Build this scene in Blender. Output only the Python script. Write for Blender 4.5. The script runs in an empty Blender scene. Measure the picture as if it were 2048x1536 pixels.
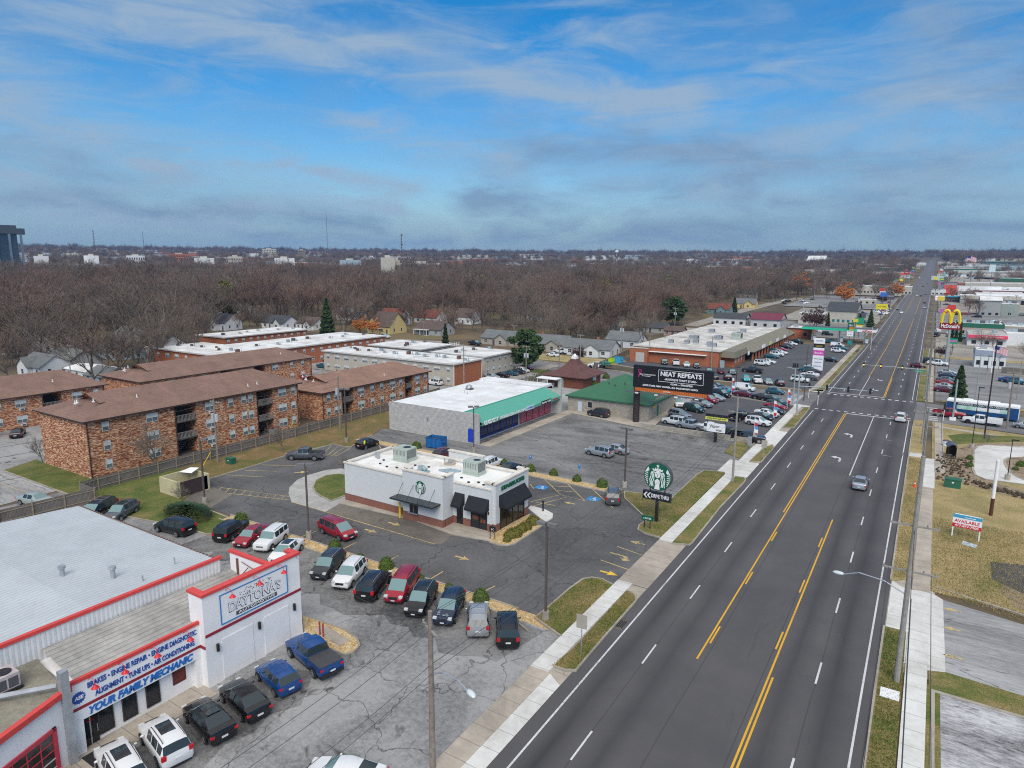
import math
SKY_SAT=1.5;SKY_HUE=.50;SKY_VAL=1.3;SKY_A=1.3;SKY_B=4.1;SKY_C=3.6;SKY_S=.09;SUN_E=2.2;HAZE=.85e-4;EXPO=.2
import bpy, bmesh, math, random
import numpy as np
from mathutils import Vector, Matrix
random.seed(7)
sc=bpy.context.scene
COL=sc.collection
# ---------------- camera geometry (metres; X right of the avenue, Y along it, Z up)
# columns: image right, image down, forward
RM=np.column_stack([[0.84626022,0.53273707,0.00590454],[0.09951812,-0.14717884,-0.98409071],[-0.52339258,0.83338443,-0.17756859]])
H=30.0; F=1325.0
def ray(px,py): return RM@np.array([(px-1024)/F,(py-768)/F,1.0])
def g(px,py,z=0.0):
    d=ray(px,py); t=(z-H)/d[2]; return (float(d[0]*t),float(d[1]*t))
def T(x,y):
    r=math.hypot(x,y)
    if r<280: return 0.0
    if r<1000: return .015*(r-280)
    return 10.8+.025*(r-1000)
def gt(px,py):
    d=ray(px,py); h=math.hypot(d[0],d[1]); lo,hi=20.0,4100.0
    for _ in range(40):
        m=(lo+hi)/2; t=m/h
        if H+d[2]*t>T(d[0]*t,d[1]*t): lo=m
        else: hi=m
    t=lo/h; return (float(d[0]*t),float(d[1]*t))
# ---------------- materials
MATS={}
def newmat(name):
    m=bpy.data.materials.new(name); m.use_nodes=True; nt=m.node_tree
    b=nt.nodes['Principled BSDF']; return m,nt,b
def N(nt,t,**k):
    n=nt.nodes.new(t)
    for a,v in k.items():
        if a.startswith('i_'): n.inputs[int(a[2:]) if a[2:].isdigit() else a[2:]].default_value=v
        else: setattr(n,a,v)
    return n
def lk(nt,a,b): nt.links.new(a,b)
def c4(c): return (c[0],c[1],c[2],1)
def coords(nt,scale=(1,1,1),world=False):
    t=N(nt,'ShaderNodeTexCoord'); mp=N(nt,'ShaderNodeMapping'); mp.inputs['Scale'].default_value=scale
    if world:
        ge=N(nt,'ShaderNodeNewGeometry'); lk(nt,ge.outputs['Position'],mp.inputs['Vector'])
    else: lk(nt,t.outputs['Object'],mp.inputs['Vector'])
    return mp.outputs['Vector']
def noise(nt,vec,scale,detail=4,rough=.55,dist=0):
    n=N(nt,'ShaderNodeTexNoise'); n.inputs['Scale'].default_value=scale; n.inputs['Detail'].default_value=detail
    n.inputs['Roughness'].default_value=rough; n.inputs['Distortion'].default_value=dist
    lk(nt,vec,n.inputs['Vector']); return n.outputs['Fac']
def ramp(nt,fac,stops,interp='LINEAR'):
    r=N(nt,'ShaderNodeValToRGB'); r.color_ramp.interpolation=interp
    e=r.color_ramp.elements
    while len(e)<len(stops): e.new(.5)
    for i,(p,c) in enumerate(stops): e[i].position=p; e[i].color=c4(c) if not isinstance(c,(int,float)) else (c,c,c,1)
    lk(nt,fac,r.inputs['Fac']); return r.outputs['Color']
def mix(nt,f,a,b,mode='MIX'):
    m=N(nt,'ShaderNodeMix',data_type='RGBA',blend_type=mode)
    if isinstance(f,(int,float)): m.inputs[0].default_value=f
    else: lk(nt,f,m.inputs[0])
    for i,v in ((6,a),(7,b)):
        if isinstance(v,(tuple,list)): m.inputs[i].default_value=c4(v)
        else: lk(nt,v,m.inputs[i])
    return m.outputs[2]
def math_(nt,op,a,b=0,c=None):
    m=N(nt,'ShaderNodeMath',operation=op)
    for i,v in enumerate((a,b,c)):
        if v is None: continue
        if isinstance(v,(int,float)): m.inputs[i].default_value=v
        else: lk(nt,v,m.inputs[i])
    return m.outputs[0]
def mat(name,col,rough=.8,metal=0,var=.12,scale=.6,emit=0,coat=0):
    if name in MATS: return MATS[name]
    m,nt,b=newmat(name); b.inputs['Roughness'].default_value=rough; b.inputs['Metallic'].default_value=metal
    if var>0:
        v=coords(nt,world=True); f=noise(nt,v,scale,5,.6)
        c=ramp(nt,f,[(.3,tuple(x*(1-var) for x in col)),(.7,tuple(min(1,x*(1+var)) for x in col))])
        lk(nt,c,b.inputs['Base Color'])
    else: b.inputs['Base Color'].default_value=c4(col)
    if coat: b.inputs['Coat Weight'].default_value=coat; b.inputs['Coat Roughness'].default_value=.06
    if emit:
        b.inputs['Emission Color'].default_value=c4(col); b.inputs['Emission Strength'].default_value=emit
    m.diffuse_color=c4(col); MATS[name]=m; return m
def bump(nt,b,fac,dist=.02,strength=.5):
    bp=N(nt,'ShaderNodeBump'); bp.inputs['Distance'].default_value=dist; bp.inputs['Strength'].default_value=strength
    lk(nt,fac,bp.inputs['Height']); lk(nt,bp.outputs['Normal'],b.inputs['Normal'])
def asphalt(name,dark,light,crack=.5,patch=.5,cs=.22,stretch=(1,1,1),seed=0,thr=.5):
    m,nt,b=newmat(name); v0=coords(nt,world=True)
    mp=N(nt,'ShaderNodeMapping'); mp.inputs['Location'].default_value=(seed*17.3,seed*9.1,0); mp.inputs['Scale'].default_value=stretch; lk(nt,v0,mp.inputs['Vector']); v=mp.outputs['Vector']
    big=noise(nt,v,.10,8,.68,.5); fine=noise(nt,v,2.6,8,.85); grain=noise(nt,v,14,2,.7)
    f=math_(nt,'ADD',math_(nt,'MULTIPLY',big,.55),math_(nt,'MULTIPLY',fine,.45))
    c=ramp(nt,f,[(thr-.1,dark),(thr+.07,light)])
    c=mix(nt,math_(nt,'MULTIPLY',grain,.5),c,tuple(x*.55 for x in dark))
    st=noise(nt,v,.33,3,.6,1.2); c=mix(nt,ramp(nt,st,[(.62,0.),(.72,patch)]),c,tuple(x*.45 for x in dark))
    if crack:
        w=noise(nt,v,.7,4,.6)
        vm=N(nt,'ShaderNodeVectorMath',operation='ADD'); nv=N(nt,'ShaderNodeTexNoise'); nv.inputs['Scale'].default_value=.5; nv.inputs['Detail'].default_value=4; lk(nt,v,nv.inputs['Vector'])
        sc_=N(nt,'ShaderNodeVectorMath',operation='SCALE'); sc_.inputs['Scale'].default_value=2.6; lk(nt,nv.outputs['Color'],sc_.inputs[0]); lk(nt,v,vm.inputs[0]); lk(nt,sc_.outputs[0],vm.inputs[1])
        for s,wd,k in ((cs,.0055,1.0),(cs*2.9,.008,.55)):
            vo=N(nt,'ShaderNodeTexVoronoi',feature='DISTANCE_TO_EDGE'); vo.inputs['Scale'].default_value=s; lk(nt,vm.outputs[0],vo.inputs['Vector'])
            ln=ramp(nt,vo.outputs['Distance'],[(wd*.35,crack*k),(wd,0.)])
            if k<1: ln=mix(nt,ramp(nt,noise(nt,v,.12,3),[(.48,0.),(.6,1.)]),(0,0,0),ln)
            c=mix(nt,ln,c,(.022,.022,.022))
    lk(nt,c,b.inputs['Base Color']); b.inputs['Roughness'].default_value=.87
    bump(nt,b,grain,.02,.3); MATS[name]=m; return m
def grass(name,cols,scale=.25):
    m,nt,b=newmat(name); v=coords(nt,world=True)
    f=math_(nt,'ADD',math_(nt,'MULTIPLY',noise(nt,v,scale,5,.65,.6),.6),math_(nt,'MULTIPLY',noise(nt,v,3.1,6,.8),.4))
    n=len(cols); c=ramp(nt,f,[(.36+.28*i/(n-1),cols[i]) for i in range(n)])
    gr=noise(nt,v,11,3,.8); c=mix(nt,ramp(nt,gr,[(.38,.75),(.6,0.)]),c,tuple(x*.35 for x in cols[0]))
    lk(nt,c,b.inputs['Base Color']); b.inputs['Roughness'].default_value=.95; bump(nt,b,gr,.08,.7); MATS[name]=m; return m
def brickmix(name,a,bc,c_,su=.9,sv=3.6,bump_=True):
    m,nt,b=newmat(name)
    ge=N(nt,'ShaderNodeNewGeometry'); sp=N(nt,'ShaderNodeSeparateXYZ'); lk(nt,ge.outputs['Position'],sp.inputs[0])
    u=math_(nt,'ADD',sp.outputs[0],sp.outputs[1]); cb=N(nt,'ShaderNodeCombineXYZ'); lk(nt,u,cb.inputs[0]); lk(nt,sp.outputs[2],cb.inputs[1])
    mp=N(nt,'ShaderNodeMapping'); mp.inputs['Scale'].default_value=(su*.8,sv*.95,1); lk(nt,cb.outputs[0],mp.inputs['Vector'])
    f=noise(nt,mp.outputs[0],2.3,3,.75); f2=noise(nt,mp.outputs[0],.7,2,.5)
    f=math_(nt,'ADD',math_(nt,'MULTIPLY',f,.8),math_(nt,'MULTIPLY',f2,.2))
    c=ramp(nt,f,[(.42,a),(.475,bc),(.505,bc),(.55,c_),(.60,tuple(min(1,x*1.15) for x in c_))])
    br=N(nt,'ShaderNodeTexBrick'); br.inputs['Scale'].default_value=4.3; br.inputs['Color1'].default_value=(1,1,1,1); br.inputs['Color2'].default_value=(.72,.72,.72,1); br.inputs['Mortar'].default_value=(.5,.48,.45,1); br.inputs['Mortar Size'].default_value=.02
    lk(nt,cb.outputs[0],br.inputs['Vector']); c=mix(nt,.6,c,br.outputs['Color'],'MULTIPLY')
    lk(nt,c,b.inputs['Base Color']); b.inputs['Roughness'].default_value=.9; MATS[name]=m; return m
def block(name,c1,c2,mortar,scale=1.0,w=.8,h=.4,ms=.03):
    m,nt,b=newmat(name)
    ge=N(nt,'ShaderNodeNewGeometry'); sp=N(nt,'ShaderNodeSeparateXYZ'); lk(nt,ge.outputs['Position'],sp.inputs[0])
    u=math_(nt,'ADD',sp.outputs[0],sp.outputs[1]); cb=N(nt,'ShaderNodeCombineXYZ'); lk(nt,u,cb.inputs[0]); lk(nt,sp.outputs[2],cb.inputs[1])
    br=N(nt,'ShaderNodeTexBrick'); br.inputs['Scale'].default_value=scale; br.inputs['Color1'].default_value=c4(c1); br.inputs['Color2'].default_value=c4(c2); br.inputs['Mortar'].default_value=c4(mortar)
    br.inputs['Mortar Size'].default_value=ms; br.inputs['Brick Width'].default_value=w; br.inputs['Row Height'].default_value=h; lk(nt,cb.outputs[0],br.inputs['Vector'])
    f=noise(nt,cb.outputs[0],1.2,5,.7); c=mix(nt,.55,br.outputs['Color'],ramp(nt,f,[(.3,(.62,.6,.58)),(.7,(1.,1.,1.))]),'MULTIPLY')
    lk(nt,c,b.inputs['Base Color']); b.inputs['Roughness'].default_value=.92; MATS[name]=m; return m
def ribbed(name,col,axis=0,pitch=.4,depth=.35,rough=.5,stain=.2,metal=0):
    m,nt,b=newmat(name); ge=N(nt,'ShaderNodeNewGeometry'); sp=N(nt,'ShaderNodeSeparateXYZ'); lk(nt,ge.outputs['Position'],sp.inputs[0])
    u=sp.outputs[axis] if axis<3 else math_(nt,'ADD',sp.outputs[0],sp.outputs[1])
    s=math_(nt,'PINGPONG',u,pitch/2); s=math_(nt,'DIVIDE',s,pitch/2)
    lines=ramp(nt,s,[(.0,1-depth),(.22,1.),(1.,1.)])
    f=noise(nt,coords(nt,(1,1,1),world=True),.35,6,.7); c=mix(nt,stain*2,tuple(col),ramp(nt,f,[(.35,tuple(x*.55 for x in col)),(.65,col)]))
    c=mix(nt,1.,c,lines,'MULTIPLY'); c=mix(nt,.8 if rough>.85 else .25,c,ramp(nt,noise(nt,coords(nt,world=True),3.2,6,.9),[(.38,.55),(.5,.95),(.64,1.)]),'MULTIPLY'); lk(nt,c,b.inputs['Base Color']); b.inputs['Roughness'].default_value=rough; b.inputs['Metallic'].default_value=metal
    bump(nt,b,s,.04,.5); MATS[name]=m; return m
def worn(name,col,amt=.3):
    m,nt,b=newmat(name); v=coords(nt,world=True); f=noise(nt,v,5,5,.8); f2=noise(nt,v,.25,3,.6)
    q=math_(nt,'ADD',math_(nt,'MULTIPLY',f,.7),math_(nt,'MULTIPLY',f2,.3)); c=ramp(nt,q,[(.30+amt*.25,(.13,.125,.12)),(.38+amt*.25,tuple(x*.8 for x in col)),(.62,col)])
    lk(nt,c,b.inputs['Base Color']); b.inputs['Roughness'].default_value=.75; MATS[name]=m; return m
def membrane(name,col,dirt,amt=.5,joint=None,jw=.03,jk=.55):
    m,nt,b=newmat(name); v=coords(nt,world=True); f=noise(nt,v,.16,7,.7,.5); f2=noise(nt,v,1.1,5,.7)
    c=ramp(nt,math_(nt,'ADD',math_(nt,'MULTIPLY',f,.7),math_(nt,'MULTIPLY',f2,.3)),[(.38,dirt),(.38+.25*amt,col)])
    if joint:
        sp=N(nt,'ShaderNodeSeparateXYZ'); lk(nt,v,sp.inputs[0])
        for ax,pp in enumerate(joint):
            if not pp: continue
            s_=math_(nt,'PINGPONG',sp.outputs[ax],pp/2); c=mix(nt,ramp(nt,s_,[(jw*.6,jk),(jw*1.2,0.)]),c,tuple(x*.3 for x in dirt))
        st=noise(nt,v,.5,4,.6,1.); c=mix(nt,ramp(nt,st,[(.6,0.),(.75,.45)]),c,tuple(x*.7 for x in dirt))
    lk(nt,c,b.inputs['Base Color']); b.inputs['Roughness'].default_value=.8; MATS[name]=m; return m
# ---------------- mesh builder
class MB:
    def __init__(s): s.v=[];s.f=[];s.m=[]
    def add(s,vs,fs,mi=0):
        o=len(s.v); s.v+= [tuple(v) for v in vs]; s.f+=[tuple(i+o for i in f) for f in fs]; s.m+=[mi]*len(fs); return s
    def box(s,x0,x1,y0,y1,z0,z1,mi=0):
        return s.add([(x0,y0,z0),(x1,y0,z0),(x1,y1,z0),(x0,y1,z0),(x0,y0,z1),(x1,y0,z1),(x1,y1,z1),(x0,y1,z1)],[(0,3,2,1),(4,5,6,7),(0,1,5,4),(1,2,6,5),(2,3,7,6),(3,0,4,7)],mi)
    def prism(s,poly,z0,z1,mi=0,top=True,bottom=True):
        n=len(poly); a=sum(poly[i][0]*poly[(i+1)%n][1]-poly[(i+1)%n][0]*poly[i][1] for i in range(n))
        if a<0: poly=poly[::-1]
        vs=[(p[0],p[1],z0) for p in poly]+[(p[0],p[1],z1) for p in poly]
        fs=[(i,(i+1)%n,n+(i+1)%n,n+i) for i in range(n)]
        if top: fs.append(tuple(range(n,2*n)))
        if bottom: fs.append(tuple(range(n-1,-1,-1)))
        return s.add(vs,fs,mi)
    def cyl(s,x,y,z0,z1,r,r2=None,n=12,mi=0):
        r2=r if r2 is None else r2
        vs=[(x+r*math.cos(2*math.pi*i/n),y+r*math.sin(2*math.pi*i/n),z0) for i in range(n)]+[(x+r2*math.cos(2*math.pi*i/n),y+r2*math.sin(2*math.pi*i/n),z1) for i in range(n)]
        return s.add(vs,[(i,(i+1)%n,n+(i+1)%n,n+i) for i in range(n)]+[tuple(range(n,2*n)),tuple(range(n-1,-1,-1))],mi)
    def tube(s,pts,r,n=6,r2=None,mi=0,cap=True):
        pts=[Vector(p) for p in pts]; L=len(pts); vs=[]
        for i,p in enumerate(pts):
            d=(pts[min(i+1,L-1)]-pts[max(i-1,0)]).normalized(); a=Vector((0,0,1)) if abs(d.z)<.9 else Vector((1,0,0))
            u=d.cross(a).normalized(); w=d.cross(u); rr=r if r2 is None else r+(r2-r)*i/(L-1)
            for k in range(n):
                t=2*math.pi*k/n; vs.append(tuple(p+u*(rr*math.cos(t))+w*(rr*math.sin(t))))
        fs=[(i*n+k,i*n+(k+1)%n,(i+1)*n+(k+1)%n,(i+1)*n+k) for i in range(L-1) for k in range(n)]
        if cap: fs+=[tuple(range(n-1,-1,-1)),tuple(range((L-1)*n,L*n))]
        return s.add(vs,fs,mi)
    def ell(s,c,r,nu=10,nv=6,mi=0,jit=0):
        vs=[(c[0],c[1],c[2]-r[2])];fs=[]
        for j in range(1,nv):
            p=-math.pi/2+math.pi*j/nv
            for i in range(nu):
                t=2*math.pi*i/nu; k=1+random.uniform(-jit,jit)
                vs.append((c[0]+r[0]*math.cos(p)*math.cos(t)*k,c[1]+r[1]*math.cos(p)*math.sin(t)*k,c[2]+r[2]*math.sin(p)*k))
        vs.append((c[0],c[1],c[2]+r[2])); last=len(vs)-1
        for i in range(nu): fs.append((0,1+(i+1)%nu,1+i)); fs.append((last,last-nu+i,last-nu+(i+1)%nu))
        for j in range(nv-2):
            for i in range(nu): a=1+j*nu; fs.append((a+i,a+(i+1)%nu,a+nu+(i+1)%nu,a+nu+i))
        return s.add(vs,fs,mi)
    def face(s,pts,mi=0): return s.add(pts,[tuple(range(len(pts)))],mi)
    def mesh(s,name,mats,smooth=False):
        me=bpy.data.meshes.new(name); me.from_pydata(s.v,[],s.f)
        for m in (mats if isinstance(mats,(list,tuple)) else [mats]): me.materials.append(m)
        if any(s.m): me.polygons.foreach_set('material_index',s.m)
        if smooth: me.polygons.foreach_set('use_smooth',[True]*len(s.f))
        me.update(); return me
    def build(s,name,mats,parent=None,smooth=False,loc=None,rz=0):
        return link(name,s.mesh(name,mats,smooth),parent,loc,rz)
def link(name,me,parent=None,loc=None,rz=0):
    o=bpy.data.objects.new(name,me); COL.objects.link(o)
    if loc is not None: o.location=loc
    if rz: o.rotation_euler[2]=rz
    if parent is not None: o.parent=parent
    return o
def tag(o,label,cat,group=None):
    o['label']=label; o['category']=cat
    if group: o['group']=group
    return o
def thing(name,label,cat,loc=(0,0,0),rz=0,group=None):
    o=bpy.data.objects.new(name,None); COL.objects.link(o); o.location=loc; o.rotation_euler[2]=rz; o.empty_display_size=.3
    return tag(o,label,cat,group)
def kids(o): return [c for c in bpy.data.objects if c.parent is o]
def copytree(o,parent=None,_k=None):
    c=o.copy(); COL.objects.link(c)
    if parent is not None: c.parent=parent
    for ch in CH.get(o.name,[]): 
        n=copytree(ch,c)
    return c
CH={}
def regkids(root):
    allk={}
    for o in bpy.data.objects:
        if o.parent is not None: allk.setdefault(o.parent.name,[]).append(o)
    def rec(o):
        CH[o.name]=allk.get(o.name,[])
        for c in CH[o.name]: rec(c)
    rec(root)
def struct(o): o['kind']='structure'; return o
def sheet(name,pts,z,m,z0=None,kind='structure',px=False):
    if px: pts=[g(*p) for p in pts]
    b=MB()
    if z0 is None:
        n=len(pts); a=sum(pts[i][0]*pts[(i+1)%n][1]-pts[(i+1)%n][0]*pts[i][1] for i in range(n))
        if a<0: pts=pts[::-1]
        b.face([(p[0],p[1],z) for p in pts])
    else: b.prism(pts,z0,z,bottom=False)
    o=b.build(name,m)
    if kind: o['kind']=kind
    return o
def rect(x0,x1,y0,y1): return [(x0,y0),(x1,y0),(x1,y1),(x0,y1)]
def offs(pts,w,closed=False):
    n=len(pts); out=[]
    for i in range(n):
        a=Vector(pts[i-1] if (i>0 or closed) else pts[0]); b=Vector(pts[i]); c=Vector(pts[(i+1)%n] if (i<n-1 or closed) else pts[-1])
        d1=(b-a); d2=(c-b)
        d1=d1.normalized() if d1.length>1e-6 else d2.normalized(); d2=d2.normalized() if d2.length>1e-6 else d1
        nn=Vector((-(d1.y+d2.y),d1.x+d2.x)); nn.normalize(); k=1/max(.35,nn.dot(Vector((-d1.y,d1.x))))
        out.append((b.x+nn.x*w*k,b.y+nn.y*w*k))
    return out
def strip(mb,pts,w,z0,z1,closed=False,mi=0):
    A=offs(pts,w/2,closed);B=offs(pts,-w/2,closed); n=len(pts)
    vs=[(p[0],p[1],z) for z in (z0,z1) for p in A]+[(p[0],p[1],z) for z in (z0,z1) for p in B]
    fs=[]
    for i in range(n if closed else n-1):
        j=(i+1)%n; a0,a1,b0,b1=i,i+n,i+2*n,i+3*n; c0,c1,d0,d1=j,j+n,j+2*n,j+3*n
        fs+=[(a1,b1,d1,c1),(a0,a1,c1,c0),(b0,d0,d1,b1)]
    if not closed: fs+=[(0,2*n,3*n,n),(n-1,2*n-1,4*n-1,3*n-1)]
    mb.add(vs,fs,mi)
_txt={}
def text(s,size,m,parent,loc,rot,name='lettering',ext=.02,bold=.0,width=None,sx=1.0,shear=0,align='CENTER',space=1.0):
    cu=bpy.data.curves.new(name,'FONT'); cu.body=s; cu.size=size; cu.extrude=ext; cu.offset=bold; cu.align_x=align; cu.align_y='CENTER'; cu.shear=shear; cu.space_character=space
    cu.resolution_u=3
    o=bpy.data.objects.new(name,cu); COL.objects.link(o)
    bpy.context.view_layer.update()
    me=bpy.data.meshes.new_from_object(o.evaluated_get(bpy.context.evaluated_depsgraph_get())); bpy.data.objects.remove(o); bpy.data.curves.remove(cu)
    xs=[v.co.x for v in me.vertices]; w=(max(xs)-min(xs)) if xs else 1
    k=(width/w) if width else sx
    for v in me.vertices: v.co.x*=k
    me.materials.clear(); me.materials.append(m)
    ob=link(name,me,parent); ob.location=loc; ob.rotation_euler=rot; return ob
RX=(math.pi/2,0,0)                  # text facing -Y, reading +X
RE=(math.pi/2,0,math.pi/2)          # text facing +X, reading +Y
def grassb(name,cols,scale=.25): return grass(name,[tuple(min(.8,x*1.35) for x in c) for c in cols],scale)
# ======================= GROUND
A_ROAD=None
def road_mat():
    m,nt,b=newmat('avenue_asphalt'); v=coords(nt,world=True)
    sp=N(nt,'ShaderNodeSeparateXYZ'); lk(nt,v,sp.inputs[0])
    wob=noise(nt,coords(nt,(.05,.03,1),world=True),1.,2)
    x=math_(nt,'ADD',sp.outputs[0],math_(nt,'MULTIPLY',wob,.7))
    # worn tyre tracks: darker oily stripe down the middle of each driving lane
    tot=None
    for cx_,wd,k in ((-17.3,.95,.85),(-14.2,.85,.7),(-10,.8,.08),(-5.9,.85,.72),(-2.9,.95,.85)):
        d=math_(nt,'ABSOLUTE',math_(nt,'SUBTRACT',x,cx_)); e=math_(nt,'DIVIDE',d,wd*1.5); e=math_(nt,'SUBTRACT',1.,math_(nt,'MINIMUM',e,1.)); e=math_(nt,'MULTIPLY',math_(nt,'POWER',e,1.3),k)
        tot=e if tot is None else math_(nt,'MAXIMUM',tot,e)
    brk=noise(nt,coords(nt,(.25,.035,1),world=True),1.,4,.6); tot=math_(nt,'MULTIPLY',tot,ramp(nt,brk,[(.3,.45),(.6,1.)]))
    f=noise(nt,v,.12,5,.6); gr=noise(nt,v,16,2,.8)
    c=ramp(nt,f,[(.35,(.083,.080,.083)),(.65,(.112,.106,.107))])
    c=mix(nt,tot,c,(.026,.025,.028)); c=mix(nt,math_(nt,'MULTIPLY',gr,.35),c,(.055,.053,.056))
    pt=noise(nt,coords(nt,(.5,.06,1),world=True),1.,5,.7,.6); c=mix(nt,ramp(nt,pt,[(.60,0.),(.72,.35)]),c,(.045,.043,.045)); c=mix(nt,ramp(nt,noise(nt,v,.9,6,.75),[(.62,0.),(.75,.3)]),c,(.17,.165,.16))
    # construction seams
    for sx in (-16.0,-12.1,-7.9,-4.4):
        d=math_(nt,'ABSOLUTE',math_(nt,'SUBTRACT',x,sx+.35)); c=mix(nt,ramp(nt,d,[(.03,.45),(.05,0.)]),c,(.03,.03,.03))
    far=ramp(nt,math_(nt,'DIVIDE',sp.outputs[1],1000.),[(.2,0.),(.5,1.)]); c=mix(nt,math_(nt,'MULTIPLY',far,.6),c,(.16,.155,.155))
    lk(nt,c,b.inputs['Base Color']); b.inputs['Roughness'].default_value=.85; bump(nt,b,gr,.015,.25); return m
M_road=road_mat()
M_street=asphalt('side_street_asphalt',(.15,.148,.15),(.25,.245,.24),.6,.4,.12)
M_sb=asphalt('dark_lot_asphalt',(.07,.069,.071),(.165,.162,.16),.8,.5,.11,seed=1)
M_mech=asphalt('worn_lot_asphalt',(.10,.10,.10),(.43,.425,.415),.8,.9,.13,seed=2,thr=.465)
M_glass=asphalt('cracked_lot_asphalt',(.075,.075,.077),(.31,.305,.295),.9,.8,.12,stretch=(.5,1.3,1),seed=3,thr=.49)
M_dealer=asphalt('sealed_lot_asphalt',(.07,.071,.077),(.115,.115,.12),.3,.15,.1,seed=4)
M_pale=asphalt('pale_lot_asphalt',(.20,.20,.20),(.52,.52,.51),.7,.7,.12,stretch=(.3,1.6,1),seed=5)
M_patchy=asphalt('blotched_lot_asphalt',(.04,.04,.045),(.75,.75,.75),.7,.5,.2,stretch=(.5,1.5,1),seed=6,thr=.48)
M_conc=membrane('new_concrete',(.72,.72,.68),(.50,.48,.44),.9,(0,1.8))
M_conc2=membrane('tan_concrete',(.50,.44,.36),(.31,.27,.22),.9,(0,1.6))
M_kerb=membrane('kerb_concrete',(.42,.38,.31),(.24,.21,.17),.8)
M_apron=asphalt('stained_concrete',(.10,.088,.075),(.235,.205,.17),.15,.5,.1,seed=8)
M_grass=grassb('verge_grass',[(.06,.10,.015),(.13,.14,.028),(.24,.18,.065),(.30,.23,.10)])
M_green=grassb('green_grass',[(.055,.085,.015),(.085,.115,.018),(.15,.15,.035),(.23,.17,.07)])
M_straw=grassb('dry_grass',[(.17,.17,.045),(.30,.235,.10),(.40,.30,.14),(.47,.36,.18)],.2)
M_leafy=grassb('leaf_littered_grass',[(.09,.10,.022),(.14,.12,.035),(.22,.13,.055),(.29,.19,.09)],.3)
M_gravel=grassb('tan_gravel',[(.30,.18,.07),(.50,.33,.14),(.62,.46,.25),(.66,.55,.38)],3)
M_mulch=grassb('brown_mulch',[(.11,.08,.05),(.24,.18,.12),(.34,.26,.17),(.40,.31,.2)],.8)
M_white=worn('white_road_paint',(.70,.70,.70),.25)
M_yel=worn('yellow_road_paint',(.80,.43,.02),.2)
M_palelow=worn('faded_yellow_paint',(.66,.50,.20),.5)
M_lotw=worn('faded_white_paint',(.56,.53,.46),.7)
def ground_mat():
    m,nt,b=newmat('town_ground'); v=coords(nt,world=True)
    f=noise(nt,v,.03,8,.65); c=ramp(nt,f,[(.36,(.055,.05,.03)),(.45,(.10,.078,.045)),(.55,(.17,.12,.06)),(.66,(.14,.14,.045))])
    f2=noise(nt,v,.008,6,.6); c=mix(nt,ramp(nt,f2,[(.5,0.),(.7,.5)]),c,(.16,.13,.11))
    lk(nt,c,b.inputs['Base Color']); b.inputs['Roughness'].default_value=.95; return m
b=MB(); rings=[0,120,200,280,340,420,520,640,800,1000,1400,2000,2800,3500,4200]; NA=72
vs=[(0,0,-.04)];fs=[]
for r in rings[1:]:
    for k in range(NA):
        a=2*math.pi*k/NA; z=T(r*math.cos(a),r*math.sin(a)) if r>280 else 0
        if r>=2000:
            z+= (r-2000)/2200*9*(math.sin(a*7+1)+.6*math.sin(a*17))*.4
        vs.append((r*math.cos(a),r*math.sin(a),z-.04))
for k in range(NA): fs.append((0,1+k,1+(k+1)%NA))
for j in range(len(rings)-2):
    for k in range(NA):
        a=1+j*NA; fs.append((a+k,a+NA+k,a+NA+(k+1)%NA,a+(k+1)%NA))
b.add(vs,fs); struct(b.build('ground',ground_mat()))
# avenue and its markings
YS=[-40,0,60,120,180,240,280]+list(range(320,1001,40))+list(range(1100,2601,150))
def band(name,x0,x1,dz,m,ys=None,kind='structure',f0=None):
    bb=MB()
    for y0,y1 in zip(ys[:-1],ys[1:]):
        q=[(x0,y0),(x1,y0),(x1,y1),(x0,y1)]
        def zz(p):
            return (T(*p) if p[1]>280 else 0)+dz+(max(0,p[1]-280)*.0006)
        bb.face([(p[0],p[1],zz(p)) for p in q])
    o=bb.build(name,m)
    if kind:o['kind']=kind
    return o
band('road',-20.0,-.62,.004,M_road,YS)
def marks(name,lst,m,dz=.010,parent=None):
    bb=MB()
    for (x0,x1,y0,y1) in lst:
        y=y0
        while y<y1-1e-6:
            ye=min(y1,y+40 if y>=240 else 280 if y1>280 else y1)
            z0=(T(-10,y) if y>280 else 0)+dz+max(0,y-280)*.0009; z1=(T(-10,ye) if ye>280 else 0)+dz+max(0,ye-280)*.0009
            bb.face([(x0,y,z0),(x1,y,z0),(x1,ye,z1),(x0,ye,z1)]); y=ye
    o=bb.build(name,m); o['kind']='structure'; return o
W=.13
edge=[(-18.97,-18.83,-30,150.3),(-1.52,-1.38,-30,150.3),(-18.97,-18.83,174.5,700),(-1.52,-1.38,174.5,700)]
dash=[]
y=34.0-12.2*5
while y<147:
    if y>20: dash.append((-16.05,-15.92,y,y+3.05)); dash.append((-4.46,-4.32,y+4.5,y+7.6))
    y+=11.9
y=178
while y<620:
    dash+= [(-16.06,-15.9,y,y+3.05),(-4.5,-4.32,y+2,y+5)]; y+=11.9
stops=[(-12.6,-1.2,150.2,150.65),(-7.66,-7.52,104.8,150.2),(-18.97,-7.1,174.1,174.5),(-12.4,-12.26,174.5,206)]
xw=[]
for k in range(13): xw.append((-18.9+k*1.42,-18.2+k*1.42,151.9,152.5)); xw.append((-18.95+k*1.42,-18.25+k*1.42,171.6,172.4))
marks('white_lane_lines',edge+dash+stops,M_white); marks('crosswalk_lines',xw,M_white)
ye=[(-13.0,-12.86,84,150.4),(-12.7,-12.56,47.3,150.4),(-7.52,-7.38,20,84.6),(-7.24,-7.1,20,48)]
y=50
while y<84: ye+=[(-12.45,-12.31,y,y+3.0)]; y+=12
for (a,b_) in ((52,55),(63,66),(75,78)): ye.append((-7.8,-7.66,a,b_))
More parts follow.
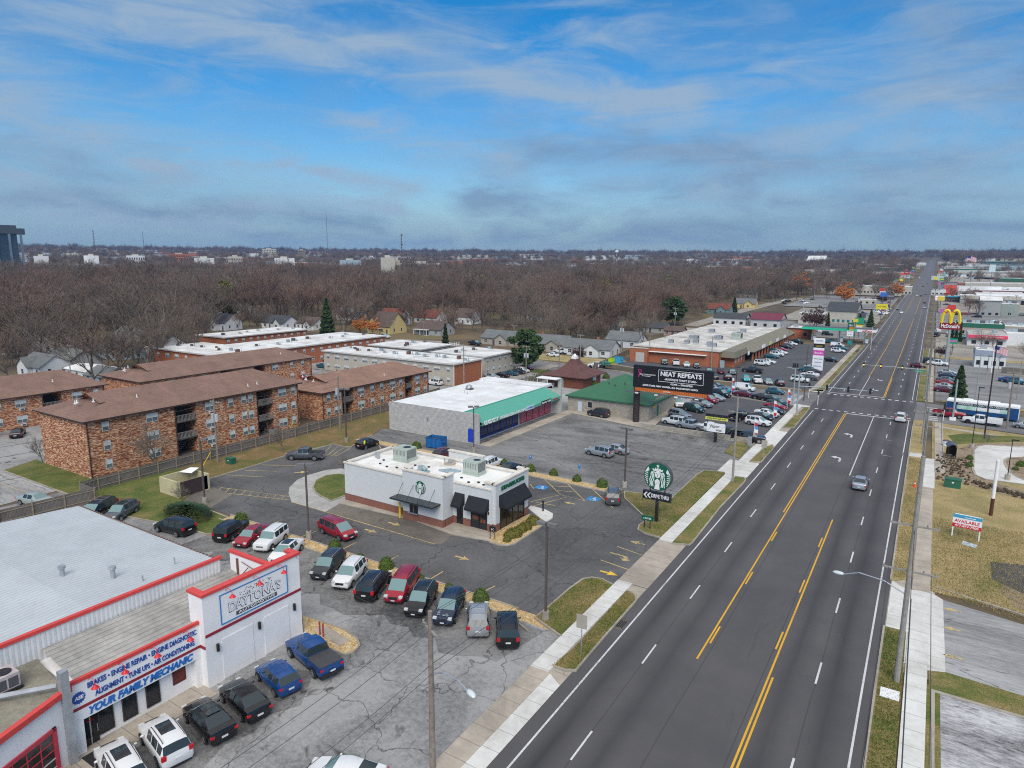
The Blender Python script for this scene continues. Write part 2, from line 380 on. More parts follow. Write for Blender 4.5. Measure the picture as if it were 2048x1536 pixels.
ye+=[(-7.3,-7.16,174.5,206),(-7.05,-6.91,174.5,206),(-12.6,-12.46,206,420),(-7.3,-7.16,206,420),(-12.6,-12.46,455,640),(-7.3,-7.16,455,640)]
marks('yellow_lane_lines',ye,M_yel)
def arrow(pts,m,px,py,sc_=1,rz=0,z=.013,name='road_arrow'):
    b=MB(); b.face([(p[0]*sc_,p[1]*sc_,0) for p in pts]); o=b.build(name,m,loc=(px,py,z),rz=rz); o['kind']='structure'; return o
ST=[(-.5,-.12),(.2,-.12),(.2,-.4),(1.0,0),(.2,.4),(.2,.12),(-.5,.12)]
def turn(o,m,x,y,s,rz,flip=1):
    b=MB(); 
    out=[(.0,-1.),(.28,-1.),(.28,-.2),(.15,.25),(-.2,.42),(-.45,.45),(-.45,.72),(-1.1,.3),(-.45,-.12),(-.45,.15),(-.2,.12),(-.02,-.02),(0,-.3)]
    b.face([(p[0]*s*flip,p[1]*s*1.6,0) for p in out]); q=b.build('road_arrow',m,loc=(x,y,.013),rz=rz); q['kind']='structure'
for y in (113.5,131): turn(None,M_white,-9.9,y,1.15,0)
for y in (184,201): turn(None,M_white,-9.9,y,1.1,math.pi)
# mid-lane old marking
marks('white_lane_lines',[(-4.4,-3.0,119.3,119.6),(-4.4,-3.3,130.6,130.8)],M_lotw,.012)
# side streets
sheet('road',[(-20.05,152.0),(-20.05,172.5),(-36,168.5),(-70,174),(-107,181),(-200,196),(-200,182),(-107,166),(-70,161),(-45,157.5),(-30,153.5)],.003,M_street)
sheet('road',[(-.65,152),(6,151.2),(20,149),(60,142),(120,131),(120,152),(60,161),(18,167),(6,171),(-.65,173)],.003,M_street)
b=MB()
for k in range(9): b.box(-25.6+k*.0,-23.2,154.0+k*1.5,154.6+k*1.5,.006,.010)
for k in range(8): b.box(1.2,3.4,153.2+k*1.9,153.8+k*1.9,.006,.010)
o=b.build('crosswalk_lines',M_white); o['kind']='structure'
# a second residential street running back on the left
# lots
sheet('parking_lot',rect(-95,-22.9,-20,44.7),.000,M_mech)
sheet('parking_lot',rect(-90,-22.9,46.2,79.6),.001,M_sb)
sheet('parking_lot',rect(-92,-22.9,80.6,120.2),.000,M_glass)
sheet('parking_lot',[(-93,120.2),(-63,120.2),(-63,119),(-43,119),(-43,157),(-93,164)],.001,M_pale)
sheet('parking_lot',[(-42.9,115.2),(-23,115.2),(-23,152),(-42.9,156.5)],.002,M_dealer)
sheet('parking_lot',[(-92,187),(-80,187),(-50,176),(-23,174.5),(-23,303),(-48,303),(-48,200),(-92,205)],.001,M_dealer)
sheet('parking_lot',rect(-150,-111,36,100),.001,M_mech)
sheet('parking_lot',rect(-150,-96,0,44),.000,M_pale)
sheet('parking_lot',rect(-150,-98,104,129.5),.001,M_mech)
sheet('parking_lot',rect(-101,-92,143,165),.002,M_pale)
sheet('parking_lot',rect(-160,-146,129,175),.001,M_pale)
# grass
GR=[]
def gp(name,px,m,z=.1,metric=False): 
    pts=px if metric else [g(*p) for p in px]
    return sheet(name,pts,z,m,z0=-.02)
gp('grass',[g(*p) for p in [(172,1006),(240,1032),(317,1045),(390,1062),(410,1068),(435,1069),(452,1062),(470,1041),(417,1020),(365,1000),(400,978),(410,961)]]+[(-91.7,53.5),(-91.7,42.2),(-91.3,39.8),(-87.2,39.7)],M_green,.1,True)
gp('grass',[g(*p) for p in [(410,961),(512,931),(572,912),(644,895),(667,889),(687,894),(702,895),(724,880),(745,871),(763,857)]]+[(-82.4,88.6),(-82.4,119),(-94.5,119),(-92.7,100),(-91.7,66),(-91.7,53.5)],M_leafy,.1,True)
gp('grass',[(-110.7,44),(-97.2,44),(-97.2,119),(-94.5,119),(-92.7,100),(-91.7,66),(-91.7,42.2),(-91.3,39.8)]+[g(150,995),g(6,942),g(72,920)],M_green,.1,True)
gp('grass',[(626,975),(632,962),(652,952),(676,949),(691,951),(691,991),(662,1003),(645,995),(630,985)],M_green,.14)
gp('grass',[(1070,1236),(1096,1216),(1140,1178),(1166,1160),(1184,1157),(1205,1161),(1225,1172),(1123,1274)],M_grass,.12)
gp('grass',[(1254,1183),(1264,1187),(1270,1194),(1271,1203),(1210,1272),(1151,1342),(1131,1341),(1104,1333),(1120,1322),(1144,1302)],M_grass,.12)
gp('grass',[(1249,984),(1249,997),(1295,1040),(1278,1052),(1276,1060),(1290,1068),(1321,1077),(1381,1016),(1450,947),(1436,944),(1409,942),(1394,950),(1341,1000),(1274,987)],M_grass,.12)
gp('grass',[(1466,954),(1488,957),(1490,961),(1486,967),(1440,1015),(1384,1085),(1379,1090),(1344,1087),(1400,1027)],M_grass,.12)
gp('grass',[(1449,905),(1474,880),(1499,893),(1479,918)],M_grass,.12)
gp('grass',[(1530,895),(1545,890),(1546,897),(1522,924),(1501,923)],M_grass,.12)
gp('grass',[(1620,815),(1588,855),(1567,855),(1583,838),(1610,815)],M_grass,.12)
gp('grass',[(-23,174),(-20.2,174),(-20.2,196),(-21.5,196),(-21.5,178)],M_grass,.12,True)
for (a,b_) in ((205,226),(233,262),(272,300)): gp('grass',rect(-21.5,-20.2,a,b_),M_grass,.1,True)
gp('grass',[(605,1232),(640,1245),(690,1262),(714,1280),(718,1293),(706,1305),(690,1309),(655,1298),(610,1275)],M_gravel,.12)
sheet('path',[g(*p) for p in [(625,1262),(650,1253),(700,1283),(680,1296)]],.135,M_conc2)
gp('grass',[(-.6,30),(.95,30),(.95,60.5),(-.6,60.5)],M_grass,.1,True)
gp('grass',[(2.45,30),(3.3,30),(3.3,54),(2.45,53)],M_grass,.09,True)
gp('grass',[(-.6,70.3),(1.2,72),(1.2,151.5),(-.6,151.5)],M_straw,.1,True)
gp('grass',[(2.5,70),(70,66),(70,136),(20,147.5),(6,150.5),(2.5,151.5)],M_straw,.08,True)
gp('grass',[(1857,1343),(1893,1347),(2048,1395),(2200,1450),(2200,1495),(2048,1437),(1865,1384),(1857,1384)],M_grass,.1)
gp('grass',[(1895,872),(1930,868),(1985,872),(2060,875),(2060,884),(1960,886),(1912,890)],M_green,.11)
sheet('path',[g(*p) for p in [(1868,912),(1900,905),(1940,890),(2060,886),(2060,897),(1955,894),(1947,901),(1946,942),(1972,961),(2060,987),(2060,1003),(1985,985),(1905,960),(1870,960)]],.105,M_mulch)
gp('grass',rect(-.6,1.0,174,420),M_grass,.06,True)
gp('grass',rect(-21.6,-20.2,174,176),M_green,.12,True)
gp('grass',[(-95,183),(-80,181.5),(-80,196),(-130,196),(-130,185)],M_straw,.05,True)
gp('grass',[(-96,166),(-80,163.5),(-80,157),(-96,160)],M_green,.08,True)
# sidewalks
def walk(name,pts,m,z=.125): return sheet(name,pts,z,m,z0=-.02)
walk('sidewalk',rect(-22.95,-21.45,39.5,56),M_conc); walk('sidewalk',rect(-22.95,-21.45,67.5,95.5),M_conc)
walk('sidewalk',rect(-23.0,-21.5,103.5,113.5),M_conc); walk('sidewalk',rect(-23.0,-21.5,127,152.5),M_conc)
walk('sidewalk',rect(-23.1,-21.5,174,420),M_conc2,.11)
walk('sidewalk',rect(-22.95,-21.3,5,39.5),M_conc2,.06)
sheet('sidewalk',[(-21.3,5),(-20.0,5),(-20.0,38.6),(-21.3,39.5)],.02,M_conc)
for (a,b_) in ((56,67.5),(95.5,103.5),(113.5,127)):
    sheet('sidewalk',rect(-24.4 if a>90 and a<100 else -23,-19.95,a,b_),.018,M_conc2 if a<70 else M_conc)
sheet('sidewalk',[(-23.2,152.2),(-20.05,152.2),(-20.05,154),(-23.2,155)],.05,M_conc)
sheet('sidewalk',[(-23.2,172.8),(-20.05,172.8),(-20.05,174.1),(-23.2,176)],.05,M_conc)
walk('sidewalk',[(1.0,30),(2.4,30),(2.5,60.5),(1.1,60.5)],M_conc); walk('sidewalk',[(1.15,69.5),(2.6,69.5),(2.75,104.5),(1.35,104.5)],M_conc2)
walk('sidewalk',[(1.35,104.5),(2.9,104.5),(2.95,121),(1.35,121)],M_conc); walk('sidewalk',[(2.9,113),(4.2,113),(4.2,151),(2.9,151)],M_conc2)
walk('sidewalk',[(-.6,121),(1.3,121),(1.3,123.5),(-.6,123.5)],M_conc)
walk('sidewalk',rect(1.0,2.6,174,420),M_conc2,.1)
walk('sidewalk',[(4.2,146.4),(20,142),(60,134.5),(60,136),(20,143.5),(4.2,147.8)],M_conc2,.1)
sheet('sidewalk',[g(*p) for p in [(1784,1160),(1800,1172),(1813,1178),(1828,1181),(1838,1167),(1863,1170),(1866,1188),(1886,1200),(1891,1347),(1857,1342),(1813,1327),(1790,1329),(1775,1336),(1756,1360)]],.03,M_conc)
sheet('parking_lot',[g(*p) for p in [(1886,1200),(2048,1250),(2200,1297),(2200,1450),(2048,1395),(1891,1347)]],.02,M_pale)
sheet('parking_lot',[g(*p) for p in [(1865,1384),(2048,1440),(2300,1530),(2300,1700),(1865,1640)]],.085,M_patchy)
sheet('parking_lot',[g(*p) for p in [(1980,1125),(2100,1137),(2100,1205),(2048,1190),(1984,1160)]],.09,M_dealer)
sheet('path',[g(*p) for p in [(2010,1165),(2060,1192),(2060,1225),(2035,1218),(2000,1185)]],.088,M_mulch)
sheet('driveway',[g(*p) for p in [(1947,901),(1955,894),(1972,891),(2120,897),(2150,990),(2048,971),(1972,961),(1951,952),(1946,942)]],.14,M_conc)
sheet('path',[g(*p) for p in [(2018,917),(2010,921),(2009,926),(2013,936),(2023,949),(2048,962),(2100,972),(2110,925),(2048,915)]],.17,M_mulch)
# cafe apron, drive-through ring, walks
sheet('driveway',[g(*p) for p in [(577,987),(579,975),(594,960),(617,950),(652,940),(691,936),(691,1003),(678,1008),(650,1024),(583,1004)]],.012,membrane('aged_concrete',(.47,.46,.43),(.30,.29,.27),.9,(2.5,2.5)))
sheet('driveway',[g(*p) for p in [(650,1024),(678,1008),(824,1041),(904,1071),(882,1089),(869,1088)]],.012,M_apron)
walk('sidewalk',[g(*p) for p in [(676,1007),(691,1000),(803,1030),(905,1045),(985,1064),(988,1085),(975,1082),(904,1070),(824,1040)]],M_conc2,.1)
sheet('garden_bed',[g(*p) for p in [(978,1084),(990,1064),(1058,1030),(1090,1046),(1078,1057),(1030,1088),(1015,1092),(995,1090)]],.13,M_gravel,z0=-.02)
walk('sidewalk',[g(*p) for p in [(1056,1018),(1062,1013),(1089,1020),(1106,1029),(1105,1037),(1092,1046),(1078,1036)]],M_conc,.14)
walk('sidewalk',rect(-62.1,-59.9,88.6,118.5),M_conc2,.12)
sheet('driveway',[g(*p) for p in [(1120,826),(1146,817),(1180,821),(1294,846),(1319,829),(1345,812),(1350,815),(1300,860),(1140,826)]],.05,M_conc2)
sheet('driveway',[g(*p) for p in [(322,993),(350,1007),(410,1022),(465,990),(420,972),(410,965)]],.02,M_apron)
# gravel medians
sheet('garden_bed',rect(-68.5,-28.3,44.75,46.1),.12,M_gravel,z0=-.02)
sheet('garden_bed',[(-82,79.6),(-81,81.1),(-35,80.3),(-33.2,79.4),(-33.2,78.7),(-36,78.9)],.12,M_gravel,z0=-.02)
# kerbs
kb=MB()
def kp(px,w=.16,h=.15,metric=False,closed=False): strip(kb,[g(*p) for p in px] if not metric else px,w,-.02,h,closed)
kp([(-69,44.65),(-28,44.65),(-25.6,43.5)],metric=True); kp([(-69,46.2),(-28.2,46.2)],metric=True)
kp([(172,1006),(240,1032),(317,1046),(390,1063),(410,1069),(436,1070),(452,1063),(470,1042),(417,1021),(410,1018)])
kp([(1123,1275),(1070,1237),(1096,1216),(1140,1178),(1166,1159.5),(1184,1156.5),(1205,1160),(1225,1171)])
kp([(410,961),(512,931),(572,912),(644,895),(667,889),(687,894),(702,895),(724,880),(745,871)])
kp([(1249,984),(1249,997),(1295,1040),(1278,1052),(1276,1060),(1290,1068),(1321,1077)]); kp([(1249,984),(1274,987),(1341,1000),(1394,950),(1409,942),(1436,944),(1450,946)])
kp([(626,975),(632,962),(652,952),(676,949),(691,951)]); kp([(691,992),(662,1003),(645,995),(630,985),(626,975)])
kp([(978,1084),(995,1090),(1015,1092),(1030,1088),(1078,1057),(1090,1047)])
kp([(-82,79.5),(-36,78.8),(-33.2,78.6)],metric=True); kp([(-81,81.2),(-35,80.4),(-33.2,79.5)],metric=True)
kp([(610,1275),(655,1299),(690,1310),(707,1306),(719,1293),(714,1280),(690,1262),(640,1245)])
kp([(1254,1183),(1264,1186),(1270.5,1193),(1272,1203),(1210,1273),(1151,1343),(1131,1342),(1104,1333)])
kp([(1466,953),(1488,956),(1491,961),(1487,967),(1440,1016),(1385,1086),(1379,1091),(1344,1088)])
kp([(1545,890),(1547,897),(1522,925),(1501,924)]); kp([(1620,816),(1588,856),(1567,856)])
kp([(-.66,30),(-.66,60.5)],metric=True); kp([(-.66,70.5),(-.66,151)],metric=True); kp([(-.66,174),(-.66,420)],metric=True)
kp([(-20.05,174),(-20.05,420)],metric=True,w=.2)
kp([(1863,1640),(1864,1500),(1865,1384),(2048,1438),(2200,1492)],w=.25); kp([(2.9,71),(16,67.3),(24,65)],metric=True,w=.2)
kp([(-111,36),(-97,36.5),(-95.4,37.2)],metric=True); kp([(6,942),(150,995)])
kp([(1946,942),(1951,952),(1972,961),(2048,971)],w=.3,h=.2);kp([(1947,901),(1955,894),(1972,891),(2048,896)],w=.3,h=.2);kp([(1946,942),(1947,901)],w=.3,h=.2)
kp([(2018,917),(2010,921),(2009,926),(2013,936),(2023,949),(2048,962)],w=.3,h=.2)
kp([(-45.5,157.2),(-30,153.6),(-24,152.6)],metric=True,w=.25)
kp([(-92,186.9),(-80,186.5),(-50,175.7),(-25,173.9)],metric=True,w=.6,h=.1); kp([(-23.3,120.3),(-23.3,113.5)],metric=True)
kp([(-107,181.2),(-80,176.5),(-70,174.2)],metric=True,w=.3)
o=kb.build('kerb',M_kerb); o['kind']='structure'
# lot paint
pb=MB()
def st(a,b_,w=.11,z=.016,px=True,m=pb):
    A=Vector(g(*a) if px else a);B=Vector(g(*b_) if px else b_); d=(B-A).normalized(); n=Vector((-d.y,d.x))*w/2
    m.face([(A.x+n.x,A.y+n.y,z),(A.x-n.x,A.y-n.y,z),(B.x-n.x,B.y-n.y,z),(B.x+n.x,B.y+n.y,z)])
for a,b_ in [((513,1066),(562,1040)),((594,1077),(634,1062)),((681,1101),(712,1085)),((772,1125),(797,1111)),((855,1162),(886,1143)),((945,1195),(990,1172)),
  ((560,920),(629,921)),((524,930),(597,931.5)),((490,941),(561,943)),((455,950),(526,954)),
  ((645,909),(663,891)),((655,911),(675,894)),((663,912),(687,896)),((674,911),(700,897)),((645,909),(674,911.5)),((757,890),(766,903)),
  ((583,1004),(870,1088.5)),((430,984),(577,1000)),((440,975),(578,993))]: st(a,b_,.13)
for k in range(9):
    xx=434+k*16; st((xx,983.5+k*1.8),(xx+8,976.5+k*1.8),.1)
for a,b_ in [((1085,955),(1122,990)),((1132,965),(1170,1002)),((1096,964),(1130,965)),((1104,972),(1140,974)),((1112,981),(1150,984)),((1122,990),(1170,1002)),((1182,976),(1226,1016)),((1060,968),(1068,978)),
  ((1060,1004),(1120,990)),((1060,1014),(1138,993)),((1072,1005),(1110,1011)),((1234,1093),(1286,1111)),((1201,1120),(1258,1140))]: st(a,b_,.13)
o=pb.build('lot_lines',M_palelow); o['kind']='structure'
pb=MB()
for k in range(13):
    x=-62.7+k*3.0
    st((x,39.65),(x-2.2,44.2),.12,px=False)
st((750,1473),(852,1525),.12)
for k in range(8): st((3.6+k*.0,56-0-k*2.75),(9.5,54-k*2.75),.1,.093,px=False)
o=pb.build('lot_lines',mat('mustard_paint',(.52,.36,.10),.8,0,.35,4)); o['kind']='structure'
pb=MB()
for k in range(11): st((-56+k*3.0,109.6),(-56+k*3.0,114.6),.13,px=False)
for k in range(9): st((-59.2,91+k*3.0),(-54.5,91+k*3.0),.11,px=False)
for k in range(7): st((-40.5+2.9*k,176.5),(-40+2.9*k,181),.12,px=False)
for k in range(20): st((-42,190+k*3.),(-37.5,190+k*3.),.12,px=False)
for k in range(14): st((-28,184+k*3.),(-23.5,184+k*3.),.12,px=False)
st((1167,963),(1244,912),.12)
for k in range(8): st((-34,122.5+k*2.9),(-29.5,122.5+k*2.9),.1,px=False)
o=pb.build('lot_lines',M_lotw); o['kind']='structure'
pb=MB()
for k in range(6):
    x,y=g(33+k*18,912-k*1) ; 
for a,b_ in [((25,913),(57,926)),((62,873),(78,881)),((5,877),(42,891)),((27,1017),(44,1025))]: st(a,b_,.13)
o=pb.build('lot_lines',mat('orange_yellow_paint',(.62,.40,.07),.8,0,.3,4)); o['kind']='structure'
for (a,rz) in [((738,1061),0),((920,1115),0),((785,1047),0)]:
    x,y=g(*a); arrow(ST,M_palelow,x,y,1.25,rz,.018)
for a,rz,s in [((1143,1007),math.pi,1.),((1280,1087),math.pi,1.1),((1212,1145),0,1.15),((598,945),.9,1.2)]:
    x,y=g(*a); arrow(ST,M_palelow if a[1]<1100 else mat('gold_paint',(.7,.45,.06),.8,0,.25,4),x,y,s*1.1,rz,.02)
x,y=g(1246,1113); turn(None,M_palelow,x,y,.95,-math.pi/2,-1)
for p in [(1910,1222),(1910,1260),(1912,1316)]:
    x,y=g(*p); arrow(ST,M_palelow,x,y,.9,math.pi,.03)
# accessible bay badges
Mb=mat('blue_sign_paint',(.03,.22,.5),.6,0,.15,3)
for p in [(1083,975),(1187,998)]:
    x,y=g(*p); b=MB(); b.prism([(-.8,-.75),(.8,-.75),(.8,.75),(-.8,.75)],0,.002,0)
    b.add([(-.1,.35,.004),(.12,.35,.004),(.12,.58,.004),(-.1,.58,.004)],[(0,1,2,3)],1)
    ring=[(.38*math.cos(t)-.02,.38*math.sin(t)-.2) for t in [i*math.pi/8-2.6 for i in range(13)]]; strip(b,ring,.09,.003,.005,mi=1)
    b.add([(-.06,-.1,.004),(.06,-.1,.004),(.06,.32,.004),(-.06,.32,.004)],[(0,1,2,3)],1); b.add([(.0,-.1,.004),(.38,-.1,.004),(.5,-.45,.004),(.4,-.5,.004),(.3,-.2,.004),(0,-.2,.004)],[(0,5,4,3,2,1)][::1],1)
    o=b.build('accessible_bay_marking',[Mb,M_white],loc=(x,y,.02)); o['kind']='structure'
# kerbside drain
b=MB(); b.box(-20.3,-19.2,47.8,49.9,-.02,.02); 
for k in range(5): b.box(-20.0+k*.16,-19.9+k*.16,48.2,49.4,.02,.026,1)
o=b.build('storm_drain',[M_apron,mat('black_iron',(.01,.01,.01),.6)]); o['kind']='structure'

# paved ground of the shops right and left of the far avenue
def slope_sheet(name,x0,x1,y0,y1,m,dz):
    b=MB(); ny=max(1,int((y1-y0)/35)); nx=max(1,int((x1-x0)/45))
    for j in range(ny):
        for i in range(nx):
            xa,xb=x0+(x1-x0)*i/nx,x0+(x1-x0)*(i+1)/nx; ya,yb=y0+(y1-y0)*j/ny,y0+(y1-y0)*(j+1)/ny
            b.face([(p[0],p[1],T(*p)+dz+max(0,math.hypot(*p)-280)*.0014) for p in ((xa,ya),(xb,ya),(xb,yb),(xa,yb))])
    o=b.build(name,m); o['kind']='structure'
M_far=asphalt('far_lot_asphalt',(.15,.15,.15),(.36,.355,.34),.4,.6,.08,stretch=(.4,1.4,1),seed=12)
M_far2=asphalt('far_pale_ground',(.24,.21,.17),(.45,.42,.36),0,.5,.1,seed=14)
slope_sheet('parking_lot',3,70,176,262,M_far,.01); slope_sheet('parking_lot',3,120,268,345,M_far2,.03); slope_sheet('parking_lot',3,150,352,470,M_far,.03); slope_sheet('parking_lot',4,260,480,640,M_far2,.04); slope_sheet('parking_lot',4,420,660,980,M_far,.05); slope_sheet('parking_lot',5,600,1000,1500,M_far2,.08)
slope_sheet('parking_lot',-75,-22,306,372,M_far,.03); slope_sheet('parking_lot',-70,-22,380,470,M_far2,.03); slope_sheet('parking_lot',-85,-22,480,620,M_far,.04); slope_sheet('parking_lot',-80,-22,640,900,M_far2,.05)
gp('grass',rect(3,70,262,268),M_straw,.06,True); sheet('path',[(4,176),(40,171),(41,173),(4,178.5)],.03,M_straw)
slope_sheet('road',-140,-75,300,312,M_far2,.05)
# back streets in the neighbourhood
def street(pxs,w=7):
    P=[gt(*p) for p in pxs]; b=MB(); A=offs(P,w/2);B=offs(P,-w/2)
    for i in range(len(P)-1): b.face([(q[0],q[1],T(*q)+.06) for q in (A[i],B[i],B[i+1],A[i+1])][::-1] if True else [])
    o=b.build('road',M_far2); o['kind']='structure'
street([(-60,712),(60,706),(160,700),(260,697)]); street([(1380,652),(1460,628),(1540,608),(1600,596)],8); street([(700,690),(800,680),(880,684),(960,700)],5)
sheet('road',[(-96,141.5),(-92,141.5),(-93,176),(-97,176)],.012,M_far2)

sheet('sidewalk',rect(-22.96,-19.96,38,70),-.02,M_conc2); sheet('garden_bed',rect(-29.2,-22.9,44.7,46.6),-.015,M_gravel); sheet('sidewalk',rect(-.62,3.0,54,72),-.02,M_conc2); sheet('sidewalk',rect(-22.96,-19.96,93,152),-.02,M_conc2)

rq=random.Random(9); M_oil=asphalt('oil_stained_asphalt',(.055,.055,.057),(.33,.325,.315),.8,.9,.13,seed=2,thr=.5)
sheet('parking_lot',[(-66+1.5*k,38.2+rq.uniform(-1.3,1.0)) for k in range(28)]+[(-24.5,44.3),(-29,44.65),(-66,44.65)],.004,M_oil)
sheet('parking_lot',[(-39.6+rq.uniform(-.2,.2),8+1.5*k) for k in range(14)]+[(-38,29.5),(-36.3,30.2),(-35,28.5)]+[(-34.4+rq.uniform(-.8,.5),27-1.7*k) for k in range(11)],.004,M_oil)
sheet('parking_lot',[(-59,108.8+0*k) for k in (0,)]+[(-56+3*k,109.3+rq.uniform(-1.2,.9)) for k in range(11)]+[(-24,114.9),(-59,114.9)],.004,M_oil)
# ======================= NEAR BUILDINGS
K=dict
m_wht=mat('white_painted_wall',(.84,.83,.82),.7,0,.05,.8); m_wht2=mat('white_wall',(.84,.84,.84),.75,0,.05,.5)
m_red=mat('coral_red_metal',(.66,.065,.055),.5,0,.08,2); m_dred=mat('dark_red_stripe',(.30,.02,.035),.6,0,.08,2)
m_blue=mat('sign_blue',(.02,.08,.36),.6,0,.0); m_lblue=mat('frame_blue',(.03,.22,.50),.5,0,.05,2); m_redt=mat('sign_red',(.62,.02,.03),.5,0,0)
m_blk=mat('black_metal',(.018,.018,.02),.45,0,.1,3); m_glass=mat('dark_window_glass',(.02,.024,.028),.08,0,.3,.8); m_glass2=mat('pale_window_glass',(.58,.63,.62),.2,0,.25,1.2)
m_frame=mat('white_window_frame',(.62,.62,.60),.6,0,.05); m_grey=mat('grey_charcoal_panel',(.09,.09,.10),.6,0,.1,2)
m_galv=mat('galvanised_steel',(.42,.44,.46),.45,.5,.15,2); m_acg=mat('pale_green_metal',(.42,.48,.42),.5,.1,.1,1.5); m_acb=mat('blue_grey_metal',(.33,.42,.45),.5,.1,.15,2)
m_roofw=membrane('white_membrane_roof',(.84,.85,.84),(.48,.46,.42),.85,(4,0),.04,.3); m_roofcafe=membrane('cream_membrane_roof',(.84,.84,.81),(.58,.54,.48),.6)
m_rib1=ribbed('grey_ribbed_roof',(.55,.59,.605),0,.42,.3,.5,.14); m_rib2=ribbed('weathered_ribbed_roof',(.36,.35,.32),0,.42,.5,.7,.45); m_rib3=ribbed('white_ribbed_siding',(.78,.79,.79),3,.3,.25,.6,.12)
m_plank=asphalt('patched_flat_roof',(.16,.15,.12),(.38,.35,.27),.3,.5,.35,seed=9); m_cap=membrane('cream_parapet_cap',(.74,.70,.62),(.56,.50,.42),.7)
m_shadowr=mat('shop_dark_interior',(.03,.028,.027),.8,0,.2,2)
m_pink=mat('weathered_ac_cabinet',(.50,.44,.44),.6,0,.2,2)
def lamp_gooseneck(parent,x,y,z):
    b=MB(); b.tube([(x,y,z),(x+.35,y,z+.28),(x+.75,y,z+.2),(x+.8,y,z-.1)],.02,6); a=b.build('lamp_arm',m_redt,parent)
    b=MB(); b.cyl(x+.8,y,z-.28,z-.08,.24,.07,12); b.ell((x+.8,y,z-.26),(.15,.15,.1),8,5); b.build('lamp_shade',m_redt,parent)
def window(parent,x,y,z,w,h,face='E',fr=m_frame,gl=m_glass,nx=1,ny=2,name='window',d=.05,curt=None):
    # x,y,z = centre bottom; face E(+x) or S(-y) or N or W
    b=MB(); t=.06
    def bx(u0,u1,z0,z1,d0,d1,mi):
        if face=='E': b.box(x+d0,x+d1,y+u0,y+u1,z0,z1,mi)
        elif face=='W': b.box(x-d1,x-d0,y+u0,y+u1,z0,z1,mi)
        elif face=='S': b.box(x+u0,x+u1,y-d1,y-d0,z0,z1,mi)
        else: b.box(x+u0,x+u1,y+d0,y+d1,z0,z1,mi)
    bx(-w/2,w/2,z,z+h,0,d*.5,1)
    if curt: bx(-w/2+t,w/2-t,z+h*(1-curt),z+h-t,d*.5,d*.55,2)
    bx(-w/2,w/2,z,z+t,d*.5,d,0);bx(-w/2,w/2,z+h-t,z+h,d*.5,d,0);bx(-w/2,-w/2+t,z+t,z+h-t,d*.5,d,0);bx(w/2-t,w/2,z+t,z+h-t,d*.5,d,0)
    for i in range(1,nx): u=-w/2+w*i/nx; bx(u-t/2,u+t/2,z+t,z+h-t,d*.5,d*.9,0)
    for j in range(1,ny): q=z+h*j/ny; bx(-w/2+t,w/2-t,q-t/2,q+t/2,d*.5,d*.8,0)
    return b.build(name,[fr,gl,m_glass2],parent)
def acunit(parent,x,y,z,sx,sy,sz,m=m_acg,fan=True,name='rooftop_unit',base=.25):
    b=MB(); b.box(x-sx/2,x+sx/2,y-sy/2,y+sy/2,z+base,z+base+sz); b.box(x-sx/2-.06,x+sx/2+.06,y-sy/2-.06,y+sy/2+.06,z,z+base)
    n=int(sy/.12)
    for k in range(n): yy=y-sy/2+.1+k*(sy-.2)/n; b.box(x+sx/2,x+sx/2+.015,yy,yy+.05,z+base+sz*.15,z+base+sz*.9,1)
    n=int(sx/.25)
    for k in range(n): xx=x-sx/2+.1+k*(sx-.2)/n; b.box(xx,xx+.05,y-sy/2-.015,y-sy/2,z+base+sz*.4,z+base+sz*.85,1)
    o=b.build(name,[m,m_grey],parent)
    if fan:
        b=MB(); b.cyl(x+sx*.18,y,z+base+sz,z+base+sz+.06,min(sx,sy)*.3,n=14); b.cyl(x+sx*.18,y,z+base+sz+.06,z+base+sz+.065,min(sx,sy)*.27,n=14,mi=1); b.build('fan',[m,m_blk],o)
    return o
# ---- mechanic's shop
R=thing('repair_shop','white car repair shop with red trim, grey ribbed roofs and a tall signboard front','repair shop',(-46,22,0))
R.location=(0,0,0)
b=MB()
b.box(-46.5,-42.1,16.6,30.6,0,4.6); b.box(-42.1,-41.4,24.8,30.6,0,4.55); b.box(-42.1,-41.6,16.3,24.75,2.35,4.85); b.box(-42.1,-41.6,16.3,16.9,0,2.35); b.box(-42.1,-41.6,24.3,24.75,0,2.35)
b.box(-41.4,-41.0,24.75,33.2,0,7.0); b.box(-42.6,-41.4,24.75,25.1,0,7.0); b.box(-42.2,-41.4,32.85,33.2,0,7.0)
b.box(-46.2,-41.4,30.6,30.8,4.5,6.9); b.build('wall',m_wht,R)
b=MB(); b.box(-69.6,-46.55,5,30.0,0,6.0); b.box(-46.55,-46.4,5,29.8,0,6.55); b.build('rear_hall_wall',m_rib3,R)
b=MB(); b.add([(-69.9,20,6.75),(-46.55,20,6.75),(-46.55,30.2,6.1),(-69.9,30.2,6.1),(-69.9,5,5.9),(-46.55,5,5.9)],[(0,1,2,3),(4,5,1,0)]); rf=b.build('roof',m_rib1,R)
b=MB()
b.box(-70,-69.8,5,30.2,5.95,6.15); 
for k in range(52): b.box(-69.6+k*.44,-69.45+k*.44,30.15,30.32,6.06,6.18)
b.build('eave_trim',m_redt if 0 else mat('rusty_eave_trim',(.20,.12,.09),.7,0,.2,3),R)
b=MB(); b.box(-46.62,-46.3,5,29.95,6.55,6.78); b.box(-41.75,-41.5,16.2,24.75,4.85,5.08); b.box(-46.3,-41.47,30.52,30.88,6.9,7.1)
b.box(-41.46,-40.9,24.66,33.29,7.0,7.2); b.box(-42.68,-41.46,24.66,25.18,7.0,7.2); b.box(-42.28,-41.46,32.77,33.29,7.0,7.2); b.build('parapet_cap',m_red,R)
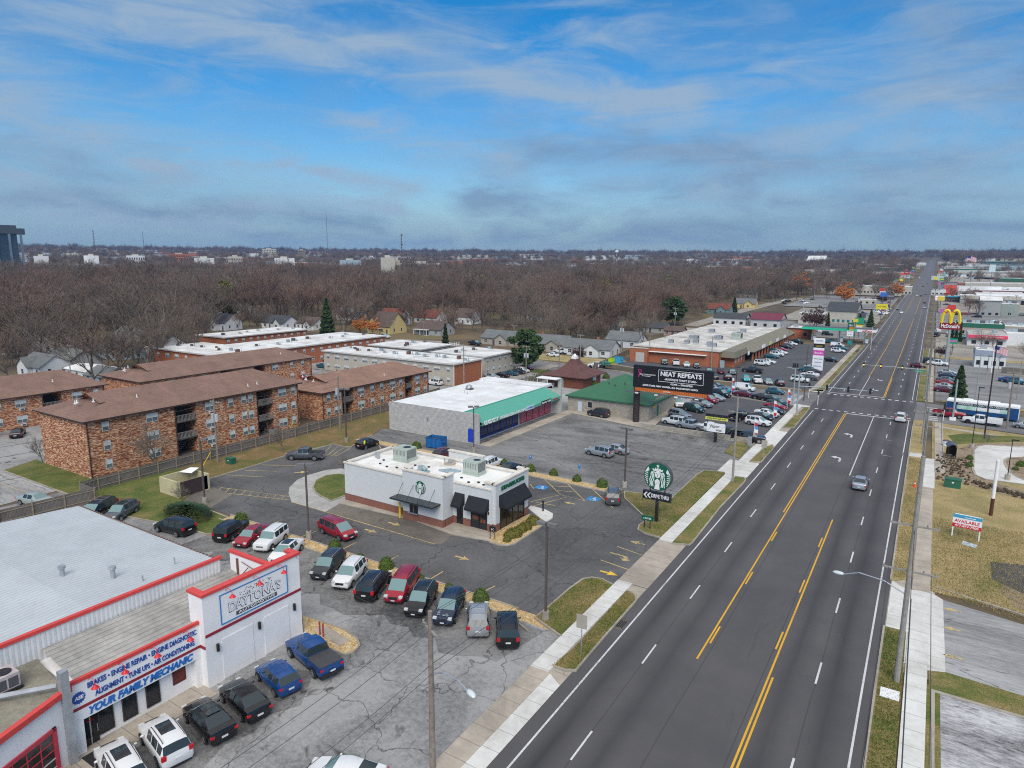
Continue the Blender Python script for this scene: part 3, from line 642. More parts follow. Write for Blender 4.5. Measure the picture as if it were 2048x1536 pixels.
b=MB(); b.add([(-46.3,16.9,5.45),(-41.7,16.9,4.62),(-41.7,30.55,4.62),(-46.3,30.55,5.45)],[(0,1,2,3)]); b.build('low_roof',ribbed('streaked_ribbed_roof',(.46,.45,.42),0,.44,.55,.75,.5),R)
b=MB(); b.box(-41.62,-41.56,16.3,24.75,3.05,3.25); b.box(-41.02,-40.95,24.8,33.22,3.9,4.1);  b.box(-41.62,-41.0,24.68,24.76,3.05,3.25); b.build('stripe',m_dred,R)
b=MB(); b.box(-41.62,-41.575,16.3,24.75,3.25,4.85); b.box(-41.62,-41.575,16.3,24.75,2.3,3.05); b.build('sign_band',m_wht2,R)
text('BRAKES • ENGINE REPAIR • ENGINE DIAGNOSTIC',.5,m_blue,R,(-41.56,20.9,4.35),RE,width=7.2,bold=.012)
text('ALIGNMENT • TUNE UPS • AIR CONDITIONING',.5,m_blue,R,(-41.56,21.0,3.62),RE,width=6.6,bold=.012)
text('YOUR FAMILY MECHANIC',.66,mat('sign_royal_blue',(.02,.16,.50),.6,0,0),R,(-41.56,20.6,2.66),RE,width=6.9,bold=.03,shear=.25)
b=MB(); n=18; pts=[]
for i in range(2*n): r=.42 if i%2 else .34; pts.append((r*math.cos(math.pi*i/n),r*math.sin(math.pi*i/n)))
b.add([(-41.555,16.75+p[0],3.85+p[1]) for p in pts],[tuple(range(2*n))]); b.build('gear_badge',m_blue,R); text('ASE',.3,m_wht2,R,(-41.54,16.75,3.85),RE,bold=.01,shear=.2)
for y in (18.35,19.85,21.4): window(R,-42.1,y,.35,.95,1.75,'E',mat('bronze_frame',(.06,.045,.04),.5),m_glass,1,1,d=.08)
window(R,-42.1,23.3,.95,.95,1.0,'E',mat('maroon_frame',(.13,.02,.02),.5),mat('red_lit_pane',(.16,.03,.03),.3,0,.3,3),1,1)
d=MB(); d.box(-42.1,-42.02,16.95,17.85,.05,2.15); d.box(-42.02,-41.98,17.35,17.42,.05,2.1,1); dd=d.build('door',[mat('black_glass_door',(.015,.017,.018),.12,0,.2,1),m_galv],R); 
b=MB(); b.box(-41.99,-41.94,17.75,17.79,.8,1.3); b.build('handle',m_galv,dd); text('OPEN',.16,m_redt,dd,(-41.98,17.4,1.75),RE)
for y in (17.4,19.2,21.3,23.6): lamp_gooseneck(R,-41.6,y,4.72)
for y in (26.6,28.9,31.1): lamp_gooseneck(R,-41.0,y,6.75)
# painted name board
sg=MB(); sg.box(-40.99,-40.955,26.1,31.9,4.35,6.55); S=sg.build('name_board',m_wht2,R)
b=MB(); 
for (y0,y1,z0,z1) in ((26.05,31.95,6.52,6.6),(26.05,31.95,4.3,4.38),(26.05,26.13,4.38,6.52),(31.87,31.95,4.38,6.52)): b.box(-40.955,-40.93,y0,y1,z0,z1)
b.build('board_border',m_lblue,S)
text("DAYTONA'S",1.0,m_grey,S,(-40.95,29.0,5.3),RE,width=4.6,bold=.05,ext=.006); text("DAYTONA'S",1.0,m_wht2,S,(-40.94,29.02,5.32),RE,width=4.55,bold=.012,ext=.004)
b=MB(); b.box(-40.955,-40.94,27.3,30.9,4.5,4.8); b.build('name_strip',m_grey,S); text('AUTOMOTIVE',.26,m_wht2,S,(-40.935,29.1,4.65),RE,width=3.2)
b=MB(); rr=random.Random(3)
for k in range(70):
    y=27.6+rr.random()*2.9; z=5.75+rr.random()*.65-abs(y-29)*.15; s=.03+rr.random()*.035; b.box(-40.953,-40.945,y,y+s*1.4,z,z+s)
b.build('confetti_dots',m_grey,S)
b=MB(); b.box(-40.99,-40.96,26.0,28.6,.1,3.2); b.box(-40.99,-40.96,29.6,31.9,.1,3.2); b.build('blocked_bay_panel',m_wht,R)
for y in (25.6,29.1,32.4): 
    b=MB(); b.cyl(-40.85,y,2.55,3.1,.11); b.box(-41,-40.85,y-.03,y+.03,2.8,2.9); b.build('wall_light',m_blk,R)
# left wing with glazed bay door, roof with unit
b=MB(); b.prism([(-46.5,5),(-39.3,5),(-39.3,10.4),(-41.6,16.3),(-46.5,16.6)],0,4.55); b.build('wing_wall',m_wht,R)
b=MB(); b.face([(-46.35,5,4.9),(-39.5,5,4.62),(-39.5,10.4,4.62),(-41.8,16.2,4.62),(-46.35,16.6,4.9)]); b.build('wing_roof',m_plank,R)
b=MB(); strip(b,[(-39.3,5),(-39.3,10.4),(-41.6,16.35)],.36,4.55,4.9); b.build('wing_cap',m_red,R)
b=MB(); dx,dy=(-41.6+39.3),(16.3-10.4); L_=math.hypot(dx,dy); ux,uy=dx/L_,dy/L_; nx_,ny_=uy,-ux
def WP(u,z,o): return (-39.3+ux*u+nx_*o,10.4+uy*u+ny_*o,z)
def wbox(b,u0,u1,z0,z1,o0,o1,mi=0):
    b.add([WP(u0,z0,o0),WP(u1,z0,o0),WP(u1,z0,o1),WP(u0,z0,o1),WP(u0,z1,o0),WP(u1,z1,o0),WP(u1,z1,o1),WP(u0,z1,o1)],[(0,3,2,1),(4,5,6,7),(0,1,5,4),(1,2,6,5),(2,3,7,6),(3,0,4,7)][::1],mi)
wbox(b,.6,4.9,.1,2.85,0,.04,0)
for k in range(6): wbox(b,.6+k*.86-.03,.6+k*.86+.03,.1,2.85,.04,.07,1)
for k in range(6): wbox(b,.6,4.9,.1+k*.55-.03,.1+k*.55+.03,.041,.072,1 if k>2 else 2)
wbox(b,.35,.6,0,3.1,0,.1,1);wbox(b,4.9,5.15,0,3.1,0,.1,1);wbox(b,.35,5.15,2.85,3.1,0,.1,1)
b.build('bay_door',[mat('bay_glass',(.04,.035,.03),.15,0,.5,2),mat('red_frame',(.55,.05,.07),.5,0,.1,2),m_frame],R)
b=MB(); wbox(b,-1.8,.3,3.2,4.3,.0,.06); p_=b.build('poster',m_wht2,R)
b=MB(); b.box(-45.4,-43.9,13.4,14.9,4.85,5.0,1); b.box(-45.3,-44.0,13.5,14.8,5.0,5.9); b.cyl(-44.6,14.2,5.9,5.96,.42,n=16,mi=1)
b.box(-44.0,-43.98,13.6,14.1,5.1,5.7,2); b.box(-44.0,-43.98,14.2,14.7,5.1,5.7,2);b.build('rooftop_unit',[m_pink,m_blk,m_grey],R)
b=MB(); b.tube([(-45.9,12.2,5.2),(-43.5,13.2,5.25),(-41.9,15.8,5.1)],.17,8); b.tube([(-46.1,12.6,6.0),(-45.9,12.2,5.2)],.1,6); b.build('roof_duct',m_galv,R)
b=MB(); b.box(-41.55,-41.1,15.75,16.2,0,6.2); b.build('flue',m_galv,R)
for x,y in ((-53.5,21.5),(-50.2,23.5)):
    b=MB(); b.cyl(x,y,6.4,7.25,.17); b.cyl(x,y,7.25,7.45,.26); b.build('roof_vent',m_galv,R)
for x,y in ((-48,24.5),(-49,27.6)):
    b=MB(); b.cyl(x,y,6.4,6.9,.06,n=8); b.build('roof_pipe',m_galv,R)
b=MB(); b.box(-45.3,-45.1,30.5,30.6,5.0,6.6); b.tube([(-44.2,29.3,5.1),(-43.6,30.4,6.3)],.04); b.tube([(-44.6,30.5,6.5),(-42.9,30.5,6.2)],.03); b.build('parapet_brace',mat('rust_brown',(.16,.07,.04),.8),R)
sheet("sidewalk",rect(-42.1,-39.9,12,24.7),.07,M_conc2,z0=-.02)
o=MB(); o.box(-41.3,-39.9,16.4,17.9,.072,.09); tag(o.build('door_mat',mat('black_rubber',(.02,.02,.02),.9)),'black rubber mat outside the repair shop entrance','mat')
o=MB(); o.box(-40.4,-39.6,14.2,15.0,0,.9); o.box(-40.3,-39.9,14.9,15.3,0,.5); tag(o.build('parts_pile',mat('pink_red_paint',(.5,.08,.14),.6,0,.4,5)),'red painted drum and crate beside the repair shop flue','crate')
# ---- coffee shop
m_cwall=mat('pale_grey_stucco',(.62,.635,.63),.85,0,.03,1.2); m_cbrick=block('red_brown_base_brick',(.26,.075,.045),(.33,.11,.07),(.22,.15,.12),1.,.21,.075,.012)
R=thing('coffee_shop','low pale stucco coffee shop with brick base, black awnings and round green emblem','cafe')
def wallstack(b,b2,x0,x1,y0,y1,h): b.box(x0,x1,y0,y1,1.0,h); b2.box(x0-.03,x1+.03,y0-.03,y1+.03,0,.98)
b=MB();b2=MB();b3=MB()
t=.3
segs=[(-61.3,-51.0,57.5,57.5+t,5.0),(-61.3,-61.0,57.8,66.4,5.0),(-61.0,-39.2-.6,66.1,66.4,5.0),
      (-51.0,-45.0,56.9,57.3,6.0),(-51.0,-50.6,57.3,58.4,6.0),(-45.4,-45.0,57.3,59.0,6.0),
      (-51.4,-46.0,66.4,66.8,6.0),(-39.6,-39.2,59.1,66.3,5.65),(-40.6,-39.6,59.1,59.4,5.65),(-40.6,-39.6,66.0,66.3,5.65)]
for s in segs: wallstack(b,b2,*s); x0,x1,y0,y1,h=s; b3.box(x0-.1,x1+.1,y0-.1,y1+.1,h,h+.16)
# right section with door and big window openings (y=58.9)
for (x0,x1,z0,z1) in ((-45.0,-44.55,1,5.0),(-43.6,-42.55,1,5.0),(-40.2,-39.6,1,5.0),(-44.55,-43.6,2.7,5.0),(-42.55,-40.2,2.7,5.0)): b.box(x0,x1,58.9,59.2,z0,z1)
for (x0,x1) in ((-45.0,-44.55),(-43.6,-42.55),(-40.2,-39.62)): b2.box(x0,x1,58.87,59.23,0,.98)
b3.box(-45.0,-39.7,58.8,59.25,5.0,5.15)
b.build('wall',m_cwall,R); b2.build('brick_base',m_cbrick,R); b3.build('parapet_cap',m_cap,R)
b=MB(); b.face([(-61.1,57.7,4.75),(-51,57.7,4.75),(-51,57.2,4.75),(-45.1,57.2,4.75),(-45.1,59.1,4.75),(-39.4,59.1,4.75),(-39.4,66.2,4.75),(-61.1,66.2,4.75)]); b.build('roof',m_roofcafe,R)
b=MB(); b.box(-44.55,-43.6,59.0,59.1,.1,2.7); b.box(-42.55,-40.2,59.0,59.1,.1,2.7)
for x in (-41.4,): b.box(x-.04,x+.04,58.93,59.0,.1,2.7,1)
b.box(-44.1,-44.06,58.95,59.0,.1,2.7,1); gl=b.build('window',[m_glass,m_blk],R)
b=MB(); b.box(-42.3,-41.5,58.99,59.0,1.1,1.6); b.box(-41.2,-40.5,58.99,59.0,.9,1.3); b.build('interior_furniture',mat('orange_brown_wood',(.20,.07,.03),.5,0,.4,3),gl)
b=MB(); b.box(-39.2,-39.15,60.0,65.2,.15,2.9); 
for k in range(5): b.box(-39.16,-39.1,60.0+k*1.3-.05,60.0+k*1.3+.05,.15,2.9,1)
b.build('window',[mat('cafe_front_glass',(.035,.028,.02),.1,0,.6,.6),m_blk],R)
b=MB()
def awn(b,pts): b.add(pts,[(0,1,2,3),(0,3,5),(1,4,2),(0,5,4,1),(3,2,4,5)])
def awnS(x0,x1,y,zt,zb,dd): b.add([(x0,y,zt),(x1,y,zt),(x1,y-dd,zb),(x0,y-dd,zb),(x1,y,zb),(x0,y,zb),(x0,y-dd,zb-.22),(x1,y-dd,zb-.22)],[(0,3,2,1),(0,5,3),(1,2,4),(3,6,7,2),(3,5,4,2)])
awnS(-44.75,-43.35,58.9,3.9,2.6,.9); awnS(-42.8,-39.95,58.9,3.9,2.6,.95)
b.add([(-39.2,59.8,4.25),(-39.2,65.4,4.25),(-38.15,65.4,2.9),(-38.15,59.8,2.9),(-39.2,65.4,2.9),(-39.2,59.8,2.9),(-38.15,59.8,2.65),(-38.15,65.4,2.65)],[(0,3,2,1),(0,5,3),(1,2,4),(3,6,7,2),(3,5,4,2)]); b.build('awning',mat('black_canvas',(.012,.014,.018),.8,0,.1,2),R)
# drive-through canopy with tie rods, window, emblem
b=MB(); b.box(-51.7,-45.3,55.35,56.88,2.75,2.95); cn=b.build('canopy',mat('dark_steel_canopy',(.045,.055,.06),.35,.3,.1,2),R)
for x in (-50.9,-49.3,-47.7,-46.1):
    b=MB(); b.tube([(x,55.6,2.95),(x,56.88,4.5)],.025,6); b.build('tie_rod',m_blk,cn)
b=MB(); b.box(-49.9,-48.7,56.8,56.9,1.05,2.5); b.box(-50.0,-48.6,56.6,56.95,.95,1.05,1); b.box(-49.3,-49.26,56.77,56.8,1.05,2.5,1); b.build('service_window',[m_glass,m_galv],R)
for x,y in ((-50.4,56.85),(-48.1,56.85),(-43.2,58.85),(-40.0,58.85)):
    b=MB(); b.cyl(x,y,2.15,2.45,.08,n=8); b.build('wall_light',m_blk,R)
M_gr=mat('emblem_green',(.0,.11,.055),.5,0,0); M_ew=mat('emblem_white',(.8,.82,.8),.5,0,0)
def emblem(parent,cx,cz,y,r,name='emblem',front=True):
    # green roundel with a crowned woman with long wavy hair, drawn in white; faces -Y
    b=MB(); n=40
    b.add([(cx+r*math.cos(2*math.pi*i/n),y,cz+r*math.sin(2*math.pi*i/n)) for i in range(n)]+[(cx+r*math.cos(2*math.pi*i/n),y+.06,cz+r*math.sin(2*math.pi*i/n)) for i in range(n)],[tuple(range(n)),tuple(range(2*n-1,n-1,-1))]+[(i,n+i,n+(i+1)%n,(i+1)%n) for i in range(n)])
    P=b.build(name,M_gr,parent); b=MB(); q=y-.012
    def pl(pts,yy=q,mi=0):
        b.add([(cx+p[0]*r,yy,cz+p[1]*r) for p in pts],[tuple(range(len(pts)))],mi)
    def star(sx,sz,s):
        pl([(sx+s*(1 if i%2==0 else .42)*math.cos(math.pi/2+math.pi*i/5),sz+s*(1 if i%2==0 else .42)*math.sin(math.pi/2+math.pi*i/5)) for i in range(10)])
    star(0,.80,.14); 
    for s in (-1,1): star(s*.42,.68,.0001)
    pl([(-.36,.42),(-.40,.60),(-.24,.52),(-.17,.68),(-.08,.55),(0,.72),(.08,.55),(.17,.68),(.24,.52),(.40,.60),(.36,.42)])
    pl([(.22*math.cos(t),.18+.27*math.sin(t)) for t in [2*math.pi*i/16 for i in range(16)]],q-.004)
    def wave(pts,w,yy=q):
        A=offs(pts,w/2);B=offs(pts,-w/2); m_=len(pts)
        b.add([(cx+p[0]*r,yy,cz+p[1]*r) for p in A]+[(cx+p[0]*r,yy,cz+p[1]*r) for p in B],[(i,i+1,m_+i+1,m_+i) for i in range(m_-1)])
    for s in (-1,1):
        for k in range(3):
            o_=.27+k*.115; pts=[(s*(o_*(.75 if j==0 else 1)+.035*math.sin(j*1.5+k)+.02*j*.4),.36-.0*k-j*.16) for j in range(9)]
            wave([p for p in pts if p[0]**2+p[1]**2<.93],.062)
        # tails with fins
        pl([(s*.62,.42),(s*.70,.66),(s*.80,.52),(s*.97,.20),(s*.80,.30),(s*.74,.25)])
        for j in range(6):
            z0=.18-.15*j; xe=math.sqrt(max(0,.94-z0*z0)); wave([(s*.70,z0-.03),(s*xe,z0+.07)],.055)
    pl([(-.20,-.30),(0,-.14),(.20,-.30),(.16,-.62),(.2,-.95),(-.2,-.95),(-.16,-.62)])
    b.build('emblem_figure',M_ew,P)
    b=MB(); 
    def dk(pts): b.add([(cx+p[0]*r,q-.008,cz+p[1]*r) for p in pts],[tuple(range(len(pts)))])
    for s in (-1,1): dk([(s*.05,.23),(s*.10,.27),(s*.16,.24),(s*.10,.205)])
    dk([(-.02,.18),(.02,.18),(.03,.09),(-.03,.09)]); dk([(-.06,.02),(0,.04),(.06,.02),(0,-.015)]); b.build('face_lines',M_gr,P)
    return P
emblem(R,-48.25,4.35,56.83,.78)
text('STARBUCKS',.6,M_gr,R,(-39.15,62.7,4.95),RE,width=5.0,bold=.03,ext=.06)
acunit(R,-56.2,63.3,4.75,2.3,2.0,1.5); acunit(R,-45.3,63.6,4.75,2.2,1.7,1.5); 
b=MB(); b.box(-51.8,-50.2,60.2,61.1,4.8,4.95); b.box(-51.6,-51.0,60.4,61.0,4.95,5.5); b.tube([(-51.0,60.7,5.3),(-50.5,60.7,5.1)],.25,8); b.build('exhaust_fan',m_acb,R)
b=MB(); b.prism([(-49.6,62.0),(-48.0,62.0),(-47.0,63.2),(-48.6,63.2)],4.8,4.98); b.build('roof_hatch',m_acb,R)
b=MB(); b.cyl(-50.3,65.2,4.76,4.85,.8,n=16,mi=1); b.cyl(-50.3,65.2,4.85,5.3,.22); b.cyl(-51.4,65.5,4.8,5.3,.08,n=8); b.build('roof_vent',[m_galv,mat('tan_stain',(.4,.34,.28),.9)],R)
b=MB(); 
for x,y in ((-57.8,60.1),(-56.2,59.6),(-54.9,60.0),(-53.4,60.0),(-58.5,61.5),(-53.6,62.0),(-51.7,62.4),(-46.8,60.3),(-44.0,60.3),(-43.0,60.9),(-45.7,61.2),(-42.0,60.5)): b.box(x,x+.28,y,y+.2,4.76,4.9)
b.build('pipe_block',m_blk,R)
b=MB(); b.cyl(-60.0,66.0,4.8,5.8,.08,n=8); b.cyl(-59.6,61.9,4.8,5.6,.2,n=8);b.cyl(-60.1,62.1,4.8,5.5,.2,n=8); b.build('roof_pipe',m_galv,R)
# ---- glass shop
m_blkw=block('grey_split_block',(.64,.63,.60),(.50,.49,.46),(.30,.30,.28),1.,.41,.2,.02)
m_ggreen=ribbed('mint_metal_awning',(.10,.40,.29),1,.35,.22,.45,.03)
R=thing('glass_shop','long grey block shop with mint green awning and white roof','shop')
b=MB(); b.box(-82.3,-63.75,88.7,117.6,0,3.9); b.box(-82.3,-66.2,88.75,117.55,3.9,4.75); b.box(-66.2,-62.2,88.68,88.98,0,5.25); b.box(-82.3,-66.2,88.65,88.95,0,5.2) ; b.box(-66.2,-61.9,117.2,117.8,0,5.0); b.box(-66.2,-65.9,117.2,121.5,0,4.9); b.build('wall',m_blkw,R)
b=MB(); b.face([(-82.3,88.95,4.9),(-65.4,88.95,5.0),(-65.4,117.2,5.0),(-82.3,117.6,4.9)]); b.box(-82.3,-65.9,117.6,120.8,4.3,5.35); b.box(-82.4,-82.2,88.7,120.8,4.3,4.95); b.build('roof',m_roofw if 0 else membrane('clean_white_roof',(.84,.86,.86),(.62,.62,.6),.9,(3,0),.035,.35),R)
b=MB(); b.add([(-65.6,89.05,5.15),(-61.9,89.05,3.75),(-61.9,117.15,3.75),(-65.6,117.15,5.15),(-61.9,89.05,3.2),(-61.9,117.15,3.2),(-62.1,89.05,3.2),(-62.1,117.15,3.2),(-65.6,89.05,3.2),(-65.6,117.15,3.2)],[(0,1,2,3),(1,4,5,2),(4,8,9,5)]); b.box(-65.75,-65.5,89,117.2,5.1,5.22); b.build('awning',m_ggreen,R)
text('GLASS CITY',.9,M_ew,R,(-61.86,91.9,3.5),RE,width=4.4,bold=.04,ext=.05); text('SMOKES•CBD & KRATOM',.62,M_ew,R,(-61.86,98.9,3.5),RE,width=8.6,bold=.03)
b=MB(); b.box(-61.9,-61.8,103.4,106.4,3.2,3.9); s=b.build('sign',mat('pale_blue_sign',(.55,.68,.8),.5,0,.2,2),R); text('UV SIGNS',.4,m_blue,s,(-61.78,104.9,3.55),RE,width=2.4)
b=MB(); b.box(-61.95,-61.85,109.3,113.2,3.25,3.95); s=b.build('sign',m_blk,R); text('Sports Club',.55,M_ew,s,(-61.83,111.2,3.6),RE,width=3.6,shear=.2)
text('events',.45,m_redt,R,(-61.83,115.0,3.6),RE,width=1.9,bold=.01)
m_bf=mat('blue_shopfront_frame',(.02,.06,.5),.5,0,.1,2)
for k in range(7): window(R,-63.7,90.3+k*2.05,.3,1.9,2.7,'E',m_bf,m_glass,2,2,'shopfront_window',.1)
for k in range(5): window(R,-63.7,105.4+k*2.4,.3,2.3,2.7,'E',mat('dark_red_frame',(.3,.03,.05),.5),mat('patterned_pink_window',(.42,.10,.14),.5,0,.7,3),1,1,'shopfront_window',.1)
b=MB(); b.box(-64.4,-63.2,88.55,88.66,.3,2.3); b.add([(-63.8+.6*math.cos(t),88.55,2.3+.35*math.sin(t)) for t in [math.pi*i/10 for i in range(11)]],[tuple(range(10,-1,-1))]); b.build('mural_panel',m_bf,R)
b=MB(); b.cyl(-73.2,88.55,3.0,3.5,.18); b.build('wall_light',m_galv,R)
b=MB(); b.box(-78.4,-77.0,107,108,5,5.2,1); b.ell((-77.8,107.5,5.4),(.7,.7,.55),10,6); b.cyl(-75,103,4.9,5.5,.08,n=6);b.cyl(-76.5,104.2,4.9,5.4,.06,n=6); b.build('roof_vent',[m_galv,m_grey],R)
# ---- block house with green roof
m_tanblk=block('tan_block',(.50,.46,.38),(.36,.33,.27),(.24,.22,.19),1.,.41,.2,.02)
R=thing('block_house','small tan block building with dark green hipped metal roof','building')
b=MB(); b.box(-62.3,-44.6,121.2,138.5,0,3.2); b.add([(-44.58,121.2,3.2),(-44.58,129.8,4.9),(-44.58,138.5,3.2)],[(0,1,2)]); b.build('wall',m_tanblk,R)
b=MB(); e=3.3; x0,x1,y0,y1=-62.7,-44.2,120.7,139; px_,py_,pz_=-53.3,129.8,7.4
b.add([(x0,y0,e),(x1,y0,e),(x1,y1,e),(x0,y1,e),(px_,py_,pz_),(x0,y0,e-.25),(x1,y0,e-.25),(x1,y1,e-.25),(x0,y1,e-.25)],[(0,1,4),(1,2,4),(2,3,4),(3,0,4),(0,5,6,1),(1,6,7,2),(2,7,8,3),(3,8,5,0),(5,8,7,6)]); b.build('roof',ribbed('dark_green_metal_roof',(.032,.15,.075),3,.5,.25,.55,.12),R)
window(R,-57.2,121.2,1.1,1.1,1.3,'S',m_frame,m_glass,1,1)
b=MB(); b.box(-59.9,-59.0,121.12,121.2,.1,2.2); b.build('door',mat('pale_blue_door',(.5,.58,.66),.6,0,.05),R)
b=MB(); b.box(-44.6,-44.52,125.9,126.7,.1,2.2); b.build('door',mat('green_door',(.02,.16,.08),.6),R)
text('VAPOR\nSHOP',.6,mat('sign_yellow',(.75,.65,.03),.5,0,0),R,(-44.5,124.1,2.6),RE,width=1.2,bold=.03)
for x,y,z in ((-57,127,5.9),(-55.2,126,5.9),(-53.6,125.4,5.7),(-51.8,126.2,6.1)):
    b=MB(); b.cyl(x,y,z-.6,z+.1,.16,n=8); b.build('roof_vent',m_grey,R)
# ---- brown hipped kiosk-like building
m_wood=ribbed('red_brown_timber',(.20,.065,.035),3,.22,.35,.8,.2); m_shb=ribbed('red_brown_shingle',(.16,.075,.065),2,.12,.2,.9,.35)
R=thing('hipped_building','small brown timber building with a flared hip roof and white cupola','building')
b=MB(); b.box(-80,-70,144,154.2,0,3.0); b.build('wall',m_wood,R)
b=MB(); prof=[(6.2,2.95),(3.2,4.0),(1.7,5.2),(.8,6.6)]; cx_,cy_=-75,149.2
vs=[];fs=[]
for (r,z) in prof: vs+=[(cx_-r,cy_-r,z),(cx_+r,cy_-r,z),(cx_+r,cy_+r,z),(cx_-r,cy_+r,z)]
for j in range(3):
    for k in range(4): fs.append((j*4+k,j*4+(k+1)%4,(j+1)*4+(k+1)%4,(j+1)*4+k))
fs.append((12,13,14,15)); vs+=[(cx_-6.2,cy_-6.2,2.75),(cx_+6.2,cy_-6.2,2.75),(cx_+6.2,cy_+6.2,2.75),(cx_-6.2,cy_+6.2,2.75)]
for k in range(4): fs.append((16+k,16+(k+1)%4,(k+1)%4,k))
fs.append((19,18,17,16)); b.add(vs,fs); b.build('roof',m_shb,R)
b=MB(); b.box(cx_-.6,cx_+.6,cy_-.6,cy_+.6,6.6,7.3); b.cyl(cx_,cy_,7.3,7.9,.7,.1,4); b.build('cupola',m_wht2,R)
b=MB(); b.box(-81,-75.4,140.4,143.2,2.3,2.5); b.box(-80.9,-80.8,140.5,140.6,0,2.3);b.box(-78,-77.9,140.5,140.6,0,2.3); b.build('side_canopy',m_wht2,R)
b=MB(); b.box(-76.3,-75.3,142.8,144,.0,2.3); b.box(-79.5,-77.8,143.8,144,.3,.9); b.build('entrance_booth',mat('grey_white_panel',(.45,.48,.46),.5,0,.2,2),R)
window(R,-70,150.5,1.3,2.0,1.0,'E',m_frame,m_glass2,2,1)
# ======================= APARTMENTS
m_bmix=brickmix('mixed_tan_brick',(.17,.042,.018),(.41,.135,.06),(.80,.53,.33))
m_bred=block('orange_red_brick',(.42,.10,.035),(.55,.16,.06),(.36,.19,.12),1.,.3,.1,.015)
m_shr=ribbed('red_brown_roof_shingle',(.28,.17,.13),2,.16,.12,.95,.3)
m_shr2=ribbed('tan_brown_roof_shingle',(.35,.205,.15),2,.16,.12,.95,.35)
m_fasc=mat('dark_brown_fascia',(.05,.03,.025),.7,0,.1); m_rail=mat('weathered_rail',(.28,.26,.24),.8,0,.15,3); m_slab=mat('breezeway_slab',(.10,.09,.08),.9)
m_tansd=mat('beige_siding',(.46,.42,.35),.85,0,.08,1); m_wfascia=mat('pale_roof_fascia',(.55,.53,.5),.7,0,.1,2)
WM={}
def wcopy(parent,key,x,y,z,mk,name='window'):
    if key not in WM:
        o=mk(); me=o.data; bpy.data.objects.remove(o); WM[key]=me
    return link(name,WM[key],parent,(x,y,z))
def awin(parent,x,y,z,w=1.0,h=1.3,nx=1,face='E',gl=None):
    fr=m_frame
    return wcopy(parent,('w',w,h,nx,face),x,y,z,lambda:window(None,0,0,0,w,h,face,fr,mat('grey_window_glass',(.13,.16,.17),.15,0,.5,.7),nx,2,curt=.52))
def wallac(parent,x,y,z): 
    def mk():
        b=MB(); b.box(0,.3,-.38,.38,0,.42); b.box(.3,.31,-.3,.3,.06,.36,1); return b.build('wall_air_conditioner',[m_frame,m_grey])
    return wcopy(parent,'ac',x,y,z,mk,'wall_air_conditioner')
def hiproof(b,x0,x1,y0,y1,ze,zr,ov,gab=(True,False),cut=4.5,hip=5.0):
    X0,X1,Y0,Y1=x0-ov,x1+ov,y0-ov,y1+ov; xm=(x0+x1)/2
    # near end: hip below a small gablet; far end: full hip
    ya=y0+cut; yb=y1-hip; zg=zr-1.15; k=(zg-ze)/(zr-ze); xl=X0+(xm-X0)*k; xr=X1-(X1-xm)*k; yg=ya+.3
    v=[(X0,Y0,ze),(X1,Y0,ze),(X1,Y1,ze),(X0,Y1,ze),(xm,ya-.9,zr),(xm,yb,zr),(xl,yg,zg),(xr,yg,zg),(xl,yg-1.,zg),(xr,yg-1.,zg),
       (X0,Y0,ze-.22),(X1,Y0,ze-.22),(X1,Y1,ze-.22),(X0,Y1,ze-.22)]
    b.add(v,[(0,1,7,6),(1,2,5,4,9,7),(2,3,5),(3,0,6,8,4,5)],0)
    b.add(v,[(6,7,4)],2) ; b.add(v,[(0,10,11,1),(1,11,12,2),(2,12,13,3),(3,13,10,0),(10,13,12,11)],1)
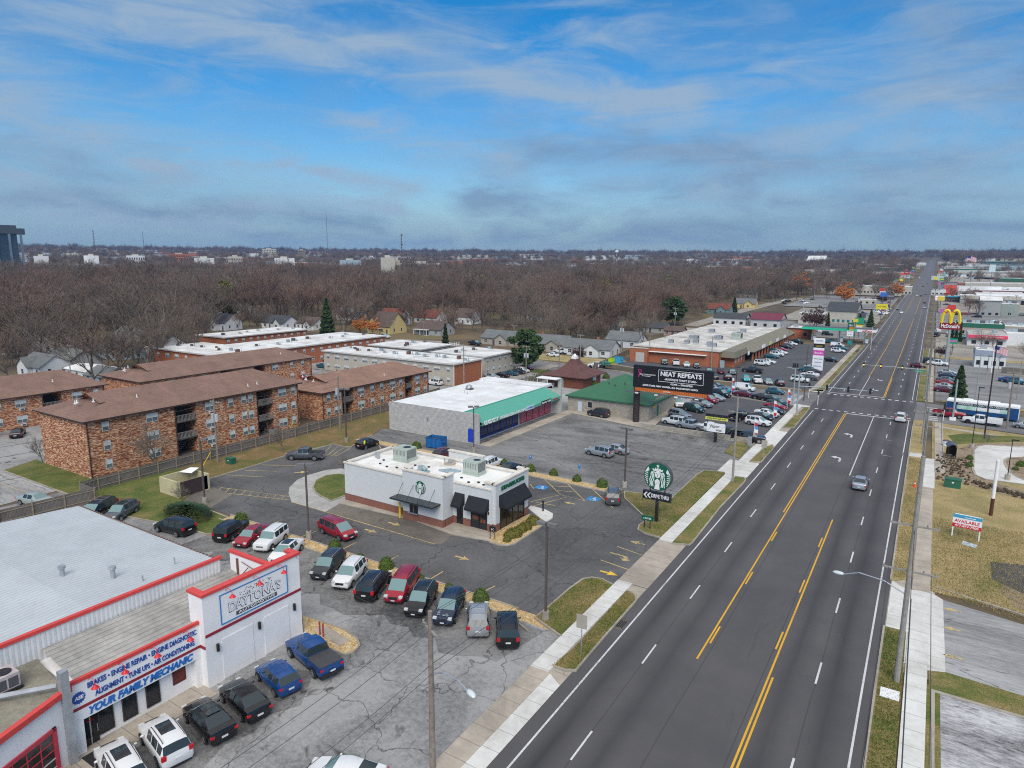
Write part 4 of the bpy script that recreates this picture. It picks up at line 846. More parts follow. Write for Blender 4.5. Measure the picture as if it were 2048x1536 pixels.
def apt(name,label,x0,x1,y0,y1,floors,zr,breezes,wins,fh=2.75,group='brick apartment blocks',rm=None,zb=0,hip=4.5):
    R=thing(name,label,'apartment block',group=group); h=floors*fh+.15
    b=MB(); ys=[y0]
    for (a,c) in breezes: ys+=[a,c]
    ys.append(y1)
    for i in range(0,len(ys),2):
        b.box(x0,x1,ys[i],ys[i+1],zb,h)
    for (a,c) in breezes: b.box(x0,x1-3.6,a,c,zb,h)
    b.build('wall',m_bmix,R)
    for (a,c) in breezes:
        s=MB()
        for f in range(0,floors): 
            s.box(x1-3.6,x1-.05,a,c,f*fh-.12 if f else zb,f*fh+.03 if f else .05)
        s.box(x1-3.6,x1-3.55,a,c,zb,h); s.build('breezeway_floor',m_slab,R)
        for f in range(1,floors):
            r=MB(); z=f*fh; r.box(x1-.12,x1-.06,a,c,z+1.0,z+1.07); r.box(x1-.12,x1-.06,a,c,z+.1,z+.16)
            n=int((c-a)/.22)
            for k in range(n+1): yy=a+(c-a)*k/n; r.box(x1-.11,x1-.07,yy-.035,yy+.035,z+.1,z+1.05)
            r.build('railing',m_rail,R)
        s=MB()
        for k in range(9): s.box(x1-2.6,x1-1.5,a+.3+k*.27,a+.57+k*.27,.0+k*.28,.06+k*.28)
        s.tube([(x1-1.45,a+.3,.9),(x1-1.45,a+2.8,3.5)],.04); s.build('stairs',m_rail,R)
    for f in range(floors):
        for (y,t) in wins:
            z=f*fh+.95
            if t==1: awin(R,x1,y,z,.95,1.35)
            else:
                awin(R,x1,y,z,1.75,1.35,2)
                if t==3: wallac(R,x1,y+.1,z-.55)
    b=MB(); hiproof(b,x0,x1,y0,y1,h,zr,.6,hip=hip); b.build('roof',[rm or m_shr,m_fasc,m_bmix],R)
    b=MB()
    for c in (x1+.02,): 
        b.box(c,c+.1,y0+.1,y0+.2,zb,h-.1); b.box(c,c+.1,y1-.3,y1-.2,zb,h-.1)
        for (a,cc) in breezes: b.box(c,c+.1,a-.2,a-.1,zb,h-.1)
    b.build('downpipe',m_fasc,R)
    rr=random.Random(len(label)); xm=(x0+x1)/2
    for k in range(7 if floors==3 else 5):
        if k<4: y=y0+1.2+rr.random()*2.6; x=xm+(rr.random()-.5)*7; z=h+.25+(zr-h)*(min(y-y0+.6,5)/5.1)*.8
        else: y=y0+8+rr.random()*(y1-y0-14); x=xm+2.5+rr.random()*3; z=h+(zr-h)*(1-(x-xm)/((x1-x0)/2+.6))-.1
        b=MB(); b.cyl(0,0,0,.5,.07,n=6); b.box(-.2,.2,-.12,.12,0,.12); b.build('vent_pipe',m_wht2,R,loc=(x,y,z))
    return R
A=apt('apartment_block','three storey mixed tan brick block with brown hip roof, nearest the wooden fence',-110.7,-97.2,44.0,80.6,3,11.0,[(57.0,60.4),(72.2-.4,75.0)],
  [(46.6,1),(53.3,2),(62.8,3),(66.6,1),(69.4-.3,1),(71-.6,3) if 0 else (70.6-.2,1),(77.0,2),(79.4,1)])
D=apt('apartment_block','two storey mixed tan brick block with brown roof, right of the three storey block',-110.5,-97.0,86.0,118.0,2,7.9,[(91.3,94.3),(110.0,112.4)],
  [(87.6,1),(89.9,2),(96.3,3),(99.6,1),(102.4,1),(105.8,3),(108.4,1),(114.0,3),(116.8,1)],rm=m_shr2)
Cc=apt('apartment_block','mixed tan brick block whose long brown roof shows behind the three storey block',-152.5,-137,73.5,118.5,2,8.2,[(92,95),(101,104)],
  [(76,1),(80,2),(84,1),(88,2),(97.5,2),(107,2),(112,1),(115.5,1)])
B=apt('apartment_block','two storey mixed tan brick block cut by the left edge of the photo',-152.5,-138.5,28,67.0,2,8.9,[(35,38),(56.0,59.2)],
  [(41,2),(45,1),(48.8,1),(52.3,3),(61.8,2),(65.3,1)],fh=2.9,hip=4.5)
# ground level condensers by the blocks
for i,(px,py,lb) in enumerate([(219,946,'dark air conditioning condenser at the foot of the three storey block'),(249,937,'pale grey air conditioning condenser on a pad beside a dark one'),(546,868,'grey condenser by the right end of the three storey block'),(566,860,'dark condenser second from the right end of the three storey block'),(581,857,'dark condenser nearest the gap between the two brick blocks')]):
    x,y=g(px,py); b=MB(); b.box(x-.45,x+.45,y-.45,y+.45,.1,.95); b.cyl(x,y,.95,1.0,.34,n=12,mi=1); tag(b.build('condenser',[m_galv if i in(1,2) else m_grey,m_blk]),lb,'condenser','condensers beside the brick blocks')
# flat roofed long blocks
def flat(label,x0,x1,y0,y1,h,wm,em,face='S',nwin=8,mats=None,poly=None,seed=1,units=10,floors=2,endwins=0):
    R=thing('flat_roofed_block',label,'apartment block',group='flat roofed apartment blocks'); t=.25
    b=MB(); b.box(x0,x1,y0,y1,0,h-.35); b.build('wall',wm,R)
    if em is not None:
        b=MB(); b.box(x1,x1+.08,y0-.05,y1+.05,0,h-.3); b.build('end_wall',em,R)
        b=MB(); b.box(x1+.0,x1+.15,y0-.16,y0-.06,0,h-.35);b.box(x1+.0,x1+.15,y1+.06,y1+.16,0,h-.35); b.build('corner_trim',m_wht2,R)
    b=MB(); b.box(x0-.5,x1+.5,y0-.5,y1+.5,h-.35,h); b.box(x0-.35,x1+.35,y0-.35,y1+.35,h,h+.02,1); b.build('roof',[m_wfascia,m_roofw],R)
    for f in range(floors):
        z=f*2.6+.9
        L=(x1-x0) if face=='S' else (y1-y0)
        for k in range(nwin):
            u=(k+.5)/nwin*L
            if face=='S': awin(R,x0+u,y0,z,1.9 if k%3 else 1.1,1.15,2 if k%3 else 1,'S')
            else: awin(R,x1,y0+u,z,1.0,1.15,1,'E')
        for k in range(endwins): awin(R,x1+.0,y0+(k+.5)/endwins*(y1-y0),z,1.5,1.15,2,'E')
    rr=random.Random(seed)
    for k in range(units):
        if face=='S': x=x0+(k+.6)/units*(x1-x0)+rr.uniform(-1,1); y=(y0+y1)/2+rr.uniform(-2,2)
        else: y=y0+(k+.6)/units*(y1-y0)+rr.uniform(-1,1); x=(x0+x1)/2+rr.uniform(-3,3)
        s=rr.uniform(.5,.95); b=MB(); b.box(x-s/2,x+s/2,y-s/2,y+s/2,h+.02,h+.02+s*.9,0); b.cyl(x,y,h+.02+s*.9,h+.06+s*.9,s*.35,n=8,mi=1); b.tube([(x+s,y+.5,h+.02),(x+s,y+.5,h+rr.uniform(.4,.9))],.05,5,mi=1)
        b.tube([(x+s/2,y,h+.1),(x+s*1.6,y+.6,h+.1)],.04,5,mi=1); b.build('rooftop_unit',[rr.choice([m_grey,m_galv,mat('brown_unit_metal',(.14,.07,.05),.6),m_acb]),m_blk],R)
    return R
flat('long beige flat roofed block with a red brick end wall and grey roof units',-145,-98.7,130.0,141.8,5.7,m_tansd,m_bred,'S',13,seed=2,units=14)
flat('red brick flat roofed block running back from behind the beige block',-178,-157.5,122,168.5,5.8,m_bred,None,'E',14,seed=3,units=9)
flat('red brick wing of white roofed block, left of the long red brick block',-189,-157.5,106,121.3,5.8,m_bred,None,'S',7,seed=4,units=7)
flat('farthest red brick flat roofed block in front of the houses',-213,-198,135,170,5.6,m_bred,None,'E',12,seed=5,units=6)
flat('small square flat roofed block with white picket fence beside it',-146.5,-126,150,164.4,5.3,m_tansd,None,'E',5,seed=6,units=4)
flat('beige flat roofed block with cars parked along its windows',-119,-101.2,147,162,5.4,m_tansd,None,'E',5,seed=7,units=4)
b=MB(); b.box(-119.5,-100.8,146.2,146.6,0,5.6); 
# low brown fence in front of far red block
# ======================= SHOPPING STRIP
m_mans=ribbed('olive_ribbed_mansard',(.25,.23,.165),3,.45,.3,.7,.2)
R=thing('shopping_strip','long red brick shopping strip with white flat roofs and olive mansard canopy','shops')
b=MB(); b.box(-79,-52,198.5,245,0,4.7); b.box(-52,-48.4,202.5,216,0,3.4); b.box(-80,-52,245,292,0,4.4); b.box(-79.2,-73.5,196.2,198.5,0,4.3); b.build('wall',m_bred,R)
b=MB(); b.box(-79.2,-51.5,198.2,245.2,4.7,4.95); b.box(-80.2,-51.5,245.2,293,4.6,4.8); b.box(-79.3,-73.4,196.1,198.2,4.3,4.45); b.box(-72,-56,245,292,4.81,4.9); b.build('roof',membrane('streaked_white_roof',(.70,.69,.64),(.34,.31,.27),.8),R)
b=MB(); b.box(-78.9,-55.5,197.3,198.5,3.35,3.5); b.build('rear_canopy',m_wht2,R)
b=MB()
b.add([(-51.3,200.8,4.95),(-48,200.8,4.7),(-47.6,200.6,2.9),(-54.5,200.6,2.9),(-54.5,200.8,4.95),(-51.3,216,4.95),(-48,216,4.7),(-47.6,216,2.9)],[(3,2,1,0,4),(2,7,6,1),(1,6,5,0)]); 
b.add([(-51.3,216,5.0),(-46.2,218,3.0),(-46.2,294.2,3.0),(-51.3,293,5.0),(-51.3,215.9,3.0),(-46.2,218,2.75),(-46.2,294.2,2.75),(-51.3,294.2,2.75)],[(0,1,2,3),(0,4,1),(1,5,6,2),(3,2,7),(4,7,6,5)]); b.build('canopy',m_mans,R)
for k in range(17): 
    b=MB(); y=219+k*4.6; b.box(-46.9,-46.45,y,y+.4,0,2.8); b.build('canopy_post',m_bred,R)
for k in range(16): window(R,-52,221.5+k*4.6,.3,3.4,2.2,'E',m_blk,m_glass,3,1,'shopfront_window')
for k in range(3): window(R,-48.4,204.5+k*3.6,1,.9,1.5,'E',m_frame,m_glass2,1,1)
for (y,w_,c,s) in ((211.2,1.8,m_wht2,''),(232.5,5,m_wht2,'WASH'),(244,4,mat('sign_pale_yellow',(.7,.66,.3),.5),'PIZZA'),(256,3.5,m_wht2,'NAILS'),(270,4,m_wht2,'SALON')):
    b=MB(); b.box(-46.3,-46.15,y-w_/2,y+w_/2,2.9,4.0); b.build('sign',c,R)
for i,(x,y,sx,sy,sz) in enumerate([(-68,226,3,2.4,1.2),(-61,231,2.5,2.5,1.1),(-56,236,3.2,3,2.0),(-64,215,1.6,1.4,.9),(-59,213,1.5,1.5,.8),(-57,209,2.6,1.5,.9),(-71,211,1.5,1.2,1),(-66,212,1.5,1.2,1),(-70,255,2,2,1),(-60,262,2,1.6,1)]): acunit(R,x,y,4.95 if y<245 else 4.9,sx,sy,sz,m_acg if i==2 else m_galv)
b=MB(); b.box(-77.2,-74.4,196.12,196.2,.1,3.1); b.build('roller_door',mat('pale_roller_door',(.5,.48,.45),.6,0,.05),R)
b=MB(); b.box(-51.5,-50.2,198.42,198.5,.1,2.3); b.build('door',m_acb,R)
# ======================= HOUSES
m_gsh=ribbed('grey_roof_shingle',(.19,.205,.205),2,.16,.12,.95,.25); m_dsh=ribbed('dark_roof_shingle',(.075,.08,.09),2,.16,.12,.95,.25); m_bsh=ribbed('brown_roof_shingle',(.14,.10,.085),2,.16,.12,.95,.25); m_rsh=ribbed('rust_roof_shingle',(.22,.07,.05),2,.16,.12,.95,.25)
def house(label,px,py,w,d,h,zr,wm,rm,rz=0,wing=None,chim=None,mode='g',ex=None,garage=False,porch=False,group='houses of the neighbourhood',xy=None):
    x,y=xy if xy else gt(px,py)
    R=thing('house',label,'house',(x,y,T(x,y)-.1),rz,group)
    b=MB(); b.box(-w/2,w/2,0,d,-.5,h)
    b.add([(-w/2,0,h),(-w/2,d,h),(-w/2,d/2,zr-.12)],[(0,2,1)]); b.add([(w/2,0,h),(w/2,d,h),(w/2,d/2,zr-.12)],[(0,1,2)])
    if wing: wx,ww,wd,wz=wing; b.box(wx-ww/2,wx+ww/2,-wd,0,-.5,h); b.add([(wx-ww/2,-wd,h),(wx+ww/2,-wd,h),(wx,-wd,wz-.1)],[(0,1,2)])
    b.build('wall',wm,R)
    e=.4; k=(zr-h)/(d/2); ze=h-e*k; b=MB()
    def slab(p,q,r_,s,t=.14): b.add([p,q,r_,s]+[(v[0],v[1],v[2]-t) for v in (p,q,r_,s)],[(0,1,2,3),(7,6,5,4),(0,4,5,1),(1,5,6,2),(2,6,7,3),(3,7,4,0)])
    slab((-w/2-e,-e,ze),(w/2+e,-e,ze),(w/2+e,d/2,zr),(-w/2-e,d/2,zr)); slab((w/2+e,d+e,ze),(-w/2-e,d+e,ze),(-w/2-e,d/2,zr),(w/2+e,d/2,zr))
    if wing:
        back=(wz-h)/k; kk=(wz-h)/(ww/2); zz=h-e*kk
        slab((wx-ww/2-e,-wd-e,zz),(wx,-wd-e,wz),(wx,back,wz),(wx-ww/2-e,-e if 0 else zz and 0,zz)) ; slab((wx,-wd-e,wz),(wx+ww/2+e,-wd-e,zz),(wx+ww/2+e,0,zz),(wx,back,wz))
    rf=b.build('roof',rm,R)
    if chim: c=MB(); c.box(chim-.35,chim+.35,d/2+.2,d/2+.9,zr-.9,zr+.7); c.build('chimney',m_bred,rf)
    xs=[-w*.32,0,w*.32] if not wing else [q for q in (-w*.36,-w*.12,w*.12,w*.36) if abs(q-wx)>ww/2+.4]
    for i,q in enumerate(xs[:3]):
        if i==1 or len(xs)==1: 
            c=MB(); c.box(q-.45,q+.45,-.06,0,0,2.05); c.build('door',m_dred if garage else m_grey,R)
        else: window(R,q,0,.9,1.3,1.2,'S',m_frame,m_glass,2,2)
    if wing: window(R,wx,-wd,.8,1.2,1.3,'S',m_frame,m_glass,1,2)
    for q in (d*.28,d*.7): window(R,w/2,q,.9,.8,1.4,'E',m_frame,m_glass,1,2)
    if porch:
        c=MB(); c.box(-w*.45,w*.1,-2.2,-.0,2.3,2.5); 
        for q in (-w*.43,-w*.18,w*.08): c.box(q-.1,q+.1,-2.1,-1.9,-.4,2.3)
        c.box(-w*.45,w*.1,-2.2,0,-.4,.05); c.build('porch',m_frame,R)
    return R
m_hw=mat('white_lap_siding',(.68,.69,.68),.8,0,.06,1); m_hb=mat('pale_blue_siding',(.33,.42,.48),.8,0,.06,1); m_hy=mat('yellow_siding',(.60,.47,.20),.8,0,.06,1); m_hg=mat('grey_siding',(.34,.35,.34),.8,0,.06,1); m_hs=mat('stone_veneer',(.40,.35,.29),.9,0,.25,3); m_hgr=mat('blue_green_siding',(.14,.24,.25),.8,0,.06,1)
house('grey and stone ranch house with grey roof behind the beige block',995,690,15,8.5,2.9,5.4,m_hs,m_gsh,wing=(2.6,5,2.2,4.6),porch=False)
house('white gabled house with stone wing behind the big round pine',1092,702,15,8.5,2.9,5.6,m_hs,m_gsh,wing=(3.0,4.4,1.4,4.3),chim=-4)
house('white house with dark bare shrub in front and pale grey roof',1172,712,17,9,2.9,5.4,m_hw,m_gsh,wing=(2.6,5.2,2,4.4),chim=2)
house('plain white house with grey gable roof beside the utility pole',1243,695,12.5,9,3.1,5.8,m_hw,m_gsh)
house('dark roofed low house behind the plain white house',1300,665,14,8,2.6,4.6,m_hg,m_dsh)
house('small maroon roofed shed house behind the brick strip',1345,672,8,6,2.6,4.2,mat('dusty_pink_wall',(.4,.26,.23),.9),m_bsh)
house('white gabled bungalow with steep dark roof at the left of the red flat block',437,660,9,9,3.6,7.2,m_hw,m_dsh,wing=(-1,4.5,2,6.0),porch=True)
house('white bungalow with long dark roof, left of the tan roofed bungalow',545,657,15,9,3,5.9,m_hw,m_dsh,wing=(4.5,4.5,1.5,5))
house('tan roofed white bungalow near the tall dark evergreen',609,659,11,9,3,5.6,m_hw,m_bsh,wing=(3,4,1.4,4.6))
house('yellow two storey house with brown gables and front porch',760,667,11,11,3.6,9.2,m_hy,m_bsh,wing=(-3,6,1.5,7.6),porch=True,chim=3)
house('rust roofed house directly behind the yellow house',778,650,13,9,4.4,8.0,m_hw,m_rsh,wing=(4,5,1.2,7))
house('brown roofed low house with white porch right of the yellow house',855,670,14,10,2.8,6.0,m_hg,m_bsh,porch=True)
house('house with rust red hipped roof among bare trees',850,646,14,9,3.2,6.5,m_hw,m_rsh)
house('white steep gabled house peeking out of the bare trees in the centre',925,648,10,9,4.0,7.6,m_hw,m_bsh)
house('pale gabled outbuilding at the left edge behind the brick block',60,752,12,8,3.0,5.8,m_hw,m_gsh,wing=(-1,6,1.2,5.2))
house('grey roofed house left of the thick leaning tree',110,742,13,10,2.9,6.0,m_hg,m_gsh)
house('low white building with rust stained flat looking roof by the thick tree',155,760,12,8,2.8,3.6,m_hw,m_roofw)
house('blue grey garage beside the thick leaning tree',190,770,9,7,2.6,4.4,m_hb,m_gsh)
house('white house half hidden by the row of big bare trees on the left',300,705,13,9,3.2,6.2,m_hw,m_dsh,wing=(3,5,1.4,5.2))
house('pale house behind the leftmost street trees',215,718,12,9,3.0,5.9,m_hb,m_gsh)
house('blue green bungalow with brick red roof near the right hand houses',1435,628,13,9,3.2,6.2,m_hgr,m_rsh,wing=(2,5,1.5,5))
house('yellow bungalow with grey roof by the evergreen on the right',1487,616,14,10,3.2,6.3,m_hy,m_gsh,wing=(3,5,1.5,5.2))
house('white bungalow deepest of the right hand group of houses',1495,595,12,9,3.2,6.0,m_hw,m_dsh)
hid=[(35,705,'white'),(380,640,'grey'),(470,625,'white'),(690,640,'white'),(715,600,'pale'),(940,600,'white'),(1045,590,'white'),(1060,640,'grey'),(1120,650,'tan'),(1150,575,'white'),(1200,660,'tan'),(1290,600,'pale'),(1330,585,'white'),(170,640,'grey'),(560,600,'white'),(500,590,'pale'),(830,590,'orange'),(980,570,'white'),(240,690,'white'),(120,700,'tan'),(330,590,'white'),(1400,590,'grey')]
nm={'white':(m_hw,m_gsh),'grey':(m_hg,m_dsh),'pale':(m_hb,m_gsh),'tan':(m_hs,m_bsh),'orange':(mat('orange_wall',(.6,.2,.1),.8),mat('orange_roof',(.62,.17,.09),.8))}
near_={35:'left edge',380:'flat red block',470:'dark bungalows',690:'tall dark evergreen',715:'wood behind the yellow house',940:'middle of the wood',1045:'wood above the green roof',1060:'lane behind the pine',1120:'white gabled house',1150:'far wood',1200:'yard of the plain white house',1290:'wood above the billboard',1330:'far wood above the brick strip',170:'left wood',560:'wood above the dark bungalow',500:'far left wood',830:'pine in the central wood',980:'far central wood',240:'street behind the big bare trees',120:'bare trees at far left',330:'far wood above the long roof',1400:'wood left of the church'}
for (px,py,k) in hid: house('%s house half hidden by bare trees, %s'%(k,'near the '+near_[px]),px,py,11+px%4,9,3.3,6.6,nm[k][0],nm[k][1],wing=(2,5,1.3,5.4) if px%2 else None)
# ======================= STORES AND SHEDS ALONG THE AVENUE AND BEYOND
m_redroof=mat('bright_red_roof',(.45,.05,.03),.6,0,.1,.5); m_mar=mat('maroon_metal_roof',(.16,.02,.045),.55,0,.1,.5); m_dgr=mat('dark_green_fascia',(.015,.13,.075),.6,0,.1,1); m_cream=mat('cream_render',(.48,.45,.38),.85,0,.1,.6); m_mint=mat('mint_fascia',(.03,.55,.32),.5,0,.05,1)
def store(name,label,cat,pl,pr,depth,h,wm,rm=None,band=None,bh=.8,nw=5,par=.5,units=3,gable=None,glz=m_glass,awning=None,mode=gt,sign=None,group=None):
    x0,y0=mode(*pl); x1,y1=mode(*pr); y=(y0+y1)/2; z=T((x0+x1)/2,y); w=x1-x0; cx_=(x0+x1)/2
    R=thing(name,label,cat,(cx_,y,z-.05),0,group); b=MB(); b.box(-w/2,w/2,0,depth,-3 if z>0 else 0,h); b.build('wall',wm,R)
    b=MB()
    if gable: b.add([(-w/2-.5,-.6,h-.1),(w/2+.5,-.6,h-.1),(w/2+.5,depth/2,gable),(-w/2-.5,depth/2,gable),(w/2+.5,depth+.6,h-.1),(-w/2-.5,depth+.6,h-.1)],[(0,1,2,3),(3,2,4,5),(5,4,1,0)]); b.add([(-w/2,0,h),(-w/2,depth,h),(-w/2,depth/2,gable-.1),(w/2,0,h),(w/2,depth,h),(w/2,depth/2,gable-.1)],[(0,2,1),(3,4,5)],1)
    else: b.box(-w/2+.01,w/2-.01,.01,depth-.01,h,h+.1)
    b.build('roof',[rm or m_roofw,wm],R)
    if band and not gable:
        b=MB(); b.box(-w/2-.15,w/2+.15,-.15,.15,h-bh,h+par); b.box(w/2-.15,w/2+.15,.15,depth,h-bh,h+par); b.box(-w/2-.15,-w/2+.15,.15,depth,h-bh,h+par); b.build('fascia',band,R)
    if awning: b=MB(); b.add([(-w/2,0,h-.3),(w/2,0,h-.3),(w/2,-1.4,h-1.4),(-w/2,-1.4,h-1.4),(-w/2,0,h-1.4),(w/2,0,h-1.4)],[(0,3,2,1),(0,4,3),(1,2,5),(3,4,5,2)]); b.build('awning',awning,R)
    for k in range(nw): window(R,-w/2+(k+.5)/nw*w,0,.8,min(1.6,w/nw*.6),min(1.5,h*.4),'S',m_frame,glz,1,1)
    for k in range(2): window(R,w/2,depth*(.3+.4*k),.8,1.4,min(1.5,h*.4),'E',m_frame,glz,1,1)
    for k in range(units):
        if gable: break
        b=MB(); q=-w/2+(k+.6)/units*w*.9; b.box(q-.9,q+.9,depth*.5-.8,depth*.5+.8,h+.1,h+1.2); b.build('rooftop_unit',[m_galv,m_acb,m_grey][k%3],R)
    if sign:
        t,sm,bm,sw,sh=sign; b=MB(); b.box(-sw/2,sw/2,-.3,-.16,h-.3-sh,h-.2); s=b.build('sign',bm,R); text(t,sh*.7,sm,s,(0,-.33,h-.25-sh/2),RX,width=sw*.8)
    return R
# church hall, old shops, fuel station
store('church_hall','long church hall with dark slate gable roof and teal windows',' hall'.strip(),(1650,647),(1712,648),26,6.5,m_cream,m_dsh,gable=10.5,nw=6,glz=mat('teal_glass',(.02,.16,.17),.3))
store('flat_hall','cream flat roofed hall beside the dark red bushy tree','hall',(1595,648),(1650,650),14,5.5,m_cream,m_roofw,units=3,nw=2)
store('grey_shop','grey building with two maroon gable roofs behind the brick strip','shop',(1500,655),(1560,658),14,4.2,mat('light_grey_wall',(.5,.5,.5),.8),m_mar,gable=7,nw=3)
store('white_gabled_shop','white shop with three small gables behind the long white roofs','shop',(1424,650),(1492,652),10,3.8,m_hw,m_dsh,gable=6,nw=4)
x,y=gt(1605,675)
FS=store('fuel_station','brown brick fuel station shop with small green awning','fuel station',(1572,674),(1622,677),12,4.0,m_bred,m_pale if 0 else m_roofw,nw=2,units=2,band=m_fasc,bh=.4,par=.1)
R=thing('fuel_canopy','mint green fuel station canopy over the pumps','canopy',(*gt(1672,683),0)); x,y,_=R.location; R.location.z=T(x,y)
b=MB(); b.box(-12.5,14,-4,5,4.7,5.6); b.build('canopy_roof',[m_grey],R); b=MB(); b.box(-12.6,7.5,-4.12,-4.0,4.7,5.65); b.build('fascia',m_mint,R); b=MB(); b.box(7.5,14.1,-4.14,-4.0,4.7,5.65); b.box(14.0,14.12,-4,5,4.7,5.65); f=b.build('fascia',m_wht2,R); text('eZgo',.9,m_redt,f,(11,-4.2,5.15),RX,width=3.4,bold=.02)
for q in (-9,1,10): 
    b=MB(); b.box(q-.25,q+.25,.2,.7,0,4.7); b.build('post',m_wht2,R)
for q in (-8,2,11):
    b=MB(); b.box(q-.5,q+.5,-1,-.4,.1,1.7); b.box(q-.52,q+.52,-1.02,-.38,1.7,2.1,1); b.build('fuel_pump',[m_wht2,m_mint],R)
store('motel','long pale two storey motel with many small windows','motel',(1714,586),(1822,590),16,7,m_cream,m_roofw,band=m_wht2,bh=.4,par=.2,nw=16,units=5)
store('white_shed','white shed left of the rust leaved tree','shed',(1616,578),(1652,579),10,4,m_hw,m_roofw,nw=3)
store('low_office','low pale office beside the yellow roadside sign','office',(1716,608),(1752,610),10,3.5,m_cream,m_roofw,nw=3)
store('arena','white domed arena far off on the left of the avenue','arena',(1612,527),(1650,527),60,8,m_hw,m_roofw,gable=22,nw=6)
store('school','long tan school building with flat white roofs far off','school',(1715,540),(1806,542),50,12,m_cream,m_roofw,band=m_wht2,nw=9,units=6)
store('red_shop','shop with bright orange red roof left of the far junction','shop',(1800,556),(1826,557),14,5,m_cream,m_redroof,gable=8,nw=2)
store('low_warehouse','low grey warehouse beyond the motel','warehouse',(1780,553),(1826,553),30,6,m_hg,m_roofw,nw=6)
store('warehouse','long white warehouse roof among the trees left of the motel','warehouse',(1614,553),(1690,554),20,5,m_hw,m_roofw,nw=6)
# right hand side
store('green_store','long store with dark green fascia behind the tall arches sign','shop',(1913,672),(2004,672),16,5.0,m_hs,m_roofw,band=m_dgr,bh=1.4,par=.4,nw=4,units=9)
store('grey_store_wing','grey store wing running off the right edge','shop',(2005,672),(2080,677),14,4.4,m_hs,m_roofw,nw=3,units=3)
rs=store('restaurant','white flat roofed restaurant with crimson awning','restaurant',(1934,692),(2012,694),18,4.6,m_hw,m_roofw if 0 else membrane('taupe_membrane',(.5,.46,.42),(.38,.34,.3),.8),awning=mat('crimson_awning',(.55,.02,.08),.6,0,.1,1),nw=3,units=2)
text('CAFE & GRILL',.7,m_wht2,rs,(1,-.9,3.75),(math.radians(50),0,0),width=8)
store('white_store_wing','white plain wing at the right of the crimson awning restaurant','shop',(2010,691),(2080,695),16,4.8,m_hw,m_roofw,nw=0,units=5)
store('drive_in','small white building with blue grey band and white roof near the flag','shop',(1948,735),(2009,737),10,5.2,m_hw,m_roofw,band=mat('blue_grey_band',(.30,.34,.42),.6),bh=1.6,par=.1,nw=4,units=2)
store('grey_two_storey','two storey grey sided building with white hip roof','offices',(1958,632),(2000,634),16,9,m_hg,m_roofw,gable=11,nw=3)
store('grey_annex','grey annex with white roof right of the two storey building','offices',(2000,632),(2037,634),16,7,mat('sage_grey_wall',(.30,.35,.31),.8),m_roofw,nw=1)
store('orange_shop','shop with orange red barn roof and turquoise fascia','shop',(1887,596),(1910,597),12,4,m_bred,m_redroof,gable=10.5,nw=1)
store('turquoise_shop','low brown shop with turquoise fascia and pale roof','shop',(1890,605),(1931,606),10,4.3,m_fasc,m_roofw,band=mat('turquoise_fascia',(.05,.35,.48),.5),bh=.3,par=.6,nw=4)
store('tan_gable_shop','tan gabled shop right of the turquoise shop','shop',(1931,604),(1955,605),12,4,m_cream,m_bsh,gable=8,nw=2)
store('white_arcade','long white arcade with curved parapet on the right','shop',(1950,590),(2042,592),16,6,m_hw,m_roofw,band=m_wht2,bh=.5,par=1.2,nw=9,units=3)
store('red_roof_shop','shop with bright red band roof at the right edge','shop',(2032,604),(2080,606),12,4.4,m_cream,m_redroof,band=m_redroof,bh=1.3,nw=2,units=0)
store('purple_shop','low white shop with purple parapet beyond the orange roof','shop',(1886,584),(1912,585),10,4.5,m_hw,m_roofw,band=mat('purple_parapet',(.15,.08,.35),.6),nw=3)
store('pale_shop','pale low shop behind the white lit roadside screen','shop',(1862,590),(1886,591),10,4,m_hw,m_roofw,nw=3)
far=[((1888,556),(1932,556),30,6,m_hw,'blue fasciad long store beyond the yellow billboard',mat('sky_blue_fascia',(.12,.26,.36),.6)),((1890,534),(1960,534),60,8,m_cream,'pale big store beyond the flagpole car park',None),((1950,541),(2060,541),80,9,m_hb,'vast pale blue sales hall at the far right',None),((1955,530),(2070,530),60,9,m_redroof if 0 else m_bred,'long brick red sheds at the far right horizon',None),((1930,524),(1990,524),60,10,m_hw,'white store on the far right skyline',None),((2000,525),(2080,525),60,12,m_cream,'cream store on the far right skyline',None),((1900,546),(1920,546),20,5,m_hb,'small blue roofed shop right of the far junction',None),((1830,531),(1852,531),30,7,m_hw,'white shop left of the avenue near the horizon',None),((1875,529),(1900,529),40,7,m_cream,'pale store right of the avenue near the horizon',None),((1915,572),(1932,572),12,4,m_bred,'small red brick shop behind the bare trees on the right',None)]
for pl,pr,d,h,wm,lb,bd in far: store('store',lb,'shop',pl,pr,d,h,wm,m_roofw,band=bd,nw=5,units=3)
